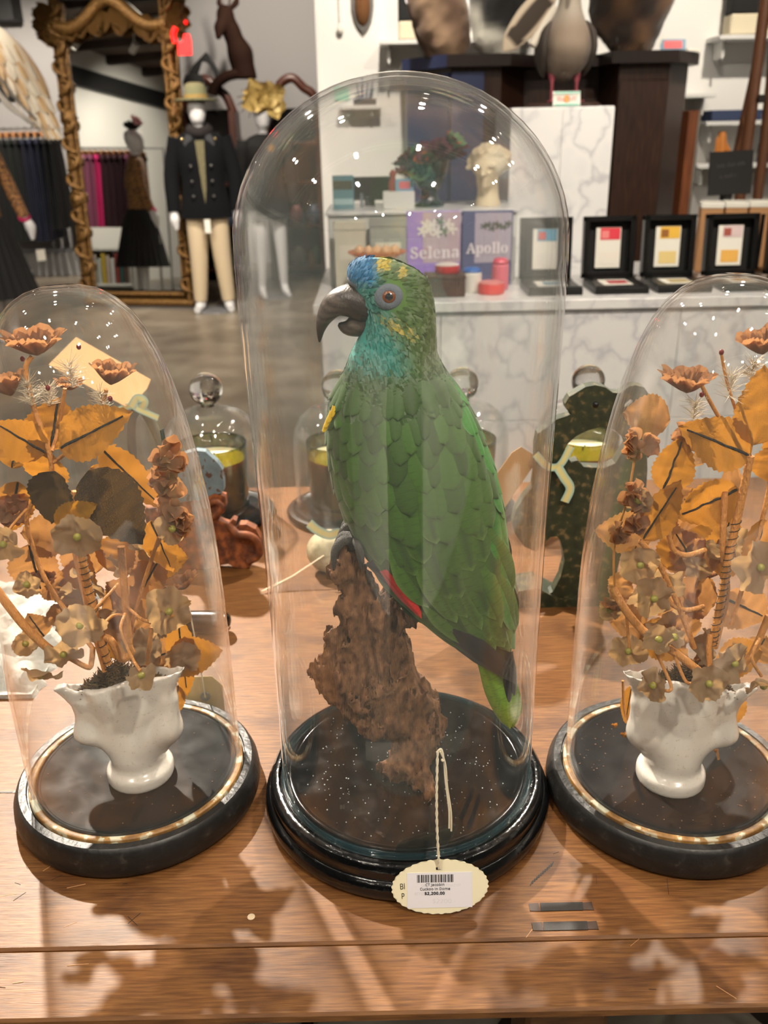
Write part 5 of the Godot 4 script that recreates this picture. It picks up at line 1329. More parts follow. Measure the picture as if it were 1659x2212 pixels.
	part(mt, "card", MB.new().slab(PackedVector2Array([Vector2(-0.024, 0.0), Vector2(0.024, 0.0), Vector2(0.024, 0.038), Vector2(0.013, 0.050), Vector2(-0.012, 0.050), Vector2(-0.024, 0.038)]), 0.0006), mat("pale manila card", Color(0.78, 0.68, 0.48), 0.8), at_(0, 0, 0, 0.05, -0.12))
	part(mt, "eyelet", MB.new().lathe([Vector2(0.0025, 0), Vector2(0.0025, 0.0008), Vector2(0.0055, 0.0008), Vector2(0.0055, 0)], 18, Vector3.ZERO, false), mat("grey paper eyelet", Color(0.6, 0.58, 0.55), 0.7), at_(0.004, 0.026, -0.0025, 0.05, PI / 2 - 0.12))
	part(mt, "string", MB.new().tube(curve([Vector3(0.004, 0.026, -0.001), Vector3(0.002, 0.06, -0.004), Vector3(-0.002, 0.14, -0.002)], 4), 0.0008, 6), mat("cream cotton string", Color(0.86, 0.82, 0.72), 0.9))
	# cream gourd tied with a ribbon, its pale stalk across the table
	var gp := Vector3(-0.083, TABLE, -1.172)
	var gourd := thing("cream_gourd", "cream ribbed gourd with striped ribbon behind the driftwood", "gourd", gp)
	var rows := []
	for i in 13:
		var a := -PI / 2 + PI * i / 12.0
		var rr := PackedVector3Array()
		for j in 40:
			var b := -TAU * j / 40.0
			var f := 1.0 + 0.07 * absf(cos(b * 4.0))
			rr.append(Vector3(cos(b) * cos(a) * 0.031 * f, 0.032 + sin(a) * 0.032, sin(b) * cos(a) * 0.031 * f))
		rows.append(rr)
	part(gourd, "rind", MB.new().loft(rows, true, false), mat("cream gourd rind", Color(1, 1, 1), 0.6, {"tex": ntex(78, 0.03, [[0.0, Color(0.35, 0.33, 0.25)], [0.3, Color(0.66, 0.62, 0.5)], [1.0, Color(0.78, 0.74, 0.62)]], 256, 4), "scale": Vector3(10, 10, 10)}))
	part(gourd, "ribbon", ribbon([Vector3(-0.026, 0.082, 0.01), Vector3(-0.012, 0.072, 0.016), Vector3(0.004, 0.066, 0.018), Vector3(0.018, 0.068, 0.016), Vector3(0.026, 0.05, 0.02)], 0.014), band)
	part(gourd, "stalk", MB.new().tube([Vector3(-0.095, 0.003, 0.069), Vector3(-0.075, 0.008, 0.06), Vector3(-0.05, 0.017, 0.05), Vector3(-0.005, 0.04, 0.031)], [0.0006, 0.0032, 0.0018, 0.0014], 8, true, null, 0.5), mat("bleached stalk", Color(0.82, 0.74, 0.62), 0.7))
	# a polished dark horn lying down, and a white plaster relief at the table's side
	var h := thing("horn_handle", "dark polished horn lying on the table behind the flower dome", "horn", Vector3(-0.26, TABLE, -1.0))
	part(h, "horn", MB.new().tube(curve([Vector3(-0.10, 0.012, -0.02), Vector3(-0.04, 0.016, -0.006), Vector3(0.02, 0.017, 0.0), Vector3(0.046, 0.015, 0.003), Vector3(0.056, 0.012, 0.005)], 5), [0.008, 0.009, 0.010, 0.0108, 0.0115, 0.012, 0.0125, 0.013, 0.0135, 0.014, 0.0145, 0.015, 0.0155, 0.016, 0.016, 0.0155, 0.0145, 0.0125, 0.0095, 0.006, 0.001], 20), mat("dark polished horn", Color(0.07, 0.05, 0.04), 0.25))
	part(h, "worn_patch", MB.new().tube(curve([Vector3(0.046, 0.011, 0.0155), Vector3(0.054, 0.012, 0.0125), Vector3(0.0555, 0.012, 0.008)], 3), 0.0022, 8), mat("worn amber horn", Color(0.45, 0.27, 0.1), 0.4))
	var p := thing("plaster_relief", "white rough plaster relief at the table's edge behind the leaves", "relief", Vector3(-0.54, TABLE, -0.99))
	var fn := noise(81, 22.0, 4)
	var grid := []
	for i in 30:
		var rr := PackedVector3Array()
		for j in 40:
			var x := lerpf(-0.16, 0.125, j / 39.0)
			var zz := lerpf(0.13, -0.13, i / 29.0)
			var edge: float = minf(minf(j, 39 - j) / 3.0, minf(i, 29 - i) / 3.0)
			rr.append(Vector3(x + fn.get_noise_2d(zz, 5.0) * 0.02, (0.028 + fn.get_noise_2d(x * 1.5, zz * 1.5) * 0.022) * clampf(edge, 0.0, 1.0), zz))
		grid.append(rr)
	part(p, "relief", MB.new().loft(grid, false, false), mat("white plaster", Color(0.70, 0.70, 0.675), 0.7, {"bump": ntex(82, 0.05, [], 256, 3), "bumps": 0.15, "scale": Vector3(8, 8, 8)}))
	part(p, "backing", bx(Vector3(0.285, 0.006, 0.26), Vector3(-0.0175, 0.003, 0)), mat("white plaster"))

# ---------------------------------------------------------------- marble counter and what stands on it
func marble() -> StandardMaterial3D:
	var veins := ntex(91, 0.004, [[0.0, Color(0.87, 0.865, 0.86)], [0.38, Color(0.86, 0.858, 0.855)], [0.46, Color(0.79, 0.79, 0.80)], [0.49, Color(0.74, 0.74, 0.755)], [0.53, Color(0.82, 0.82, 0.825)], [0.62, Color(0.87, 0.867, 0.862)], [0.80, Color(0.85, 0.85, 0.85)], [1.0, Color(0.82, 0.82, 0.825)]], 1024, 3)
	veins.noise.domain_warp_enabled = true
	veins.noise.domain_warp_amplitude = 60.0
	veins.noise.domain_warp_frequency = 0.006
	return mat("grey-veined white marble", Color(1, 1, 1), 0.28, {"tex": veins, "scale": Vector3(1.1, 0.9, 1.1), "world": true})

func printed(parent: Node3D, called: String, rect: Array, col: Color, z: float, key := "") -> void:
	part(parent, called, bx(Vector3(rect[2], rect[3], 0.0008), Vector3(rect[0], rect[1], z)), mat(key if key else "print %.2f %.2f %.2f" % [col.r, col.g, col.b], col, 0.55))

func make_counter() -> void:
	var m := marble()
	var core := mat("white lacquer", Color(0.82, 0.82, 0.81), 0.4)
	var c := thing("marble_counter", "long white counter faced with grey-veined marble slabs behind the table", "counter", Vector3(1.0, 0, -3.36))
	part(c, "carcass", bx(Vector3(2.4, 0.90, 0.80), Vector3(0, 0.45, 0)), core)
	part(c, "worktop", bx(Vector3(2.44, 0.035, 0.86), Vector3(0, 0.9225, 0), 0.003), m)
	for row in 2:
		for k in 6:
			part(c, "tile", bx(Vector3(0.398, [0.52, 0.375][row], 0.018), Vector3(-0.998 + 0.4 * k, [0.262, 0.712][row], 0.411), 0.0015), m)
	var r := thing("riser_shelf", "low white marble riser on the counter under the plaster head", "riser", Vector3(0.16, 0.94, -3.52))
	part(r, "box", bx(Vector3(0.68, 0.245, 0.40), Vector3(0, 0.1225, 0), 0.003), core)
	part(r, "top", bx(Vector3(0.70, 0.012, 0.42), Vector3(0, 0.251, 0), 0.002), m)
	# printed boards leaning on the riser
	var s := thing("flower_poster", "purple boxed kit with white blossoms and the word Selena", "box", Vector3(0.197, 0.94, -3.27))
	part(s, "box", bx(Vector3(0.192, 0.258, 0.03), Vector3(0, 0.129, 0), 0.002), mat("lilac card", Color(0.62, 0.5, 0.8), 0.5))
	printed(s, "print", [0.028, 0.17, 0.132, 0.172], Color(0.72, 0.64, 0.68), 0.0155)
	printed(s, "print", [-0.02, 0.042, 0.15, 0.07], Color(0.56, 0.42, 0.78), 0.0155)
	var petal := PackedVector2Array()
	for k in 40:
		var a := TAU * k / 40.0
		petal.append(Vector2(cos(a), sin(a)) * (0.6 + 0.4 * cos(a * 5.0)))
	var pm := MB.new().slab(petal, 0.0012).mesh()
	var lily := mat("white lily print", Color(0.88, 0.86, 0.82), 0.6)
	var stem := mat("leaf green print", Color(0.40, 0.45, 0.28), 0.6)
	for k in 9:
		part(s, "blossom_print", pm, stem if k % 4 == 3 else lily, at_(-0.04 + (k % 5) * 0.026 + (k / 5) * 0.012, 0.192 + (k / 5) * 0.024 + 0.006 * sin(k * 2.0), 0.0165) * Transform3D(Basis.from_scale(Vector3(0.022, 0.022, 1)), Vector3.ZERO))
	lettering(s, "lettering", "Selena", 0.042, mat("white print", Color(0.9, 0.88, 0.9), 0.6), at_(0.005, 0.118, 0.018), "Droid Serif", 700, 0.95)
	var a := thing("head_poster", "blue-grey boxed kit with the word Apollo and a dark plant", "box", Vector3(0.388, 0.94, -3.27))
	part(a, "box", bx(Vector3(0.180, 0.256, 0.03), Vector3(0, 0.128, 0), 0.002), mat("slate blue card", Color(0.32, 0.34, 0.5), 0.5))
	printed(a, "print", [0.02, 0.165, 0.13, 0.17], Color(0.66, 0.63, 0.7), 0.0155)
	printed(a, "print", [0.055, 0.05, 0.06, 0.075], Color(0.30, 0.29, 0.5), 0.0155)
	for k in 7:
		part(a, "leaf_print", pm, mat("dark leaf print", Color(0.26, 0.29, 0.24), 0.6), at_(-0.012 + k * 0.014, 0.205 + 0.008 * sin(k * 2.4), 0.0165) * Transform3D(Basis.from_scale(Vector3(0.018, 0.012, 1)), Vector3.ZERO))
	lettering(a, "lettering", "Apollo", 0.038, mat("white print"), at_(0.0, 0.13, 0.018), "Droid Serif", 700, 0.9)
	var chest := thing("wooden_chest", "small brown wooden box before the purple boxed kit", "box", Vector3(0.222, 0.94, -3.06))
	part(chest, "body", bx(Vector3(0.135, 0.058, 0.09), Vector3(0, 0.029, 0), 0.003), mat("brown box wood", Color(0.34, 0.19, 0.12), 0.5, {"tex": ntex(94, 0.02, [[0.0, Color(0.7, 0.7, 0.7)], [1.0, Color(1, 1, 1)]], 256, 4), "scale": Vector3(2, 14, 14)}))
	part(chest, "lid", bx(Vector3(0.139, 0.016, 0.094), Vector3(0, 0.066, 0), 0.003), mat("brown box wood"))
	var toys := [["red_tin", "small red tin with white lid on the wooden box", Vector3(0.232, 1.014, -3.06), Color(0.72, 0.1, 0.13), 0.042, 0.034, Color(0.86, 0.82, 0.8)], ["red_jar", "coral red jar on the counter under the word Apollo", Vector3(0.385, 0.94, -3.08), Color(0.86, 0.27, 0.27), 0.046, 0.044, Color(0.82, 0.5, 0.5)], ["white_jar", "white jar with blue lid beside the coral red jar", Vector3(0.322, 0.94, -3.12), Color(0.86, 0.85, 0.82), 0.034, 0.085, Color(0.2, 0.4, 0.7)], ["pink_jar", "tall pink jar behind the coral red jar", Vector3(0.425, 0.94, -3.16), Color(0.85, 0.42, 0.5), 0.030, 0.11, Color(0.8, 0.3, 0.4)]]
	for q in toys:
		var t := thing(q[0], q[1], "jar", q[2], "small jars on the counter")
		part(t, "body", MB.new().lathe([Vector2(0, 0), Vector2(q[4] * 0.9, 0), Vector2(q[4], 0.006), Vector2(q[4], q[5] * 0.72), Vector2(q[4] * 0.92, q[5] * 0.8), Vector2(0, q[5] * 0.8)], 24), mat(q[0] + " glaze", q[3], 0.35))
		part(t, "lid", MB.new().lathe([Vector2(0, q[5]), Vector2(q[4] * 0.7, q[5] * 0.97), Vector2(q[4] * 0.95, q[5] * 0.86), Vector2(q[4] * 0.95, q[5] * 0.8), Vector2(0, q[5] * 0.8)], 24), mat(q[0] + " lid", q[6], 0.35))
	# cream boxes and an orange dish before the riser
	var boxes := [["cream_box", "cream cardboard box beside the orange dish", Vector3(-0.10, 0.94, -3.24), Vector3(0.11, 0.235, 0.05), Color(0.8, 0.79, 0.72)], ["clear_box", "grey acrylic display box before the riser", Vector3(0.035, 0.94, -3.27), Vector3(0.13, 0.24, 0.03), Color(0.6, 0.61, 0.59)]]
	for q in boxes:
		var t := thing(q[0], q[1], "box", q[2])
		part(t, "body", bx(q[3] - Vector3(0, 0.03, 0), Vector3(0, q[3].y * 0.5 - 0.015, 0), 0.002), mat(q[0] + " card", q[4], 0.6))
		part(t, "lid", bx(Vector3(q[3].x + 0.004, 0.03, q[3].z + 0.004), Vector3(0, q[3].y - 0.015, 0), 0.002), mat(q[0] + " card"))
		printed(t, "label_print", [0, q[3].y * 0.55, q[3].x * 0.7, 0.05], Color(0.86, 0.84, 0.78), q[3].z * 0.5 + 0.0006)
	var dish := thing("orange_dish", "shallow orange and cream dish on a stand beside the purple kit", "dish", Vector3(-0.005, 0.94, -3.10))
	part(dish, "stand", MB.new().lathe([Vector2(0, 0), Vector2(0.04, 0), Vector2(0.04, 0.008), Vector2(0.012, 0.02), Vector2(0.012, 0.10), Vector2(0.03, 0.118), Vector2(0, 0.118)], 24), mat("cream ceramic", Color(0.8, 0.76, 0.66), 0.4))
	part(dish, "bowl", MB.new().lathe([Vector2(0, 0.118), Vector2(0.06, 0.122), Vector2(0.098, 0.142), Vector2(0.10, 0.146), Vector2(0.095, 0.146), Vector2(0.06, 0.130), Vector2(0, 0.126)], 32), mat("orange lustre", Color(0.78, 0.42, 0.18), 0.4))
	for k in 5:
		part(dish, "shell", MB.new().lathe([Vector2(0, 0.03), Vector2(0.014, 0.022), Vector2(0.02, 0.008), Vector2(0.016, 0), Vector2(0, 0)], 14), mat("peach shell", Color(0.82, 0.66, 0.5), 0.5), at_(-0.06 + k * 0.03, 0.138, 0.01 * (k % 2)))
	# on the riser: black hat block with a flower hat, plaster head, white box, books
	var top := 0.94 + 0.257
	var hb := thing("hat_block", "black glossy display head wearing the purple flower hat", "display head", Vector3(0.195, top, -3.5))
	part(hb, "neck", MB.new().lathe([Vector2(0, 0), Vector2(0.055, 0), Vector2(0.056, 0.006), Vector2(0.038, 0.02), Vector2(0.03, 0.045), Vector2(0.034, 0.07)], 28, Vector3.ZERO, false), mat("black gloss", Color(0.02, 0.02, 0.024), 0.12))
	part(hb, "head", body(fine([[0.055, 0, 0, 0.02, 0.02], [0.065, 0, 0.005, 0.04, 0.045], [0.09, 0, 0.008, 0.055, 0.062], [0.13, 0, 0, 0.07, 0.075], [0.17, 0, -0.005, 0.072, 0.078], [0.20, 0, -0.005, 0.055, 0.06], [0.215, 0, -0.005, 0.005, 0.005]], 3), 28), mat("black gloss"))
	var fh := thing("flower_hat", "wreath hat of dark purple flowers with orange and green leaves", "hat", Vector3(0.195, top + 0.175, -3.5))
	var cols := [Color(0.36, 0.13, 0.21), Color(0.38, 0.16, 0.24), Color(0.80, 0.32, 0.12), Color(0.33, 0.48, 0.34), Color(0.34, 0.12, 0.2), Color(0.37, 0.15, 0.23)]
	for k in 26:
		var an := TAU * k / 26.0
		var e := Vector3(cos(an) * 0.088 + (0.02 if k % 3 == 0 else 0.0), 0.018 + 0.03 * sin(an * 2.0 + 0.6) - (0.05 if cos(an) < -0.5 else 0.0), sin(an) * 0.088)
		part(fh, "flower" if k % 6 != 3 else "leaf", frill(k, 2, 0.62), mat("hat flower %d" % (k % 6), cols[k % 6], 0.8), Transform3D(Basis(Vector3.UP, -an) * Basis(Vector3.BACK, -0.7) * Basis.from_scale(Vector3.ONE * (0.050 + 0.012 * sin(k * 3.0))), e))
	part(fh, "band", MB.new().tube(curve([Vector3(-0.09, 0, 0), Vector3(0, 0.0, 0.09), Vector3(0.09, 0, 0), Vector3(0, 0, -0.09), Vector3(-0.09, 0, 0)], 6), 0.012, 8), mat("dark hat felt", Color(0.08, 0.05, 0.06), 0.9))
	make_plaster_head(Vector3(0.412, top, -3.48))
	var wb := thing("white_box", "white box with a colourful card on the riser", "box", Vector3(0.078, top, -3.44))
	part(wb, "body", bx(Vector3(0.115, 0.06, 0.09), Vector3(0, 0.03, 0), 0.002), core)
	part(wb, "card", bx(Vector3(0.065, 0.042, 0.002), Vector3(0.022, 0.081, 0.01)), mat("blue card", Color(0.45, 0.62, 0.72), 0.6))
	printed(wb, "print", [0.022, 0.081, 0.04, 0.025], Color(0.8, 0.38, 0.45), 0.0118)
	part(wb, "doll", body(fine([[0.06, -0.02, -0.01, 0.014, 0.012], [0.085, -0.02, -0.01, 0.018, 0.013], [0.105, -0.02, -0.01, 0.009, 0.009], [0.12, -0.02, -0.01, 0.013, 0.012], [0.135, -0.02, -0.01, 0.002, 0.002]], 3), 14), mat("red and tan doll", Color(0.55, 0.2, 0.2), 0.7))
	var bk := thing("blue_book", "blue and teal book standing at the end of the riser", "book", Vector3(-0.125, top, -3.44))
	part(bk, "cover", bx(Vector3(0.078, 0.118, 0.022), Vector3(0, 0.059, 0), 0.002), mat("teal book cover", Color(0.35, 0.52, 0.56), 0.5))
	printed(bk, "print", [0, 0.028, 0.07, 0.02], Color(0.62, 0.74, 0.76), 0.0118)
	printed(bk, "print", [0, 0.085, 0.07, 0.03], Color(0.28, 0.30, 0.24), 0.0118)
	var till := thing("black_till", "black till screen and keypad behind the blue book", "till", Vector3(-0.03, top, -3.60))
	part(till, "screen", bx(Vector3(0.17, 0.085, 0.02), Vector3(0, 0.062, 0), 0.004), mat("black plastic", Color(0.03, 0.03, 0.035), 0.3))
	part(till, "stand", bx(Vector3(0.04, 0.03, 0.06), Vector3(0, 0.015, 0), 0.003), mat("black plastic"))
	part(till, "pen", bx(Vector3(0.012, 0.05, 0.012), Vector3(-0.03, 0.025, 0.06), 0.002), mat("grey pen", Color(0.4, 0.42, 0.45), 0.4))
	# open black shadow boxes holding framed cards
	var tell := ["seen through the parrot dome, blue and red card", "with a red and white card", "with a yellow card above a gold one", "with a portrait card above an orange one", "at the end of the row, cut by the picture's edge"]
	var inks := [[Color(0.35, 0.6, 0.72), Color(0.75, 0.3, 0.3), Color(0.84, 0.83, 0.8)], [Color(0.82, 0.22, 0.28), Color(0.86, 0.5, 0.5), Color(0.86, 0.84, 0.8)], [Color(0.86, 0.68, 0.25), Color(0.55, 0.35, 0.15), Color(0.84, 0.75, 0.5)], [Color(0.8, 0.72, 0.72), Color(0.6, 0.3, 0.25), Color(0.86, 0.66, 0.32)], [Color(0.8, 0.78, 0.74), Color(0.5, 0.5, 0.5), Color(0.84, 0.83, 0.8)]]
	var at := [0.594, 0.818, 1.030, 1.252, 1.474]
	var frame := mat("black box frame", Color(0.022, 0.022, 0.024), 0.35)
	var felt := mat("black felt", Color(0.035, 0.035, 0.036), 0.9)
	for k in 5:
		var b := thing("shadow_box", "open black shadow box " + tell[k], "shadow box", Vector3(at[k], 0.94, -3.22), "black shadow boxes on the counter")
		var lean := at_(0, 0.022, -0.01, 0, -0.10)
		part(b, "back", bx(Vector3(0.15, 0.19, 0.004), Vector3(0, 0.105, -0.014)), felt, lean)
		for q in [[-0.082, 0.105, 0.018, 0.21], [0.082, 0.105, 0.018, 0.21], [0, 0.009, 0.182, 0.018], [0, 0.201, 0.182, 0.018]]:
			part(b, "frame", bx(Vector3(q[2], q[3], 0.036), Vector3(q[0], q[1], 0), 0.002), frame, lean)
		var card := part(b, "card", bx(Vector3(0.088, 0.138, 0.003), Vector3(0, 0.103, -0.006)), mat("white card stock", Color(0.86, 0.85, 0.81), 0.6), lean)
		printed(card, "print", [0.006, 0.150, 0.070, 0.040], inks[k][0], -0.004)
		printed(card, "print", [-0.012, 0.148, 0.026, 0.026], inks[k][1], -0.0034)
		printed(card, "print", [0.002, 0.066, 0.062, 0.042], inks[k][2], -0.004)
		part(b, "base", bx(Vector3(0.182, 0.022, 0.20), Vector3(0, 0.011, 0.115), 0.002), frame)
		var inlay := part(b, "tray_card", bx(Vector3(0.10, 0.003, 0.125), Vector3(0, 0.0225, 0.11)), mat("white card stock"))
		part(inlay, "tray_print", bx(Vector3(0.066, 0.001, 0.06), Vector3(0.008, 0.0246, 0.105)), mat("tray print %d" % k, inks[k][2 if k > 1 else 0].darkened(0.2), 0.5))
		for q in [[-0.07, 0.115, 0.03, 0.19], [0.07, 0.115, 0.03, 0.19], [0, 0.030, 0.18, 0.026], [0, 0.198, 0.18, 0.026]]:
			part(b, "tray_rim", bx(Vector3(q[2], 0.006, q[3]), Vector3(q[0], 0.0245, q[1]), 0.001), frame)

func make_plaster_head(at: Vector3) -> void:
	# antique plaster head turned a little, curls round the brow
	var t := thing("plaster_bust", "cream plaster head with curly hair on the marble riser", "bust", at, "", -0.35)
	var caps := [[Vector3(0, 0.0, 0), Vector3(0, 0.05, 0), 0.040, 0.030], [Vector3(0, 0.05, 0), Vector3(0.0, 0.085, 0.012), 0.030, 0.034], [Vector3(0, 0.080, 0.032), Vector3(0, 0.12, 0.034), 0.024, 0.036], [Vector3(0, 0.14, 0.0), Vector3(0, 0.142, -0.012), 0.054, 0.052], [Vector3(0, 0.125, 0.062), Vector3(0, 0.106, 0.074), 0.006, 0.0085], [Vector3(-0.006, 0.086, 0.058), Vector3(0.006, 0.086, 0.058), 0.006, 0.006], [Vector3(0, 0.070, 0.050), Vector3(0, 0.073, 0.052), 0.012, 0.010], [Vector3(-0.028, 0.133, 0.056), Vector3(0.028, 0.133, 0.056), 0.0075, 0.0075]]
	# curls over the skull, leaving the face free
	for k in 70:
		var y := 1.0 - 1.25 * (k + 0.5) / 70.0
		var a := k * 2.39996
		var d := Vector3(cos(a) * sqrt(1.0 - y * y), y, sin(a) * sqrt(1.0 - y * y))
		if d.z > 0.35 and d.y < 0.42:
			continue
		var p := Vector3(0, 0.140, -0.004) + d * Vector3(0.056, 0.054, 0.056)
		var q := Vector3(sin(k * 4.0), cos(k * 2.3), sin(k * 1.7)) * 0.006
		caps.append([p - q, p + q, 0.0105, 0.0085])
	var eyes := [Vector3(-0.019, 0.120, 0.066), Vector3(0.019, 0.120, 0.066)]
	var f := func(p: Vector3) -> float:
		var d := capsules(p, caps, 0.007)
		for e in eyes:
			d = maxf(d, 0.0095 - p.distance_to(e))
		return maxf(d, -p.y)
	part(t, "plaster", nets(f, Vector3(-0.085, -0.004, -0.085), Vector3(0.085, 0.212, 0.092), 0.0042), mat("cream plaster", Color(0.80, 0.75, 0.64), 0.7), Transform3D(Basis.from_scale(Vector3(1.22, 1.06, 1.2)), Vector3.ZERO))

# ---------------------------------------------------------------- pedestal, gull and the dark cabinet behind
func fur_lump(rows: Array, sd: int, amp: float, tint: Callable) -> MB:
	var f := noise(sd, 14.0, 4)
	var m := body(fine(rows, 5), 44, true, tint)
	for i in m.v.size():
		var p := m.v[i]
		m.v[i] += Vector3(f.get_noise_3dv(p), f.get_noise_3dv(p + Vector3(5, 0, 0)) * 0.6, f.get_noise_3dv(p + Vector3(0, 5, 0))) * amp
	return m

func hairs(on: MB, count: int, len: float, down: Vector3, sd: int) -> MB:
	# short hairs standing on a surface, in that surface's own colours
	var r := RandomNumberGenerator.new()
	r.seed = sd
	var m := MB.new()
	for k in count:
		var t := r.randi_range(0, on.ix.size() / 3 - 1) * 3
		var a := on.v[on.ix[t]]
		var b := on.v[on.ix[t + 1]]
		var d := on.v[on.ix[t + 2]]
		var n := (d - a).cross(b - a)
		if n.length_squared() < 1e-14:
			continue
		n = n.normalized()
		var p := a.lerp(b, r.randf()).lerp(d, r.randf())
		var e := p + (n * 0.6 + down + Vector3(r.randf_range(-0.3, 0.3), r.randf_range(-0.3, 0.3), r.randf_range(-0.3, 0.3))).normalized() * len * r.randf_range(0.6, 1.3)
		var s := n.cross(e - p).normalized() * len * 0.09
		var c := on.c[on.ix[t]].darkened(r.randf_range(0.0, 0.35)) if r.randf() < 0.6 else on.c[on.ix[t]].lightened(r.randf_range(0.0, 0.12))
		m.tri(m.vert(p - s, c), m.vert(p + s, c), m.vert(e, c))
	return m

func make_desk() -> void:
	var m := marble()
	var ped := thing("marble_pedestal", "tall square pedestal of white veined marble under the gull", "pedestal", Vector3(0.74, 0, -4.06))
	for k in 2:
		part(ped, "slab", bx(Vector3(0.204, 1.53, 0.02), Vector3(-0.1025 + k * 0.205, 0.765, 0.24), 0.0015), m)
		part(ped, "slab", bx(Vector3(0.02, 1.53, 0.46), Vector3(-0.195 + k * 0.39, 0.765, 0), 0.0015), m)
	part(ped, "top", bx(Vector3(0.406, 0.02, 0.49), Vector3(0, 1.525, 0.003), 0.002), m)
	part(ped, "core", bx(Vector3(0.37, 1.51, 0.45), Vector3(0, 0.755, 0)), mat("white lacquer"))
	# gull
	var gp := Vector3(0.770, 1.557, -3.97)
	var tan := lin(0.50, 0.44, 0.38)
	var g := thing("stuffed_gull", "stuffed grey-brown gull standing on a flat plinth with pink legs", "gull", gp)
	part(g, "plinth", MB.new().lathe([Vector2(0, 0), Vector2(0.15, 0), Vector2(0.155, 0.008), Vector2(0.14, 0.016), Vector2(0, 0.018)], 36).xf(Transform3D(Basis.from_scale(Vector3(1, 1, 0.6)), Vector3(0, -0.02, 0))), mat("brown plinth wood", Color(0.2, 0.13, 0.1), 0.5))
	var gb := body(fine([[0.085, 0.0, -0.03, 0.01, 0.01], [0.10, 0.0, -0.025, 0.055, 0.06], [0.14, 0.0, -0.01, 0.088, 0.10], [0.19, 0.0, 0.0, 0.100, 0.115], [0.24, 0.0, 0.0, 0.092, 0.105], [0.29, 0.0, 0.01, 0.066, 0.078], [0.33, 0.0, 0.018, 0.048, 0.056], [0.38, 0.0, 0.02, 0.040, 0.044], [0.43, 0.0, 0.03, 0.040, 0.048], [0.46, 0.0, 0.035, 0.030, 0.036], [0.475, 0.0, 0.035, 0.003, 0.003]], 4), 32, true, func(p: Vector3, _s: float, _q: float) -> Color: return tan.lerp(lin(0.33, 0.28, 0.24), smoothstep(0.05, 0.09, absf(p.x)) * smoothstep(0.3, 0.2, p.y)).lerp(lin(0.62, 0.58, 0.53), smoothstep(0.24, 0.34, p.y)))
	part(g, "body", gb, mat("gull plumage", Color(1, 1, 1), 0.8, {"vc": true, "rim": 0.3}))
	part(g, "plumage", hairs(gb, 3500, 0.016, Vector3(0, -0.9, 0), 3), mat("gull plumage")).set_meta("kind", "stuff")
	part(g, "beak", MB.new().tube(curve([Vector3(0, 0.43, 0.07), Vector3(0, 0.428, 0.10), Vector3(0, 0.42, 0.125), Vector3(0, 0.41, 0.13)], 4), [0.014, 0.013, 0.012, 0.011, 0.010, 0.009, 0.008, 0.008, 0.007, 0.006, 0.005, 0.003, 0.001], 10), mat("yellow gull beak", Color(0.7, 0.55, 0.25), 0.5))
	for s in [-1.0, 1.0]:
		part(g, "wing", body(fine([[0.09, s * 0.078, -0.04, 0.004, 0.01], [0.12, s * 0.088, -0.03, 0.016, 0.05], [0.18, s * 0.10, -0.02, 0.022, 0.085], [0.25, s * 0.092, -0.01, 0.022, 0.07], [0.29, s * 0.07, 0.0, 0.01, 0.02]], 3), 20), mat("dark gull wing", Color(0.24, 0.21, 0.19), 0.8))
		var leg := part(g, "leg", MB.new().tube([Vector3(s * 0.05, 0.105, -0.01), Vector3(s * 0.05, 0.085, -0.005), Vector3(s * 0.05, 0.07, 0.0), Vector3(s * 0.05, 0.0, 0.0)], [0.016, 0.013, 0.007, 0.006], 10), mat("pink gull leg", Color(0.55, 0.24, 0.28), 0.6))
		for d in [-0.5, 0.0, 0.5]:
			part(leg, "toe", MB.new().tube([Vector3(s * 0.05, 0.002, 0), Vector3(s * 0.05 + d * 0.05, 0.001, 0.05)], [0.005, 0.002], 6), mat("pink gull leg"))
	var raised := part(g, "raised_wing", body(fine([[-0.155, 0, 0, 0.006, 0.004], [-0.12, 0, 0, 0.034, 0.010], [-0.06, 0, 0, 0.05, 0.014], [0.0, 0, 0, 0.056, 0.016], [0.07, 0, 0, 0.05, 0.014], [0.13, 0, 0, 0.03, 0.010], [0.16, 0, 0, 0.004, 0.004]], 3), 24, true, func(p: Vector3, _s: float, _q: float) -> Color: return lin(0.20, 0.16, 0.13) if absf(p.x) < 0.034 and absf(p.y) < 0.11 else lin(0.72, 0.66, 0.58)), mat("gull plumage"), at_(-0.155, 0.30, 0.02, 0.2, 0.0, -0.75), "raised wing, pale with dark middle")
	part(raised, "shoulder", MB.new().tube(curve([Vector3(0.05, 0.10, 0.0), Vector3(0.06, 0.02, 0.0), Vector3(0.075, -0.06, 0.0)], 4), 0.018, 10), mat("white gull feathers", Color(0.78, 0.75, 0.7), 0.8))
	var card := thing("small_card", "white tent card with pink and orange lettering at the gull's feet", "card", Vector3(0.757, 1.537, -3.835), "", 0.0)
	part(card, "face", bx(Vector3(0.108, 0.055, 0.002), Vector3(0, 0.0275, 0), 0.0), mat("white card stock"), at_(0, 0, 0, 0, -0.2))
	printed(card, "print", [0, 0.049, 0.100, 0.006], Color(0.45, 0.75, 0.68), 0.004)
	printed(card, "print", [0, 0.006, 0.100, 0.006], Color(0.45, 0.75, 0.68), 0.004)
	scribble(card, "lettering", 0.078, 0.018, mat("pink lettering", Color(0.86, 0.42, 0.42), 0.6), at_(0, 0.019, 0.002, 0, -0.2), 2)
	part(card, "sun_print", MB.new().lathe([Vector2(0, 0.0006), Vector2(0.013, 0.0006)], 20, Vector3.ZERO, false), mat("orange print", Color(0.9, 0.6, 0.3), 0.6), at_(0, 0.027, -0.002, 0, PI / 2 - 0.2))
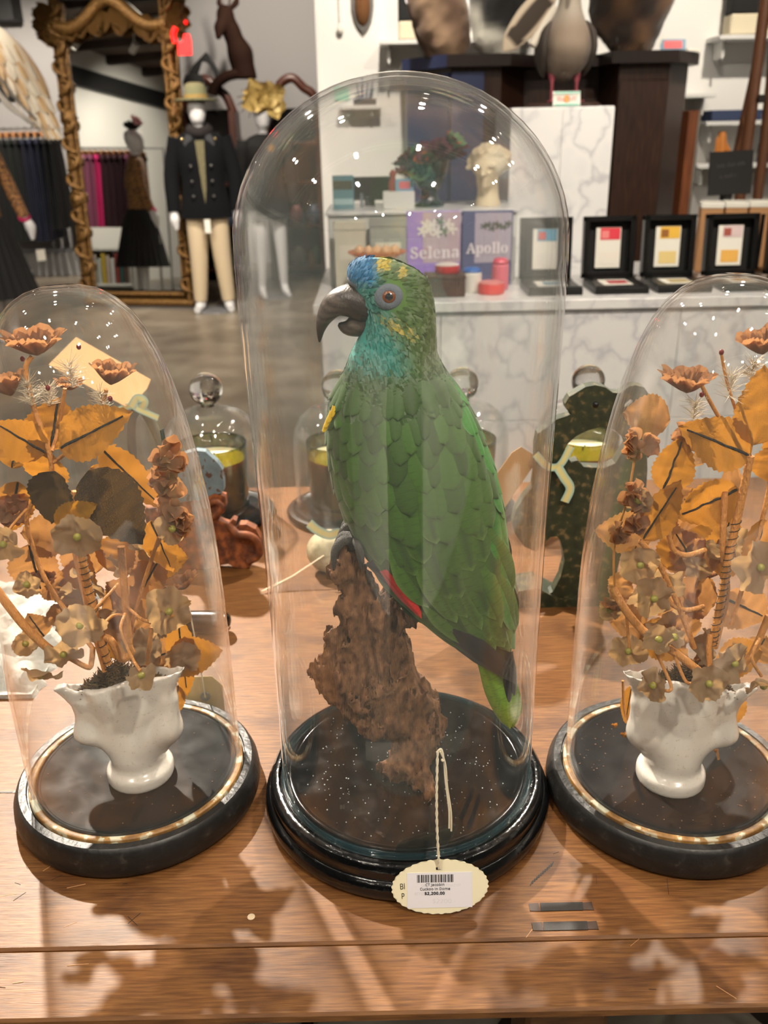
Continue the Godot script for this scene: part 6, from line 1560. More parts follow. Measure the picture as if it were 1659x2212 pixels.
	# dark cabinet with a wide top and canted ends
	var brown := mat("dark walnut", Color(1, 1, 1), 0.38, {"tex": ntex(97, 0.015, [[0.0, Color(0.13, 0.075, 0.05)], [0.5, Color(0.19, 0.115, 0.08)], [1.0, Color(0.26, 0.16, 0.11)]], 512, 5), "scale": Vector3(8, 0.8, 8), "world": true})
	var navy := mat("navy blue laminate", Color(0.20, 0.235, 0.38), 0.45)
	var desk := thing("dark_cabinet", "tall dark brown cabinet with canted navy end behind the gull", "cabinet", Vector3(0.87, 0, -5.0))
	var up := Basis(Vector3.RIGHT, PI / 2)
	part(desk, "top", MB.new().slab(PackedVector2Array([Vector2(-0.73, 0.10), Vector2(-0.533, 0.40), Vector2(-0.232, 0.40), Vector2(-0.07, 0.22), Vector2(0.22, 0.22), Vector2(0.24, 0.40), Vector2(0.553, 0.40), Vector2(0.73, 0.15), Vector2(0.73, -0.55), Vector2(-0.73, -0.55)]), 0.052), mat("dark brown slab", Color(0.14, 0.10, 0.09), 0.35), Transform3D(up, Vector3(0, 1.757, 0)))
	part(desk, "top_edge", bx(Vector3(0.362, 0.054, 0.004), Vector3(-0.6335, 1.757, 0.252), 0.0), navy, Transform3D(Basis.IDENTITY, Vector3(-0.6335, 0, 0.252)) * Transform3D(Basis(Vector3.UP, -0.99), Vector3.ZERO) * Transform3D(Basis.IDENTITY, Vector3(0.6335, 0, -0.252)), "navy edge of the cabinet top")
	part(desk, "body", MB.new().slab(PackedVector2Array([Vector2(-0.70, 0.08), Vector2(-0.51, 0.35), Vector2(-0.27, 0.35), Vector2(-0.12, 0.10), Vector2(0.25, 0.10), Vector2(0.29, 0.35), Vector2(0.53, 0.35), Vector2(0.69, 0.12), Vector2(0.69, -0.5), Vector2(-0.70, -0.5)]), 1.73), brown, Transform3D(up, Vector3(0, 0.865, 0)))
	part(desk, "side_panel", bx(Vector3(0.325, 1.66, 0.012), Vector3.ZERO, 0.0), navy, at_(-0.612, 0.88, 0.222, -0.957), "navy side panel")
	part(desk, "front_panel", bx(Vector3(0.155, 1.66, 0.012), Vector3(-0.43, 0.88, 0.356)), navy, Transform3D.IDENTITY, "navy front panel")
	part(desk, "front_panel", bx(Vector3(0.235, 1.60, 0.014), Vector3(0.41, 0.86, 0.357), 0.003), brown)
	part(desk, "shelf", bx(Vector3(0.36, 0.03, 0.2), Vector3(0.07, 1.1, 0.2), 0.002), brown)
	# furs displayed on the cabinet
	var fur := mat("fur", Color(1, 1, 1), 0.95, {"vc": true, "rim": 0.5})
	var pelts := [
		["fur_stole", "brown fur stole standing on the cabinet by the navy end", Vector3(0.315, 1.783, -4.74), [[0.0, 0.03, 0, 0.10, 0.08], [0.06, 0.02, 0, 0.125, 0.09], [0.15, 0.0, 0, 0.135, 0.09], [0.25, -0.02, 0, 0.14, 0.09], [0.36, -0.03, 0, 0.10, 0.07], [0.40, -0.03, 0, 0.01, 0.01]], func(p: Vector3, _s: float, _q: float) -> Color: return lin(0.34, 0.25, 0.19).lerp(lin(0.54, 0.44, 0.35), 0.5 + 0.5 * sin(p.x * 26.0 + p.y * 17.0))],
		["fur_pelt", "black and white fur pelt standing on the cabinet", Vector3(0.60, 1.783, -4.74), [[0.0, 0.0, 0.01, 0.085, 0.07], [0.05, -0.01, 0.01, 0.11, 0.08], [0.12, -0.015, 0, 0.125, 0.085], [0.25, -0.02, 0, 0.13, 0.085], [0.36, -0.02, 0, 0.10, 0.07], [0.40, -0.02, 0, 0.01, 0.01]], func(p: Vector3, _s: float, _q: float) -> Color: return lin(0.13, 0.125, 0.125).lerp(lin(0.74, 0.73, 0.69), clampf(smoothstep(0.13, 0.06, p.y + p.x * 0.3) + smoothstep(-0.08, -0.12, p.x) * smoothstep(0.25, 0.15, p.y), 0.0, 1.0))],
		["fur_muff", "dark brown shaggy fur standing at the end of the cabinet", Vector3(1.20, 1.783, -4.72), [[0.0, 0.02, 0.02, 0.09, 0.08], [0.05, 0.01, 0.02, 0.125, 0.10], [0.12, 0.0, 0, 0.17, 0.11], [0.22, 0.01, 0, 0.20, 0.12], [0.34, 0.02, 0, 0.18, 0.10], [0.42, 0.02, 0, 0.01, 0.01]], func(p: Vector3, _s: float, _q: float) -> Color: return lin(0.15, 0.095, 0.07).lerp(lin(0.38, 0.27, 0.17), clampf(0.5 + 0.5 * sin(p.x * 31.0) * sin(p.y * 23.0) + smoothstep(0.06, 0.0, p.y) * 0.6 - 0.3, 0.0, 1.0))],
	]
	var k := 0
	for q in pelts:
		var t := thing(q[0], q[1], "fur", q[2], "furs on the cabinet")
		var lump := fur_lump(q[3], 100 + k, 0.012, q[4])
		part(t, "pelt", lump, fur)
		part(t, "hair", hairs(lump, 6000, 0.03, Vector3(0, -0.8, 0), 50 + k), fur).set_meta("kind", "stuff")
		k += 1
	var cc := thing("leaning_card", "blue and red card leaning on the cabinet top", "card", Vector3(1.402, 1.783, -4.64))
	part(cc, "face", bx(Vector3(0.12, 0.05, 0.003), Vector3(0, 0.025, 0)), mat("blue grey card", Color(0.38, 0.5, 0.58), 0.6), at_(0, 0, 0, 0, -0.35))
	part(cc, "print", bx(Vector3(0.085, 0.034, 0.001), Vector3(0, 0.025, 0.0024)), mat("red print", Color(0.78, 0.3, 0.32), 0.6), at_(0, 0, 0, 0, -0.35))
	part(cc, "strut", bx(Vector3(0.01, 0.045, 0.002), Vector3(-0.07, 0.022, -0.01)), mat("white card stock"), at_(0, 0, 0, 0, 0.0, -0.3))
	var nb := thing("white_pad", "white paper pad lying on the corner of the cabinet top", "pad", Vector3(1.49, 1.783, -4.80), "", -0.9)
	part(nb, "sheets", bx(Vector3(0.15, 0.012, 0.10), Vector3(0, 0.006, 0), 0.001), mat("white card stock"))
	part(nb, "binding", bx(Vector3(0.012, 0.013, 0.10), Vector3(-0.07, 0.0066, 0)), mat("black plastic"))
	var board := thing("wooden_plank", "upright orange-brown plank beside the dark cabinet", "plank", Vector3(1.445, 0, -4.42))
	part(board, "plank", bx(Vector3(0.045, 1.52, 0.10), Vector3(0, 0.76, 0), 0.002), mat("orange plank wood", Color(0.50, 0.27, 0.12), 0.5, {"tex": ntex(98, 0.02, [[0.0, Color(0.7, 0.7, 0.7)], [1.0, Color(1, 1, 1)]], 256, 4), "scale": Vector3(12, 1, 12)}))
	part(board, "edge_strip", bx(Vector3(0.012, 1.52, 0.09), Vector3(0.029, 0.76, 0)), mat("grey steel strip", Color(0.45, 0.43, 0.4), 0.5))

# ---------------------------------------------------------------- white wall with shelves
func tote(called: String, label: String, at: Vector3, size: Vector3, words: Array, logo := true, turn := 0.0) -> void:
	var t := thing(called, label, "tote bag", at, "printed tote bags", turn)
	part(t, "canvas", bx(Vector3(size.x, size.y * 0.7, size.z), Vector3(0, size.y * 0.65, 0), 0.008), mat("black print cotton", Color(0.035, 0.035, 0.037), 0.85))
	part(t, "bottom_band", bx(Vector3(size.x * 1.0, size.y * 0.3, size.z), Vector3(0, size.y * 0.15, 0), 0.008), mat("natural cotton", Color(0.80, 0.76, 0.66), 0.9), Transform3D.IDENTITY, "natural cotton lower band")
	for s in [-1.0, 1.0]:
		part(t, "handle", MB.new().tube(curve([Vector3(-size.x * 0.25, size.y, s * size.z * 0.4), Vector3(-size.x * 0.2, size.y * 1.3, s * size.z * 0.3), Vector3(size.x * 0.2, size.y * 1.3, s * size.z * 0.3), Vector3(size.x * 0.25, size.y, s * size.z * 0.4)], 5), 0.008, 8), mat("natural cotton"))
	var ink := mat("white print")
	var y := size.y * 0.62
	for w in words:
		lettering(t, "lettering", w, size.y * 0.10, ink, at_(0, y, size.z * 0.5 + 0.002), "Droid Serif", 600, 1.0)
		y -= size.y * 0.16
	if words.is_empty():
		scribble(t, "lettering", size.x * 0.7, size.y * 0.10, ink, at_(0, size.y * 0.5, size.z * 0.5 + 0.001), 3)
	if logo:
		part(t, "emblem", MB.new().tube(curve([Vector3(-0.03, size.y * 0.78, 0), Vector3(-0.01, size.y * 0.84, 0), Vector3(0.012, size.y * 0.77, 0), Vector3(0.03, size.y * 0.84, 0)], 5), 0.005, 6), ink, at_(0, 0, size.z * 0.5))

func shelf(label: String, x0: float, x1: float, y: float, deep := 0.22) -> void:
	var t := thing("wall_shelf", label, "shelf", Vector3((x0 + x1) * 0.5, y, -5.62), "white wall shelves")
	part(t, "board", bx(Vector3(x1 - x0, 0.022, deep), Vector3(0, -0.011, deep * 0.5), 0.002), mat("white shelf lacquer", Color(0.80, 0.80, 0.79), 0.5))
	for s in [-1.0, 1.0]:
		part(t, "bracket", bx(Vector3(0.012, deep * 0.4, deep * 0.7), Vector3(s * ((x1 - x0) * 0.5 - 0.05), -0.022 - deep * 0.2, deep * 0.36)), mat("white shelf lacquer"))

func make_wall_things() -> void:
	var white := mat("white shelf lacquer", Color(0.80, 0.80, 0.79), 0.5)
	shelf("white shelf under the black tote bag with a crest", 1.88, 2.6, 1.905)
	shelf("white shelf under the navy box by the plank", 1.60, 1.90, 1.62)
	shelf("white shelf under the flat navy book", 1.86, 2.6, 1.475)
	shelf("white shelf holding the orange wooden figure", 1.84, 2.6, 1.25)
	shelf("white shelf under the tote bag beside the brown fur", 0.03, 0.9, 1.915)
	tote("tote_bag", "black and cream tote bag with crest, top of the picture by the easel", Vector3(2.06, 1.907, -5.50), Vector3(0.23, 0.34, 0.12), ["ATIMET"])
	tote("tote_bag", "black and cream tote bag beside the brown fur stole", Vector3(0.25, 1.917, -5.50), Vector3(0.23, 0.30, 0.12), ["VALENT"])
	tote("tote_bag", "black and cream tote bag seen between the furs and the gull", Vector3(0.72, 1.917, -5.50), Vector3(0.24, 0.30, 0.12), ["DANVAI"], false)
	var navy := mat("navy book cloth", Color(0.17, 0.22, 0.34), 0.6)
	var b := thing("navy_book", "flat navy book lying on the shelf near the black cone", "book", Vector3(2.03, 1.477, -5.50))
	part(b, "cover", bx(Vector3(0.28, 0.055, 0.18), Vector3(0, 0.0275, 0), 0.003), navy)
	part(b, "pages", bx(Vector3(0.272, 0.043, 0.182), Vector3(0.0, 0.0275, 0.001)), mat("page edges", Color(0.78, 0.76, 0.7), 0.8))
	part(b, "spine", bx(Vector3(0.284, 0.056, 0.01), Vector3(0, 0.0275, 0.09), 0.002), navy)
	var nb := thing("navy_box", "small navy box standing beside the cabinet's end", "box", Vector3(1.665, 1.622, -5.50))
	part(nb, "body", bx(Vector3(0.075, 0.11, 0.08), Vector3(0, 0.055, 0), 0.002), navy)
	part(nb, "lid", bx(Vector3(0.079, 0.04, 0.084), Vector3(0, 0.11, 0), 0.002), mat("bright blue lid", Color(0.12, 0.16, 0.5), 0.5))
	var cone := thing("black_cone", "small black cone with a white tip on the shelf", "ornament", Vector3(2.085, 1.477, -5.42))
	part(cone, "cone", MB.new().lathe([Vector2(0, 0.0), Vector2(0.04, 0), Vector2(0.042, 0.004), Vector2(0.012, 0.085), Vector2(0, 0.086)], 20), mat("black plastic"))
	part(cone, "tip", MB.new().lathe([Vector2(0.012, 0.085), Vector2(0.006, 0.13), Vector2(0, 0.15)], 14), white)
	var fig := thing("wooden_figure", "orange wooden jointed figure on the lower white shelf", "figure", Vector3(1.985, 1.252, -5.45))
	var ow := mat("orange beech", Color(0.72, 0.45, 0.2), 0.5)
	part(fig, "body", MB.new().tube([Vector3(0, 0, 0), Vector3(0.0, 0.05, 0), Vector3(-0.005, 0.1, 0), Vector3(-0.01, 0.17, 0)], [0.03, 0.026, 0.03, 0.02], 12), ow)
	part(fig, "arm", MB.new().tube([Vector3(0.02, 0.10, 0), Vector3(0.04, 0.06, 0.01), Vector3(0.05, 0.01, 0.01)], [0.012, 0.011, 0.009], 10), ow)
	part(fig, "arm", MB.new().tube([Vector3(-0.03, 0.14, 0), Vector3(-0.035, 0.08, 0.01), Vector3(-0.03, 0.02, 0.01)], [0.012, 0.011, 0.009], 10), ow)
	var nv := thing("navy_book", "navy book lying at the picture's edge beyond the easel", "book", Vector3(2.36, 1.252, -5.48))
	part(nv, "cover", bx(Vector3(0.24, 0.10, 0.18), Vector3(0, 0.05, 0), 0.003), navy)
	part(nv, "pages", bx(Vector3(0.232, 0.08, 0.182), Vector3(0, 0.05, 0.001)), mat("page edges"))
	# easel with a black notice and a row of brown card boxes before it
	var e := thing("wooden_easel", "tall brown wooden easel with two poles at the picture's side", "easel", Vector3(1.50, 0, -3.92))
	var ew := mat("easel wood", Color(0.36, 0.215, 0.12), 0.5)
	part(e, "pole", MB.new().tube([Vector3(0.01, 0.0, 0.05), Vector3(0.018, 1.4, 0.03), Vector3(0.03, 2.3, -0.02)], 0.022, 12), ew)
	part(e, "pole", MB.new().tube([Vector3(0.10, 0.0, 0.05), Vector3(0.088, 1.4, 0.03), Vector3(0.07, 2.3, -0.02)], 0.020, 12), ew)
	part(e, "ledge", bx(Vector3(0.3, 0.025, 0.05), Vector3(0.05, 1.12, 0.06), 0.003), ew)
	part(e, "peg", MB.new().tube([Vector3(0.04, 1.55, 0.02), Vector3(0.04, 1.55, 0.07)], 0.016, 10), mat("dark wood peg", Color(0.12, 0.08, 0.06), 0.5))
	part(e, "leg", MB.new().tube([Vector3(0.055, 0.0, -0.5), Vector3(0.055, 1.9, -0.03)], 0.016, 10), ew)
	var sg := thing("black_sign", "black notice board with faint grey writing above the card boxes", "sign", Vector3(1.345, 1.215, -3.56))
	part(sg, "board", bx(Vector3(0.165, 0.155, 0.006), Vector3(0, 0.075, 0), 0.001), mat("matt black board", Color(0.045, 0.045, 0.047), 0.8), at_(0, 0, 0, 0, -0.1, 0.03))
	var dim := mat("grey chalk lettering", Color(0.24, 0.235, 0.235), 0.8)
	scribble(sg, "writing", 0.115, 0.014, dim, at_(0.0, 0.098, -0.0065, 0, -0.1, 0.10), 1)
	scribble(sg, "writing", 0.062, 0.013, dim, at_(-0.012, 0.058, -0.0025, 0, -0.1, 0.10), 4)
	part(sg, "stand", bx(Vector3(0.03, 0.06, 0.05), Vector3(0, -0.03, -0.03), 0.002), mat("matt black board"))
	var kr := mat("kraft card", Color(0.66, 0.49, 0.33), 0.8)
	for k in 4:
		var t := thing("kraft_box", ["small kraft card box below the black notice, first of the row", "second kraft card box of the row below the black notice", "third kraft card box of the row, before the easel's poles", "last kraft card box of the row, cut by the picture's edge"][k], "box", Vector3(1.262 + k * 0.09, 0.94, -3.50), "kraft boxes before the easel", -0.25)
		part(t, "body", bx(Vector3(0.078, 0.235, 0.12), Vector3(0, 0.1175, 0), 0.002), kr)
		part(t, "lid", bx(Vector3(0.082, 0.02, 0.124), Vector3(0, 0.243, 0), 0.002), mat("white card stock"))
		part(t, "strap", bx(Vector3(0.014, 0.20, 0.002), Vector3(0.012, 0.11, 0.0605)), mat("black plastic"))
	# on the white wall: shield with a mounted antler stump, a pull cord, notes and pens on a little shelf
	var sh := thing("antler_shield", "small silver-edged shield with brown fur mount high on the wall", "shield", Vector3(-0.06, 2.10, -5.61))
	var so := PackedVector2Array([Vector2(-0.06, 0.14), Vector2(-0.062, 0.0), Vector2(-0.05, -0.06), Vector2(-0.025, -0.105), Vector2(0, -0.13), Vector2(0.025, -0.105), Vector2(0.05, -0.06), Vector2(0.062, 0.0), Vector2(0.06, 0.14)])
	part(sh, "rim", MB.new().slab(so, 0.02), mat("grey pewter", Color(0.45, 0.44, 0.43), 0.35, {"metal": 0.6}), at_(0, 0, 0.01))
	part(sh, "mount", body(fine([[-0.095, 0, 0.02, 0.01, 0.008], [-0.07, 0, 0.025, 0.03, 0.025], [-0.02, 0, 0.03, 0.042, 0.04], [0.06, 0, 0.03, 0.04, 0.045], [0.12, 0, 0.03, 0.03, 0.03]], 3), 18), mat("brown fur mount", Color(0.42, 0.27, 0.14), 0.9))
	var cord := thing("pull_cord", "white light cord with a round white pull on the wall", "cord", Vector3(-0.19, 1.985, -5.60))
	part(cord, "cord", MB.new().tube([Vector3(0, 0.03, 0), Vector3(-0.004, 0.6, 0)], 0.004, 8), mat("white cord", Color(0.82, 0.81, 0.78), 0.6))
	part(cord, "pull", MB.new().lathe([Vector2(0, -0.02), Vector2(0.016, -0.014), Vector2(0.02, 0), Vector2(0.016, 0.014), Vector2(0.006, 0.02), Vector2(0.008, 0.035), Vector2(0, 0.036)], 18), mat("white cord"))
	var note := thing("mint_note", "mint green paper note stuck on the white wall", "note", Vector3(-0.195, 1.63, -5.616))
	part(note, "paper", bx(Vector3(0.085, 0.07, 0.002), Vector3(0, 0.035, 0.002)), mat("mint paper", Color(0.58, 0.82, 0.72), 0.7))
	part(note, "pin", MB.new().lathe([Vector2(0, 0.004), Vector2(0.004, 0.002), Vector2(0.004, 0)], 10), mat("white cord"), Transform3D(Basis(Vector3.RIGHT, PI / 2), Vector3(0, 0.062, 0.003)))
	shelf("small white wall shelf under the blue pens", -0.21, 0.03, 1.60, 0.08)
	var pens := thing("pen_pot", "dark pot of blue pens on the small wall shelf", "pot", Vector3(-0.06, 1.602, -5.57))
	part(pens, "pot", bx(Vector3(0.13, 0.03, 0.06), Vector3(0, 0.015, 0), 0.003), mat("dark slate pot", Color(0.14, 0.15, 0.2), 0.5))
	for k in 4:
		part(pens, "pen", MB.new().tube([Vector3(-0.03 + k * 0.018, 0.02, 0), Vector3(-0.045 + k * 0.032, 0.12 + 0.02 * (k % 2), 0)], 0.005, 8), mat("blue pen", Color(0.13, 0.14, 0.42), 0.4))

# ---------------------------------------------------------------- clothes, mannequins and the mirror
func limb(parent: Node3D, called: String, pts: Array, rad: Array, m: Material, n := 14) -> MeshInstance3D:
	var c := curve(pts, 4)
	var r := []
	for i in c.size():
		var f := float(i) / (c.size() - 1) * (rad.size() - 1)
		var j := mini(int(f), rad.size() - 2)
		r.append(lerpf(rad[j], rad[j + 1], f - j))
	return part(parent, called, MB.new().tube(c, r, n), m)

func mannequin_head(t: Node3D, y: float, m: Material) -> void:
	part(t, "head", body(fine([[y - 0.13, 0, 0, 0.045, 0.05], [y - 0.06, 0, 0.0, 0.042, 0.048], [y - 0.02, 0, 0.018, 0.040, 0.05], [y + 0.01, 0, 0.022, 0.056, 0.075], [y + 0.07, 0, 0.01, 0.072, 0.095], [y + 0.13, 0, 0.0, 0.075, 0.098], [y + 0.18, 0, -0.005, 0.058, 0.075], [y + 0.205, 0, -0.005, 0.01, 0.01]], 3), 24), m)

func pleats(rows: Array, n: int, deep: float) -> MB:
	# a skirt of knife pleats: rows of [y, rx, rz]
	var o := []
	for q in rows:
		var r := PackedVector3Array()
		for j in n * 4:
			var a := -TAU * j / (n * 4.0)
			var k := 1.0 + deep * (1.0 if j % 4 < 2 else -1.0)
			r.append(Vector3(cos(a) * q[1] * k, q[0], sin(a) * q[2] * k))
		o.append(r)
	return MB.new().loft(o, true, false)

func make_clothes_side() -> void:
	var skin := mat("white mannequin gloss", Color(0.80, 0.80, 0.81), 0.3)
	# mannequin in a dark pea coat and cream trousers
	var coat := mat("charcoal wool", Color(0.05, 0.054, 0.066), 0.9, {"rim": 0.1, "spec": 0.25})
	var cream := mat("cream cotton drill", Color(0.74, 0.67, 0.56), 0.85)
	var a := thing("mannequin", "white mannequin in dark double-breasted coat, cream trousers and olive hat", "mannequin", Vector3(-1.49, 0, -8.08), "shop mannequins", 0.1)
	mannequin_head(a, 1.56, skin)
	for s in [-1.0, 1.0]:
		limb(a, "trouser_leg", [Vector3(s * 0.085, 0.92, 0), Vector3(s * 0.10, 0.5, 0.01), Vector3(s * 0.125, 0.09, 0.0)], [0.105, 0.08, 0.058], cream)
		limb(a, "shoe", [Vector3(s * 0.125, 0.10, -0.01), Vector3(s * 0.13, 0.045, 0.02), Vector3(s * 0.15, 0.03, 0.15)], [0.05, 0.045, 0.028], skin)
		limb(a, "sleeve", [Vector3(s * 0.19, 1.44, 0), Vector3(s * 0.265, 1.15, 0.0), Vector3(s * 0.27, 0.86, 0.05)], [0.075, 0.068, 0.055], coat)
		limb(a, "hand", [Vector3(s * 0.27, 0.86, 0.05), Vector3(s * 0.272, 0.79, 0.06), Vector3(s * 0.262, 0.71, 0.065)], [0.032, 0.042, 0.016], skin)
		part(a, "lapel", MB.new().slab(PackedVector2Array([Vector2(s * 0.02, 1.14), Vector2(s * 0.055, 1.30), Vector2(s * 0.135, 1.40), Vector2(s * 0.10, 1.47), Vector2(s * 0.06, 1.46), Vector2(s * 0.045, 1.36)]), 0.014), mat("grey lapel wool", Color(0.16, 0.165, 0.18), 0.8), at_(0, 0, 0.142, 0, -0.03))
		part(a, "epaulette_button", MB.new().lathe([Vector2(0, 0.01), Vector2(0.012, 0.006), Vector2(0.014, 0)], 12), mat("brass button", Color(0.7, 0.62, 0.45), 0.25, {"metal": 0.9}), Transform3D(Basis(Vector3.RIGHT, PI / 2), Vector3(s * 0.135, 1.43, 0.12)))
		for y in [1.22, 1.10, 0.98]:
			part(a, "button", MB.new().lathe([Vector2(0, 0.008), Vector2(0.012, 0.006), Vector2(0.014, 0)], 12), mat("dark horn button", Color(0.14, 0.13, 0.12), 0.3), Transform3D(Basis(Vector3.RIGHT, PI / 2), Vector3(s * 0.085, y, 0.148)))
	part(a, "coat", body(fine([[0.80, 0, 0, 0.225, 0.15], [0.88, 0, 0, 0.215, 0.15], [1.0, 0, 0, 0.19, 0.145], [1.12, 0, 0, 0.185, 0.14], [1.28, 0, 0, 0.205, 0.145], [1.40, 0, 0, 0.215, 0.12], [1.46, 0, 0, 0.17, 0.09], [1.50, 0, 0, 0.075, 0.065]], 4), 36, false), coat)
	part(a, "scarf", MB.new().tube(curve([Vector3(-0.075, 1.50, 0), Vector3(0, 1.475, 0.085), Vector3(0.075, 1.50, 0), Vector3(0, 1.52, -0.07), Vector3(-0.075, 1.50, 0)], 5), 0.045, 10), mat("black and red scarf", Color(0.07, 0.035, 0.04), 0.9))
	part(a, "shirt", MB.new().slab(PackedVector2Array([Vector2(-0.03, 1.42), Vector2(0.045, 1.42), Vector2(0.03, 1.05), Vector2(0.01, 0.92), Vector2(-0.005, 1.05)]), 0.01), mat("pale patterned shirt", Color(0.50, 0.47, 0.36), 0.8, {"tex": ntex(120, 0.06, [[0.0, Color(0.5, 0.5, 0.45)], [1.0, Color(1, 1, 0.95)]], 128, 3), "scale": Vector3(10, 10, 10)}), at_(0, 0, 0.148))
	var felt := mat("olive felt", Color(0.42, 0.42, 0.31), 0.9)
	var hat := part(a, "hat", MB.new().lathe([Vector2(0, 1.855), Vector2(0.05, 1.86), Vector2(0.082, 1.845), Vector2(0.092, 1.80), Vector2(0.098, 1.74), Vector2(0.098, 1.74), Vector2(0.17, 1.735), Vector2(0.185, 1.728), Vector2(0.17, 1.722), Vector2(0.09, 1.72)], 36, Vector3.ZERO, false), felt)
	part(hat, "band", MB.new().lathe([Vector2(0.0995, 1.742), Vector2(0.0995, 1.770)], 36, Vector3.ZERO, false), mat("straw hat band", Color(0.55, 0.45, 0.24), 0.8))
	part(a, "swing_tag", bx(Vector3(0.05, 0.11, 0.003), Vector3(0.01, 0.74, 0.155)), mat("white card stock"))
	part(a, "stand", MB.new().lathe([Vector2(0, 0.012), Vector2(0.18, 0.01), Vector2(0.18, 0)], 32), mat("grey steel plate", Color(0.4, 0.4, 0.41), 0.35), at_(0, 0, 0.02))
	# mannequin in black with a golden flower headpiece
	var black := mat("black cloth", Color(0.03, 0.03, 0.035), 0.85, {"rim": 0.3})
	var b := thing("mannequin", "white mannequin in black jacket with a golden flower headpiece", "mannequin", Vector3(-1.03, 0, -8.75), "shop mannequins", 0.35)
	mannequin_head(b, 1.52, skin)
	for s in [-1.0, 1.0]:
		limb(b, "leg", [Vector3(s * 0.085, 0.86, 0), Vector3(s * 0.10, 0.46, 0.01), Vector3(s * 0.11, 0.10, -0.01)], [0.09, 0.058, 0.036], skin)
		limb(b, "foot", [Vector3(s * 0.11, 0.11, -0.01), Vector3(s * 0.115, 0.05, 0.03), Vector3(s * 0.12, 0.02, 0.15)], [0.04, 0.036, 0.018], skin)
		limb(b, "sleeve", [Vector3(s * 0.18, 1.40, 0), Vector3(s * 0.24, 1.12, 0.0), Vector3(s * 0.25, 0.84, 0.05)], [0.07, 0.062, 0.05], black)
	part(b, "jacket", body(fine([[0.72, 0, 0, 0.20, 0.15], [0.90, 0, 0, 0.185, 0.14], [1.08, 0, 0, 0.155, 0.125], [1.25, 0, 0, 0.19, 0.135], [1.37, 0, 0, 0.20, 0.11], [1.43, 0, 0, 0.14, 0.08], [1.46, 0, 0, 0.06, 0.055]], 4), 32, false), black)
	part(b, "brooch", MB.new().lathe([Vector2(0, 0.012), Vector2(0.03, 0.006), Vector2(0.034, 0)], 5), mat("yellow enamel", Color(0.82, 0.58, 0.08), 0.4), Transform3D(Basis(Vector3.RIGHT, PI / 2), Vector3(0.03, 1.34, 0.13)))
	part(b, "stand", MB.new().lathe([Vector2(0, 0.012), Vector2(0.18, 0.01), Vector2(0.18, 0)], 32), mat("grey steel plate"), at_(0, 0, 0.02))
	var gold := mat("gilded straw petals", Color(0.78, 0.68, 0.42), 0.45, {"metal": 0.15})
	var fl := part(b, "headpiece", MB.new().lathe([Vector2(0, 0.02), Vector2(0.03, 0.012), Vector2(0.035, 0)], 14), gold, at_(0.02, 1.74, 0.07), "golden flower headpiece")
	for k in 34:
		var an := k * 2.4
		var d := Vector3(cos(an), sin(an) * 0.7 + 0.15, 0.35).normalized()
		part(fl, "petal", cup(k), gold, Transform3D(along(d, Vector3(0, 0, 1)) * Basis.from_scale(Vector3(0.12, 0.10 + 0.035 * sin(k * 1.7), 0.09)), d * 0.02 + Vector3(-0.07 if k % 3 == 0 else 0.04, 0.03 * sin(k), 0)))
	for k in 14:
		var an := k * 0.45 + 1.5
		part(fl, "feather", MB.new().tube(curve([Vector3(-0.05, -0.02, -0.03), Vector3(cos(an) * 0.12 - 0.06, sin(an) * 0.09, -0.03), Vector3(cos(an) * 0.2 - 0.06, sin(an) * 0.15 - 0.02, 0)], 4), [0.006, 0.006, 0.005, 0.005, 0.004, 0.004, 0.003, 0.003, 0.002], 5), black)
	# gilded mirror leaning against the back
	make_mirror()
	# hanging red hand, its glow added so the red stays bright
	var red := mat("red neon", Color(0.9, 0.05, 0.06), 0.4, {"emit": Color(1.0, 0.05, 0.06), "power": 1.6})
	var n := thing("luminous_hand", "small red neon sign of a hand beside the gilded mirror", "neon sign", Vector3(-1.535, 2.06, -8.06))
	part(n, "palm", MB.new().slab(PackedVector2Array([Vector2(-0.06, 0.0), Vector2(0.05, 0.0), Vector2(0.055, 0.10), Vector2(0.045, 0.15), Vector2(0.0, 0.15), Vector2(-0.01, 0.10), Vector2(-0.055, 0.08)]), 0.02), red)
	part(n, "finger", MB.new().tube(curve([Vector3(-0.075, 0.09, 0), Vector3(-0.085, 0.15, 0), Vector3(-0.06, 0.20, 0)], 4), 0.022, 8), red)
	part(n, "tip", MB.new().lathe([Vector2(0, -0.02), Vector2(0.018, 0), Vector2(0, 0.02)], 10), red, at_(0.025, 0.235, 0))
	part(n, "hanger", MB.new().tube([Vector3(0.0, 0.15, -0.008), Vector3(0.0, 1.28, -0.008)], 0.003, 6), black)
	var nl := OmniLight3D.new()  # added light to go with the hand's glow
	nl.name = "glow"
	n.add_child(nl)
	nl.position = Vector3(0, 0.08, 0.04)
	nl.light_color = Color(1, 0.08, 0.08)
	nl.light_energy = 0.05
	nl.light_size = 0.05
	nl.omni_range = 6.0
	nl.omni_attenuation = 2.0
	nl.shadow_enabled = true
	# brown cabinets with arched tops behind the mannequins
	var rw := mat("red-brown cabinet wood", Color(0.30, 0.135, 0.06), 0.4, {"tex": ntex(123, 0.02, [[0.0, Color(0.65, 0.6, 0.6)], [1.0, Color(1, 1, 1)]], 256, 4), "scale": Vector3(6, 1, 6)})
	var inner := mat("dark cabinet inside", Color(0.07, 0.055, 0.045), 0.7)
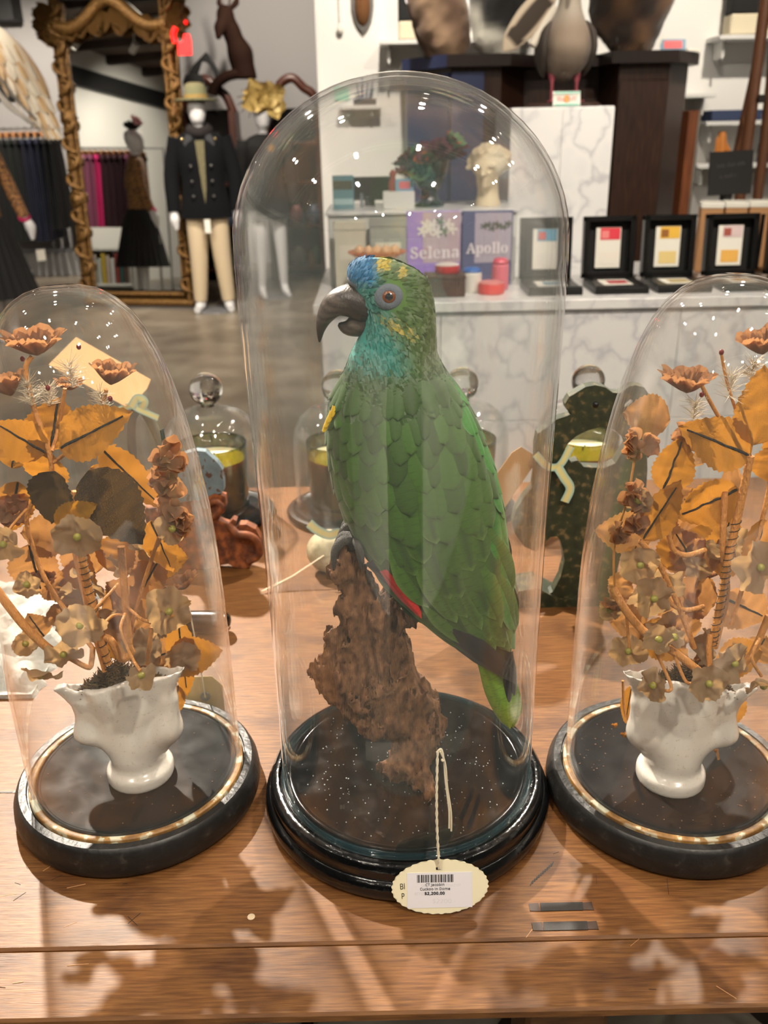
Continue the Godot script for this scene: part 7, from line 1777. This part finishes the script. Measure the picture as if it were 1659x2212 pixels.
	for q in [[-0.86, -10.0, 0.62, "brown cabinet with arched top behind the parrot dome"], [-1.72, -9.9, 0.6, "red-brown cabinet with arched top behind the coat mannequin"]]:
		var c := thing("arched_cabinet", q[3], "cabinet", Vector3(q[0], 0, q[1]), "arched cabinets")
		var w: float = q[2]
		for s in [-1.0, 1.0]:
			part(c, "post", bx(Vector3(0.07, 1.68, 0.36), Vector3(s * (w * 0.5 - 0.035), 0.84, 0), 0.006), rw)
		part(c, "back", bx(Vector3(w - 0.1, 1.7, 0.02), Vector3(0, 0.85, -0.16)), inner)
		for y in [0.12, 0.55, 0.98, 1.36]:
			part(c, "shelf", bx(Vector3(w - 0.14, 0.03, 0.32), Vector3(0, y, 0), 0.003), rw)
		part(c, "arch", MB.new().tube(curve([Vector3(-w * 0.5 + 0.02, 1.66, 0.1), Vector3(-w * 0.3, 1.78, 0.1), Vector3(-w * 0.14, 1.93, 0.1), Vector3(0.03, 1.97, 0.1), Vector3(w * 0.22, 1.88, 0.1), Vector3(w * 0.36, 1.82, 0.1), Vector3(w * 0.5 - 0.02, 1.66, 0.1)], 5), 0.045, 10), rw)
		for k in 7:
			var sx: float = -w * 0.32 + (k % 3) * w * 0.3
			var y: float = [0.135, 0.565, 0.995][k / 3]
			var jar := thing("cabinet_jar", "%s pot on the %s shelf of the %s" % [["brown", "grey", "green", "tan", "rose", "blue", "ochre"][k], ["bottom", "bottom", "bottom", "middle", "middle", "middle", "upper"][k], q[3].split(" ")[0] + (" cabinet near the parrot dome" if q[0] > -1.0 else " cabinet near the coat mannequin")], "pot", Vector3(q[0] + sx, y, q[1] + 0.04), "pots in the arched cabinets")
			part(jar, "pot", MB.new().lathe([Vector2(0, 0), Vector2(0.05, 0), Vector2(0.07, 0.06), Vector2(0.066, 0.13), Vector2(0.04, 0.17), Vector2(0.04, 0.19), Vector2(0, 0.19)], 18), mat("pot glaze %d" % k, [Color(0.3, 0.2, 0.14), Color(0.4, 0.38, 0.35), Color(0.2, 0.26, 0.2), Color(0.45, 0.36, 0.27), Color(0.5, 0.3, 0.28), Color(0.25, 0.3, 0.38), Color(0.45, 0.34, 0.15)][k], 0.45))
	# dark taxidermy deer looking down from above the cabinet
	var hide := mat("dark brown hide", Color(0.105, 0.052, 0.03), 0.85, {"spec": 0.2})
	var caps := [[Vector3(0.13, 0.0, 0), Vector3(0.10, 0.22, 0), 0.12, 0.11], [Vector3(0.10, 0.22, 0), Vector3(0.03, 0.42, 0.02), 0.11, 0.075], [Vector3(0.03, 0.42, 0.02), Vector3(-0.01, 0.56, 0.05), 0.075, 0.07], [Vector3(-0.01, 0.56, 0.06), Vector3(-0.06, 0.44, 0.14), 0.065, 0.04], [Vector3(-0.06, 0.44, 0.14), Vector3(-0.075, 0.36, 0.17), 0.04, 0.03]]
	var d := thing("stuffed_deer", "dark brown stuffed deer neck and head high by the grey wall", "deer", Vector3(-1.42, 1.965, -9.75))
	part(d, "body", nets(func(p: Vector3) -> float: return maxf(capsules(p, caps, 0.06), -p.y), Vector3(-0.2, -0.03, -0.16), Vector3(0.3, 0.66, 0.24), 0.018), hide)
	for s in [-1.0, 1.0]:
		limb(d, "ear", [Vector3(0.0 + s * 0.03, 0.60, 0.03), Vector3(0.02 + s * 0.08, 0.66, 0.02), Vector3(0.03 + s * 0.09, 0.74, 0.02)], [0.02, 0.03, 0.004], hide)
		limb(d, "antler", [Vector3(s * 0.02, 0.61, 0.04), Vector3(s * 0.06, 0.75, 0.02), Vector3(s * 0.05, 0.92, 0.06)], [0.014, 0.011, 0.003], mat("dark antler", Color(0.16, 0.1, 0.07), 0.6))
		part(d, "eye", MB.new().lathe([Vector2(0, -0.012), Vector2(0.012, 0), Vector2(0, 0.012)], 10), mat("black pupil", Color(0.01, 0.01, 0.01), 0.05), at_(-0.035 + s * 0.05, 0.50, 0.10))
	part(d, "shoulder", MB.new().tube(curve([Vector3(0.12, 0.05, 0.05), Vector3(-0.04, 0.02, 0.08), Vector3(-0.16, -0.06, 0.08), Vector3(-0.20, -0.14, 0.08)], 4), 0.05, 10), hide)
	var fe := thing("feather_hat", "black feathered hat on the far cabinet behind the mirror's edge", "hat", Vector3(-1.80, 1.90, -9.75))
	part(fe, "crown", MB.new().lathe([Vector2(0, 0.12), Vector2(0.08, 0.11), Vector2(0.11, 0.05), Vector2(0.11, 0.0), Vector2(0.0, 0.0)], 24), black)
	for k in 9:
		part(fe, "feather", MB.new().tube(curve([Vector3(-0.05 + k * 0.01, 0.1, 0), Vector3(0.05 + k * 0.012, 0.22 + 0.01 * k, 0), Vector3(0.19 + k * 0.004, 0.22 - k * 0.016, 0.0), Vector3(0.25, 0.12 - k * 0.01, 0)], 4), 0.011, 6), black)
	# skirts on a rail against the back wall
	var rail := thing("clothes_rail", "steel clothes rail with dark skirts by the back wall", "rail", Vector3(-3.85, 0, -10.35))
	part(rail, "bar", MB.new().tube([Vector3(-1.0, 1.56, 0), Vector3(0.55, 1.56, 0)], 0.012, 10), mat("brushed steel", Color(0.6, 0.6, 0.6), 0.3, {"metal": 0.9}))
	for x in [-0.98, 0.53]:
		part(rail, "post", MB.new().tube([Vector3(x, 0.0, 0), Vector3(x, 1.56, 0)], 0.012, 10), mat("brushed steel"))
	part(rail, "plinth", bx(Vector3(1.6, 0.26, 0.5), Vector3(-0.22, 0.13, -0.35), 0.004), mat("grey plinth paint", Color(0.5, 0.5, 0.5), 0.6))
	var peg := mat("pale beech hanger", Color(0.72, 0.50, 0.31), 0.5)
	var cols := [Color(0.25, 0.17, 0.25), Color(0.03, 0.03, 0.035), Color(0.05, 0.05, 0.055), Color(0.035, 0.035, 0.04), Color(0.05, 0.06, 0.055), Color(0.045, 0.075, 0.06), Color(0.05, 0.055, 0.07), Color(0.05, 0.07, 0.16), Color(0.06, 0.085, 0.2), Color(0.04, 0.06, 0.15), Color(0.03, 0.03, 0.04), Color(0.025, 0.025, 0.03)]
	var said := ["plum", "black, second of the row", "soft black, third of the row", "black, fourth of the row", "green-black, fifth of the row", "dark green", "slate black, next to the dark green", "navy, nearest the dark green", "bright navy, middle of the three", "navy, last of the three", "black, next to the navy ones", "black, beside the mirror frame"]
	for k in 12:
		var x := -4.30 + k * 0.075
		var h := thing("skirt_hanger", "beech clip hanger holding the %s skirt" % said[k], "hanger", Vector3(x, 1.56, -10.35), "beech skirt hangers")
		part(h, "arm", bx(Vector3(0.022, 0.055, 0.34), Vector3(0, -0.06, 0), 0.006), peg)
		part(h, "hook", MB.new().tube(curve([Vector3(0, -0.035, 0), Vector3(0, -0.012, 0), Vector3(0, 0.0, 0.02), Vector3(0, 0.018, 0), Vector3(0, 0.004, -0.018)], 4), 0.003, 6), mat("brushed steel"))
		for s in [-1.0, 1.0]:
			part(h, "clip", bx(Vector3(0.03, 0.045, 0.02), Vector3(0, -0.105, s * 0.13), 0.003), mat("steel clip", Color(0.75, 0.75, 0.75), 0.3, {"metal": 0.8}))
		var s := thing("pleated_skirt", "long pleated skirt on the rail, %s" % said[k], "skirt", Vector3(x, 0.42, -10.35), "skirts on the rail")
		var long: float = 1.02 if k < 10 else 0.9
		part(s, "waistband", bx(Vector3(0.045, 0.05, 0.32), Vector3(0, 1.01, 0), 0.006), mat("skirt cloth %d" % k, cols[k], 0.8, {"rim": 0.3}))
		part(s, "pleats", pleats([[1.0, 0.018, 0.155], [0.8, 0.026, 0.19], [0.4, 0.031, 0.23], [1.02 - long, 0.033, 0.27]], 16, 0.10), mat("skirt cloth %d" % k))
	# pale wall panel above the rail and a black picture on it
	var pic := thing("framed_picture", "black framed picture on the wall above the skirts", "picture", Vector3(-4.22, 1.86, -11.18))
	part(pic, "frame", bx(Vector3(0.46, 0.46, 0.03), Vector3(0, 0.23, 0), 0.006), mat("black box frame"))
	part(pic, "print", bx(Vector3(0.38, 0.38, 0.004), Vector3(0, 0.23, 0.017)), mat("dark grey print", Color(0.11, 0.11, 0.12), 0.6))
	# big tan and white wing hanging near the edge of the picture
	var wg := thing("swan_wing", "large cream and tan bird wing hanging at the picture's edge before the mirror", "wing", Vector3(-2.22, 1.52, -6.0))
	var wr := fine([[-0.02, 0.18, 0.0, 0.006, 0.008], [0.02, 0.175, 0.0, 0.05, 0.02], [0.10, 0.14, 0, 0.085, 0.03], [0.22, 0.085, 0, 0.13, 0.04], [0.34, 0.02, 0, 0.15, 0.05], [0.46, -0.05, 0, 0.14, 0.05], [0.56, -0.11, 0, 0.09, 0.04], [0.62, -0.14, 0, 0.01, 0.01]], 4)
	var wm := body(wr, 32, true, func(p: Vector3, _s: float, _q: float) -> Color: return lin(0.80, 0.76, 0.69).lerp(lin(0.70, 0.56, 0.40), clampf(0.5 + 0.5 * sin(p.x * 24.0 + p.y * 9.0), 0.0, 1.0) * smoothstep(0.0, 0.3, p.y)))
	part(wg, "plumage", wm, mat("wing plumage", Color(1, 1, 1), 0.85, {"vc": true, "rim": 0.3}))
	part(wg, "down", hairs(wm, 3500, 0.035, Vector3(0.4, -0.9, 0), 9), mat("wing plumage")).set_meta("kind", "stuff")
	var vane := [feather(0.5, 2.4, lin(0.74, 0.62, 0.46), lin(0.80, 0.74, 0.65), lin(0.84, 0.80, 0.72), lin(0.6, 0.48, 0.34)), feather(0.5, 2.4, lin(0.80, 0.76, 0.69), lin(0.84, 0.81, 0.76), lin(0.70, 0.56, 0.40), lin(0.66, 0.6, 0.52))]
	for i in 8:
		for j in 5:
			var wrow: Array = wr[wr.size() - 3 - i * 3]
			var th := -1.0 + j * 0.5
			var p := Vector3(wrow[1] + wrow[3] * sin(th), wrow[0], wrow[2] + wrow[4] * cos(th))
			set_feather(wg, "covert_feather", vane[(i + j) % 2], mat("wing plumage"), p, p + Vector3(0.045, -0.11, 0.012), Vector3(sin(th), 0.1, cos(th)), 0.10, Vector3.ZERO)
	part(wg, "quill", MB.new().tube(curve([Vector3(-0.20, 0.46, 0.05), Vector3(-0.06, 0.30, 0.06), Vector3(0.06, 0.12, 0.045), Vector3(0.18, 0.0, 0.02)], 5), 0.008, 8), mat("grey quill", Color(0.42, 0.40, 0.38), 0.6))
	for k in 5:
		part(wg, "flight_feather", MB.new().tube(curve([Vector3(-0.19 + k * 0.02, 0.42 - k * 0.04, 0.03), Vector3(-0.08 + k * 0.012, 0.20 - k * 0.02, 0.03), Vector3(0.12 + k * 0.01, -0.02 + k * 0.006, 0.01)], 5), [0.012, 0.02, 0.025, 0.03, 0.034, 0.035, 0.035, 0.03, 0.024, 0.016, 0.004], 10, true, null, 0.3), mat("pale grey flight feather", Color(0.62, 0.60, 0.57), 0.8))
	part(wg, "cord", MB.new().tube([Vector3(-0.14, 0.60, 0), Vector3(-0.14, 1.85, 0)], 0.003, 6), black)

func make_mirror() -> void:
	# leans back a little; local x along its width, y up its face, z out of it
	var o := thing("gilded_mirror", "tall mirror in a carved gilded frame leaning by the mannequins", "mirror", Vector3(-2.21, 0.0, -8.28))
	var lean := Transform3D(Basis(Vector3.UP, deg_to_rad(-9.3)) * Basis(Vector3.RIGHT, deg_to_rad(-3.4)), Vector3.ZERO)
	var gilt := mat("old gilding", Color(1, 1, 1), 0.42, {"metal": 0.55, "tex": ntex(131, 0.04, [[0.0, Color(0.16, 0.10, 0.05)], [0.4, Color(0.36, 0.25, 0.12)], [0.7, Color(0.55, 0.41, 0.20)], [1.0, Color(0.70, 0.55, 0.30)]], 256, 4), "scale": Vector3(5, 5, 5), "bump": ntex(132, 0.05, [], 256, 3), "bumps": 0.6})
	part(o, "glass", bx(Vector3(0.96, 2.36, 0.008), Vector3(0, 1.34, 0.01)), mat("silvered glass", Color(0.86, 0.87, 0.86), 0.015, {"metal": 1.0}), lean)
	part(o, "backing", bx(Vector3(1.1, 2.6, 0.02), Vector3(0, 1.34, -0.012)), mat("dark cabinet inside", Color(0.07, 0.055, 0.045), 0.7), lean)
	var w := 0.49
	for s in [-1.0, 1.0]:
		part(o, "rail", MB.new().tube([Vector3(s * w, 0.06, 0.02), Vector3(s * w, 2.6, 0.02)], 0.042, 12, true, null, 0.8), gilt, lean)
		part(o, "inner_bead", MB.new().tube([Vector3(s * (w - 0.055), 0.14, 0.02), Vector3(s * (w - 0.055), 2.5, 0.02)], 0.016, 8), gilt, lean)
		part(o, "outer_bead", MB.new().tube([Vector3(s * (w + 0.052), 0.06, 0.01), Vector3(s * (w + 0.052), 2.55, 0.01)], 0.014, 8), gilt, lean)
		for k in 16:
			var y := 0.2 + k * 0.15
			var d := 1.0 if k % 2 else -1.0
			part(o, "scroll", MB.new().tube(curve([Vector3(s * w - d * 0.05, y - 0.06, 0.05), Vector3(s * w + d * 0.035, y - 0.02, 0.07), Vector3(s * w + d * 0.055, y + 0.035, 0.06), Vector3(s * w + d * 0.01, y + 0.06, 0.065), Vector3(s * w - d * 0.015, y + 0.03, 0.07)], 4), [0.010, 0.014, 0.017, 0.019, 0.02, 0.02, 0.019, 0.018, 0.017, 0.016, 0.015, 0.014, 0.012, 0.011, 0.009, 0.007, 0.005], 8), gilt, lean)
		for y in [0.95, 1.62]:
			part(o, "cartouche", MB.new().lathe([Vector2(0, 0.05), Vector2(0.03, 0.045), Vector2(0.055, 0.02), Vector2(0.075, 0.0)], 7), gilt, lean * Transform3D(Basis(Vector3.RIGHT, PI / 2), Vector3(s * w, y, 0.04)))
	for y in [0.05, 2.58]:
		part(o, "rail", MB.new().tube([Vector3(-w - 0.04, y, 0.02), Vector3(w + 0.04, y, 0.02)], 0.045, 12, true, null, 0.8), gilt, lean)
	part(o, "inner_bead", MB.new().tube([Vector3(-w + 0.05, 0.125, 0.02), Vector3(w - 0.05, 0.125, 0.02)], 0.022, 8), gilt, lean)
	# carved crest across the top with drooping leaves
	part(o, "crest", MB.new().tube(curve([Vector3(-w, 2.32, 0.05), Vector3(-w * 0.72, 2.30, 0.06), Vector3(-w * 0.45, 2.36, 0.07), Vector3(-w * 0.2, 2.46, 0.07), Vector3(0, 2.50, 0.08), Vector3(w * 0.2, 2.46, 0.07), Vector3(w * 0.45, 2.36, 0.07), Vector3(w * 0.72, 2.30, 0.06), Vector3(w, 2.32, 0.05)], 4), 0.05, 10), gilt, lean)
	for k in 14:
		var x := -w + (k + 0.5) * 2.0 * w / 14.0
		part(o, "acanthus_leaf", cup(k), gilt, lean * Transform3D(Basis(Vector3.BACK, PI + 0.5 * sin(k * 2.0)) * Basis.from_scale(Vector3(0.12, 0.16, 0.10)), Vector3(x, 2.44 - 0.12 * absf(x) / w + 0.02 * sin(k * 3.0), 0.07)))
	for s in [-1.0, 1.0]:
		for k in 6:
			part(o, "acanthus_leaf", cup(k + 3), gilt, lean * Transform3D(Basis(Vector3.BACK, -s * (0.9 + k * 0.5)) * Basis.from_scale(Vector3(0.14, 0.2, 0.12)), Vector3(s * (w + 0.01), 2.36, 0.06)))

# ---------------------------------------------------------------- what stands before the mirror and shows in it
func make_reflected_side() -> void:
	var skin := mat("white mannequin gloss", Color(0.80, 0.80, 0.81), 0.3)
	var black := mat("black cloth", Color(0.03, 0.03, 0.035), 0.85)
	var spots := mat("leopard print jersey", Color(1, 1, 1), 0.8, {"tex": ntex(141, 0.05, [[0.0, Color(0.62, 0.44, 0.26)], [0.45, Color(0.60, 0.42, 0.25)], [0.55, Color(0.12, 0.08, 0.06)], [0.7, Color(0.14, 0.09, 0.06)], [0.75, Color(0.45, 0.3, 0.17)], [1.0, Color(0.5, 0.33, 0.2)]], 256, 2, FastNoiseLite.TYPE_CELLULAR), "scale": Vector3(4, 4, 4)})
	var a := thing("mannequin", "white mannequin in leopard top and black pleated skirt at the picture's edge", "mannequin", Vector3(-2.98, 0, -7.0), "shop mannequins", 0.9)
	mannequin_head(a, 1.50, skin)
	part(a, "top", body(fine([[0.86, 0, 0, 0.15, 0.12], [1.0, 0, 0, 0.135, 0.11], [1.2, 0, 0, 0.17, 0.125], [1.34, 0, 0, 0.185, 0.10], [1.41, 0, 0, 0.13, 0.075], [1.45, 0, 0, 0.055, 0.05]], 4), 28, false), spots)
	part(a, "skirt", pleats([[0.92, 0.145, 0.12], [0.80, 0.20, 0.17], [0.55, 0.265, 0.23], [0.34, 0.32, 0.28]], 26, 0.03), black)
	for s in [-1.0, 1.0]:
		limb(a, "sleeve", [Vector3(s * 0.165, 1.37, 0), Vector3(s * 0.25, 1.12, 0.02), Vector3(s * 0.28, 0.90, 0.10)], [0.055, 0.05, 0.042], black if s < 0 else spots)
		limb(a, "hand", [Vector3(s * 0.28, 0.90, 0.10), Vector3(s * 0.30, 0.83, 0.13), Vector3(s * 0.29, 0.74, 0.15)], [0.028, 0.042, 0.014], skin)
		limb(a, "leg", [Vector3(s * 0.08, 0.5, 0), Vector3(s * 0.08, 0.25, 0), Vector3(s * 0.085, 0.06, 0)], [0.06, 0.05, 0.034], skin)
		limb(a, "shoe", [Vector3(s * 0.085, 0.07, -0.02), Vector3(s * 0.09, 0.04, 0.05), Vector3(s * 0.095, 0.025, 0.14)], [0.04, 0.036, 0.02], skin)
	part(a, "cuff", MB.new().lathe([Vector2(0.046, 0.0), Vector2(0.048, 0.02), Vector2(0.044, 0.03)], 16, Vector3.ZERO, false), mat("hot pink cuff", Color(0.86, 0.2, 0.45), 0.7), at_(0.28, 0.895, 0.10, 0, 0.4, 0.3))
	part(a, "swing_tag", bx(Vector3(0.075, 0.085, 0.003), Vector3(0.33, 0.62, 0.16)), mat("white card stock"))
	part(a, "headpiece", frill(6, 2, 0.8), mat("black net headpiece", Color(0.05, 0.05, 0.055), 0.9), at_(0, 1.72, 0, 0, 0, 0.3) * Transform3D(Basis.from_scale(Vector3.ONE * 0.10), Vector3.ZERO))
	part(a, "flower", frill(2, 3, 0.7), mat("pale pink silk", Color(0.82, 0.60, 0.62), 0.8), at_(0.05, 1.77, 0.03, 0, 0.6, -0.4) * Transform3D(Basis.from_scale(Vector3.ONE * 0.085), Vector3.ZERO))
	# rail of pink and plum garments
	var rail := thing("clothes_rail", "steel clothes rail of pink and plum garments, seen in the mirror", "rail", Vector3(-4.57, 0, -5.48), "", -0.3)
	part(rail, "bar", MB.new().tube([Vector3(-0.6, 1.72, 0), Vector3(0.9, 1.72, 0)], 0.012, 10), mat("brushed steel"))
	for x in [-0.59, 0.89]:
		part(rail, "post", MB.new().tube([Vector3(x, 0, 0), Vector3(x, 1.72, 0)], 0.012, 10), mat("brushed steel"))
	var cols := [Color(0.62, 0.36, 0.48), Color(0.64, 0.38, 0.5), Color(0.6, 0.35, 0.47), Color(0.88, 0.18, 0.5), Color(0.28, 0.15, 0.19), Color(0.26, 0.14, 0.18), Color(0.25, 0.13, 0.17), Color(0.24, 0.13, 0.17), Color(0.45, 0.24, 0.35), Color(0.5, 0.35, 0.22), Color(0.46, 0.32, 0.2)]
	var said := ["dusty pink, first", "dusty pink, second", "dusty pink, third", "hot pink", "plum, beside the hot pink one", "plum, second of four", "plum, third of four", "plum, last of four", "mauve", "leopard brown, inner", "leopard brown, outer"]
	var inv := Transform3D(Basis(Vector3.UP, -0.3), Vector3(-4.57, 0, -5.48))
	for k in 11:
		var p := inv * Vector3((k - 3) * 0.075 + 0.09, 1.72, 0)
		var h := thing("garment_hanger", "beech hanger of the %s garment in the mirror" % said[k], "hanger", p, "beech hangers on the pink rail", -0.3)
		part(h, "arm", bx(Vector3(0.02, 0.05, 0.36), Vector3(0, -0.06, 0), 0.006), mat("pale beech hanger", Color(0.72, 0.50, 0.31), 0.5))
		part(h, "hook", MB.new().tube([Vector3(0, -0.035, 0), Vector3(0, 0.012, 0)], 0.003, 6), mat("brushed steel"))
		var g := thing("hanging_garment", "%s garment on the rail, seen in the mirror" % said[k], "garment", p + Vector3(0, -0.98, 0), "garments on the pink rail", -0.3)
		part(g, "waistband", bx(Vector3(0.05, 0.05, 0.34), Vector3(0, 0.865, 0), 0.006), mat("garment cloth %d" % k, cols[k], 0.8))
		part(g, "drape", pleats([[0.87, 0.018, 0.165], [0.6, 0.026, 0.2], [0.05, 0.031, 0.24]], 12, 0.12), mat("garment cloth %d" % k))
	tote("tote_bag", "black and cream tote bag seen low in the gilded mirror", Vector3(-3.46, 0.40, -6.19), Vector3(0.30, 0.36, 0.12), [], true, 2.57)
	var st := thing("low_stool", "white low display stool carrying the tote bag by the mirror", "stool", Vector3(-3.46, 0, -6.19), "", 2.57)
	part(st, "seat", bx(Vector3(0.36, 0.05, 0.30), Vector3(0, 0.373, 0), 0.004), mat("white lacquer", Color(0.82, 0.82, 0.81), 0.4))
	for x in [-0.16, 0.16]:
		for z in [-0.13, 0.13]:
			part(st, "leg", bx(Vector3(0.03, 0.35, 0.03), Vector3(x, 0.175, z), 0.003), mat("white lacquer"))
	# low bookcase beyond, whose spines show at the mirror's foot
	var bc := thing("low_bookcase", "low white bookcase seen at the foot of the mirror", "bookcase", Vector3(-4.28, 0, -5.93), "", -0.3)
	part(bc, "board", bx(Vector3(0.94, 0.03, 0.3), Vector3(0, 0.52, 0), 0.003), mat("white lacquer"))
	part(bc, "board", bx(Vector3(0.94, 0.03, 0.3), Vector3(0, 0.10, 0), 0.003), mat("white lacquer"))
	part(bc, "back", bx(Vector3(0.94, 0.5, 0.02), Vector3(0, 0.27, 0.14)), mat("white lacquer"))
	for x in [-0.46, 0.46]:
		part(bc, "side", bx(Vector3(0.03, 0.52, 0.3), Vector3(x, 0.26, 0), 0.003), mat("white lacquer"))
	var spine := [Color(0.7, 0.72, 0.7), Color(0.72, 0.62, 0.2), Color(0.68, 0.62, 0.58), Color(0.75, 0.75, 0.74), Color(0.5, 0.2, 0.18), Color(0.16, 0.3, 0.28), Color(0.3, 0.22, 0.2), Color(0.6, 0.58, 0.55)]
	var bt := Transform3D(Basis(Vector3.UP, -0.3), Vector3(-4.28, 0, -5.93))
	for k in 16:
		var t := thing("book", "book with %s spine in the low bookcase, %s" % [["pale grey", "mustard", "taupe", "white", "brick red", "dark teal", "brown", "stone"][k % 8], ["at the tote bag end", "about the middle", "at the far end"][k / 8]], "book", bt * Vector3(-0.405 + k * 0.054, 0.116, -0.02), "books in the low bookcase", -0.3)
		part(t, "cover", bx(Vector3(0.045, 0.33 + 0.04 * sin(k * 2.2), 0.22), Vector3(0, 0.165 + 0.02 * sin(k * 2.2), 0), 0.003), mat("book spine %d" % (k % 8), spine[k % 8], 0.6))
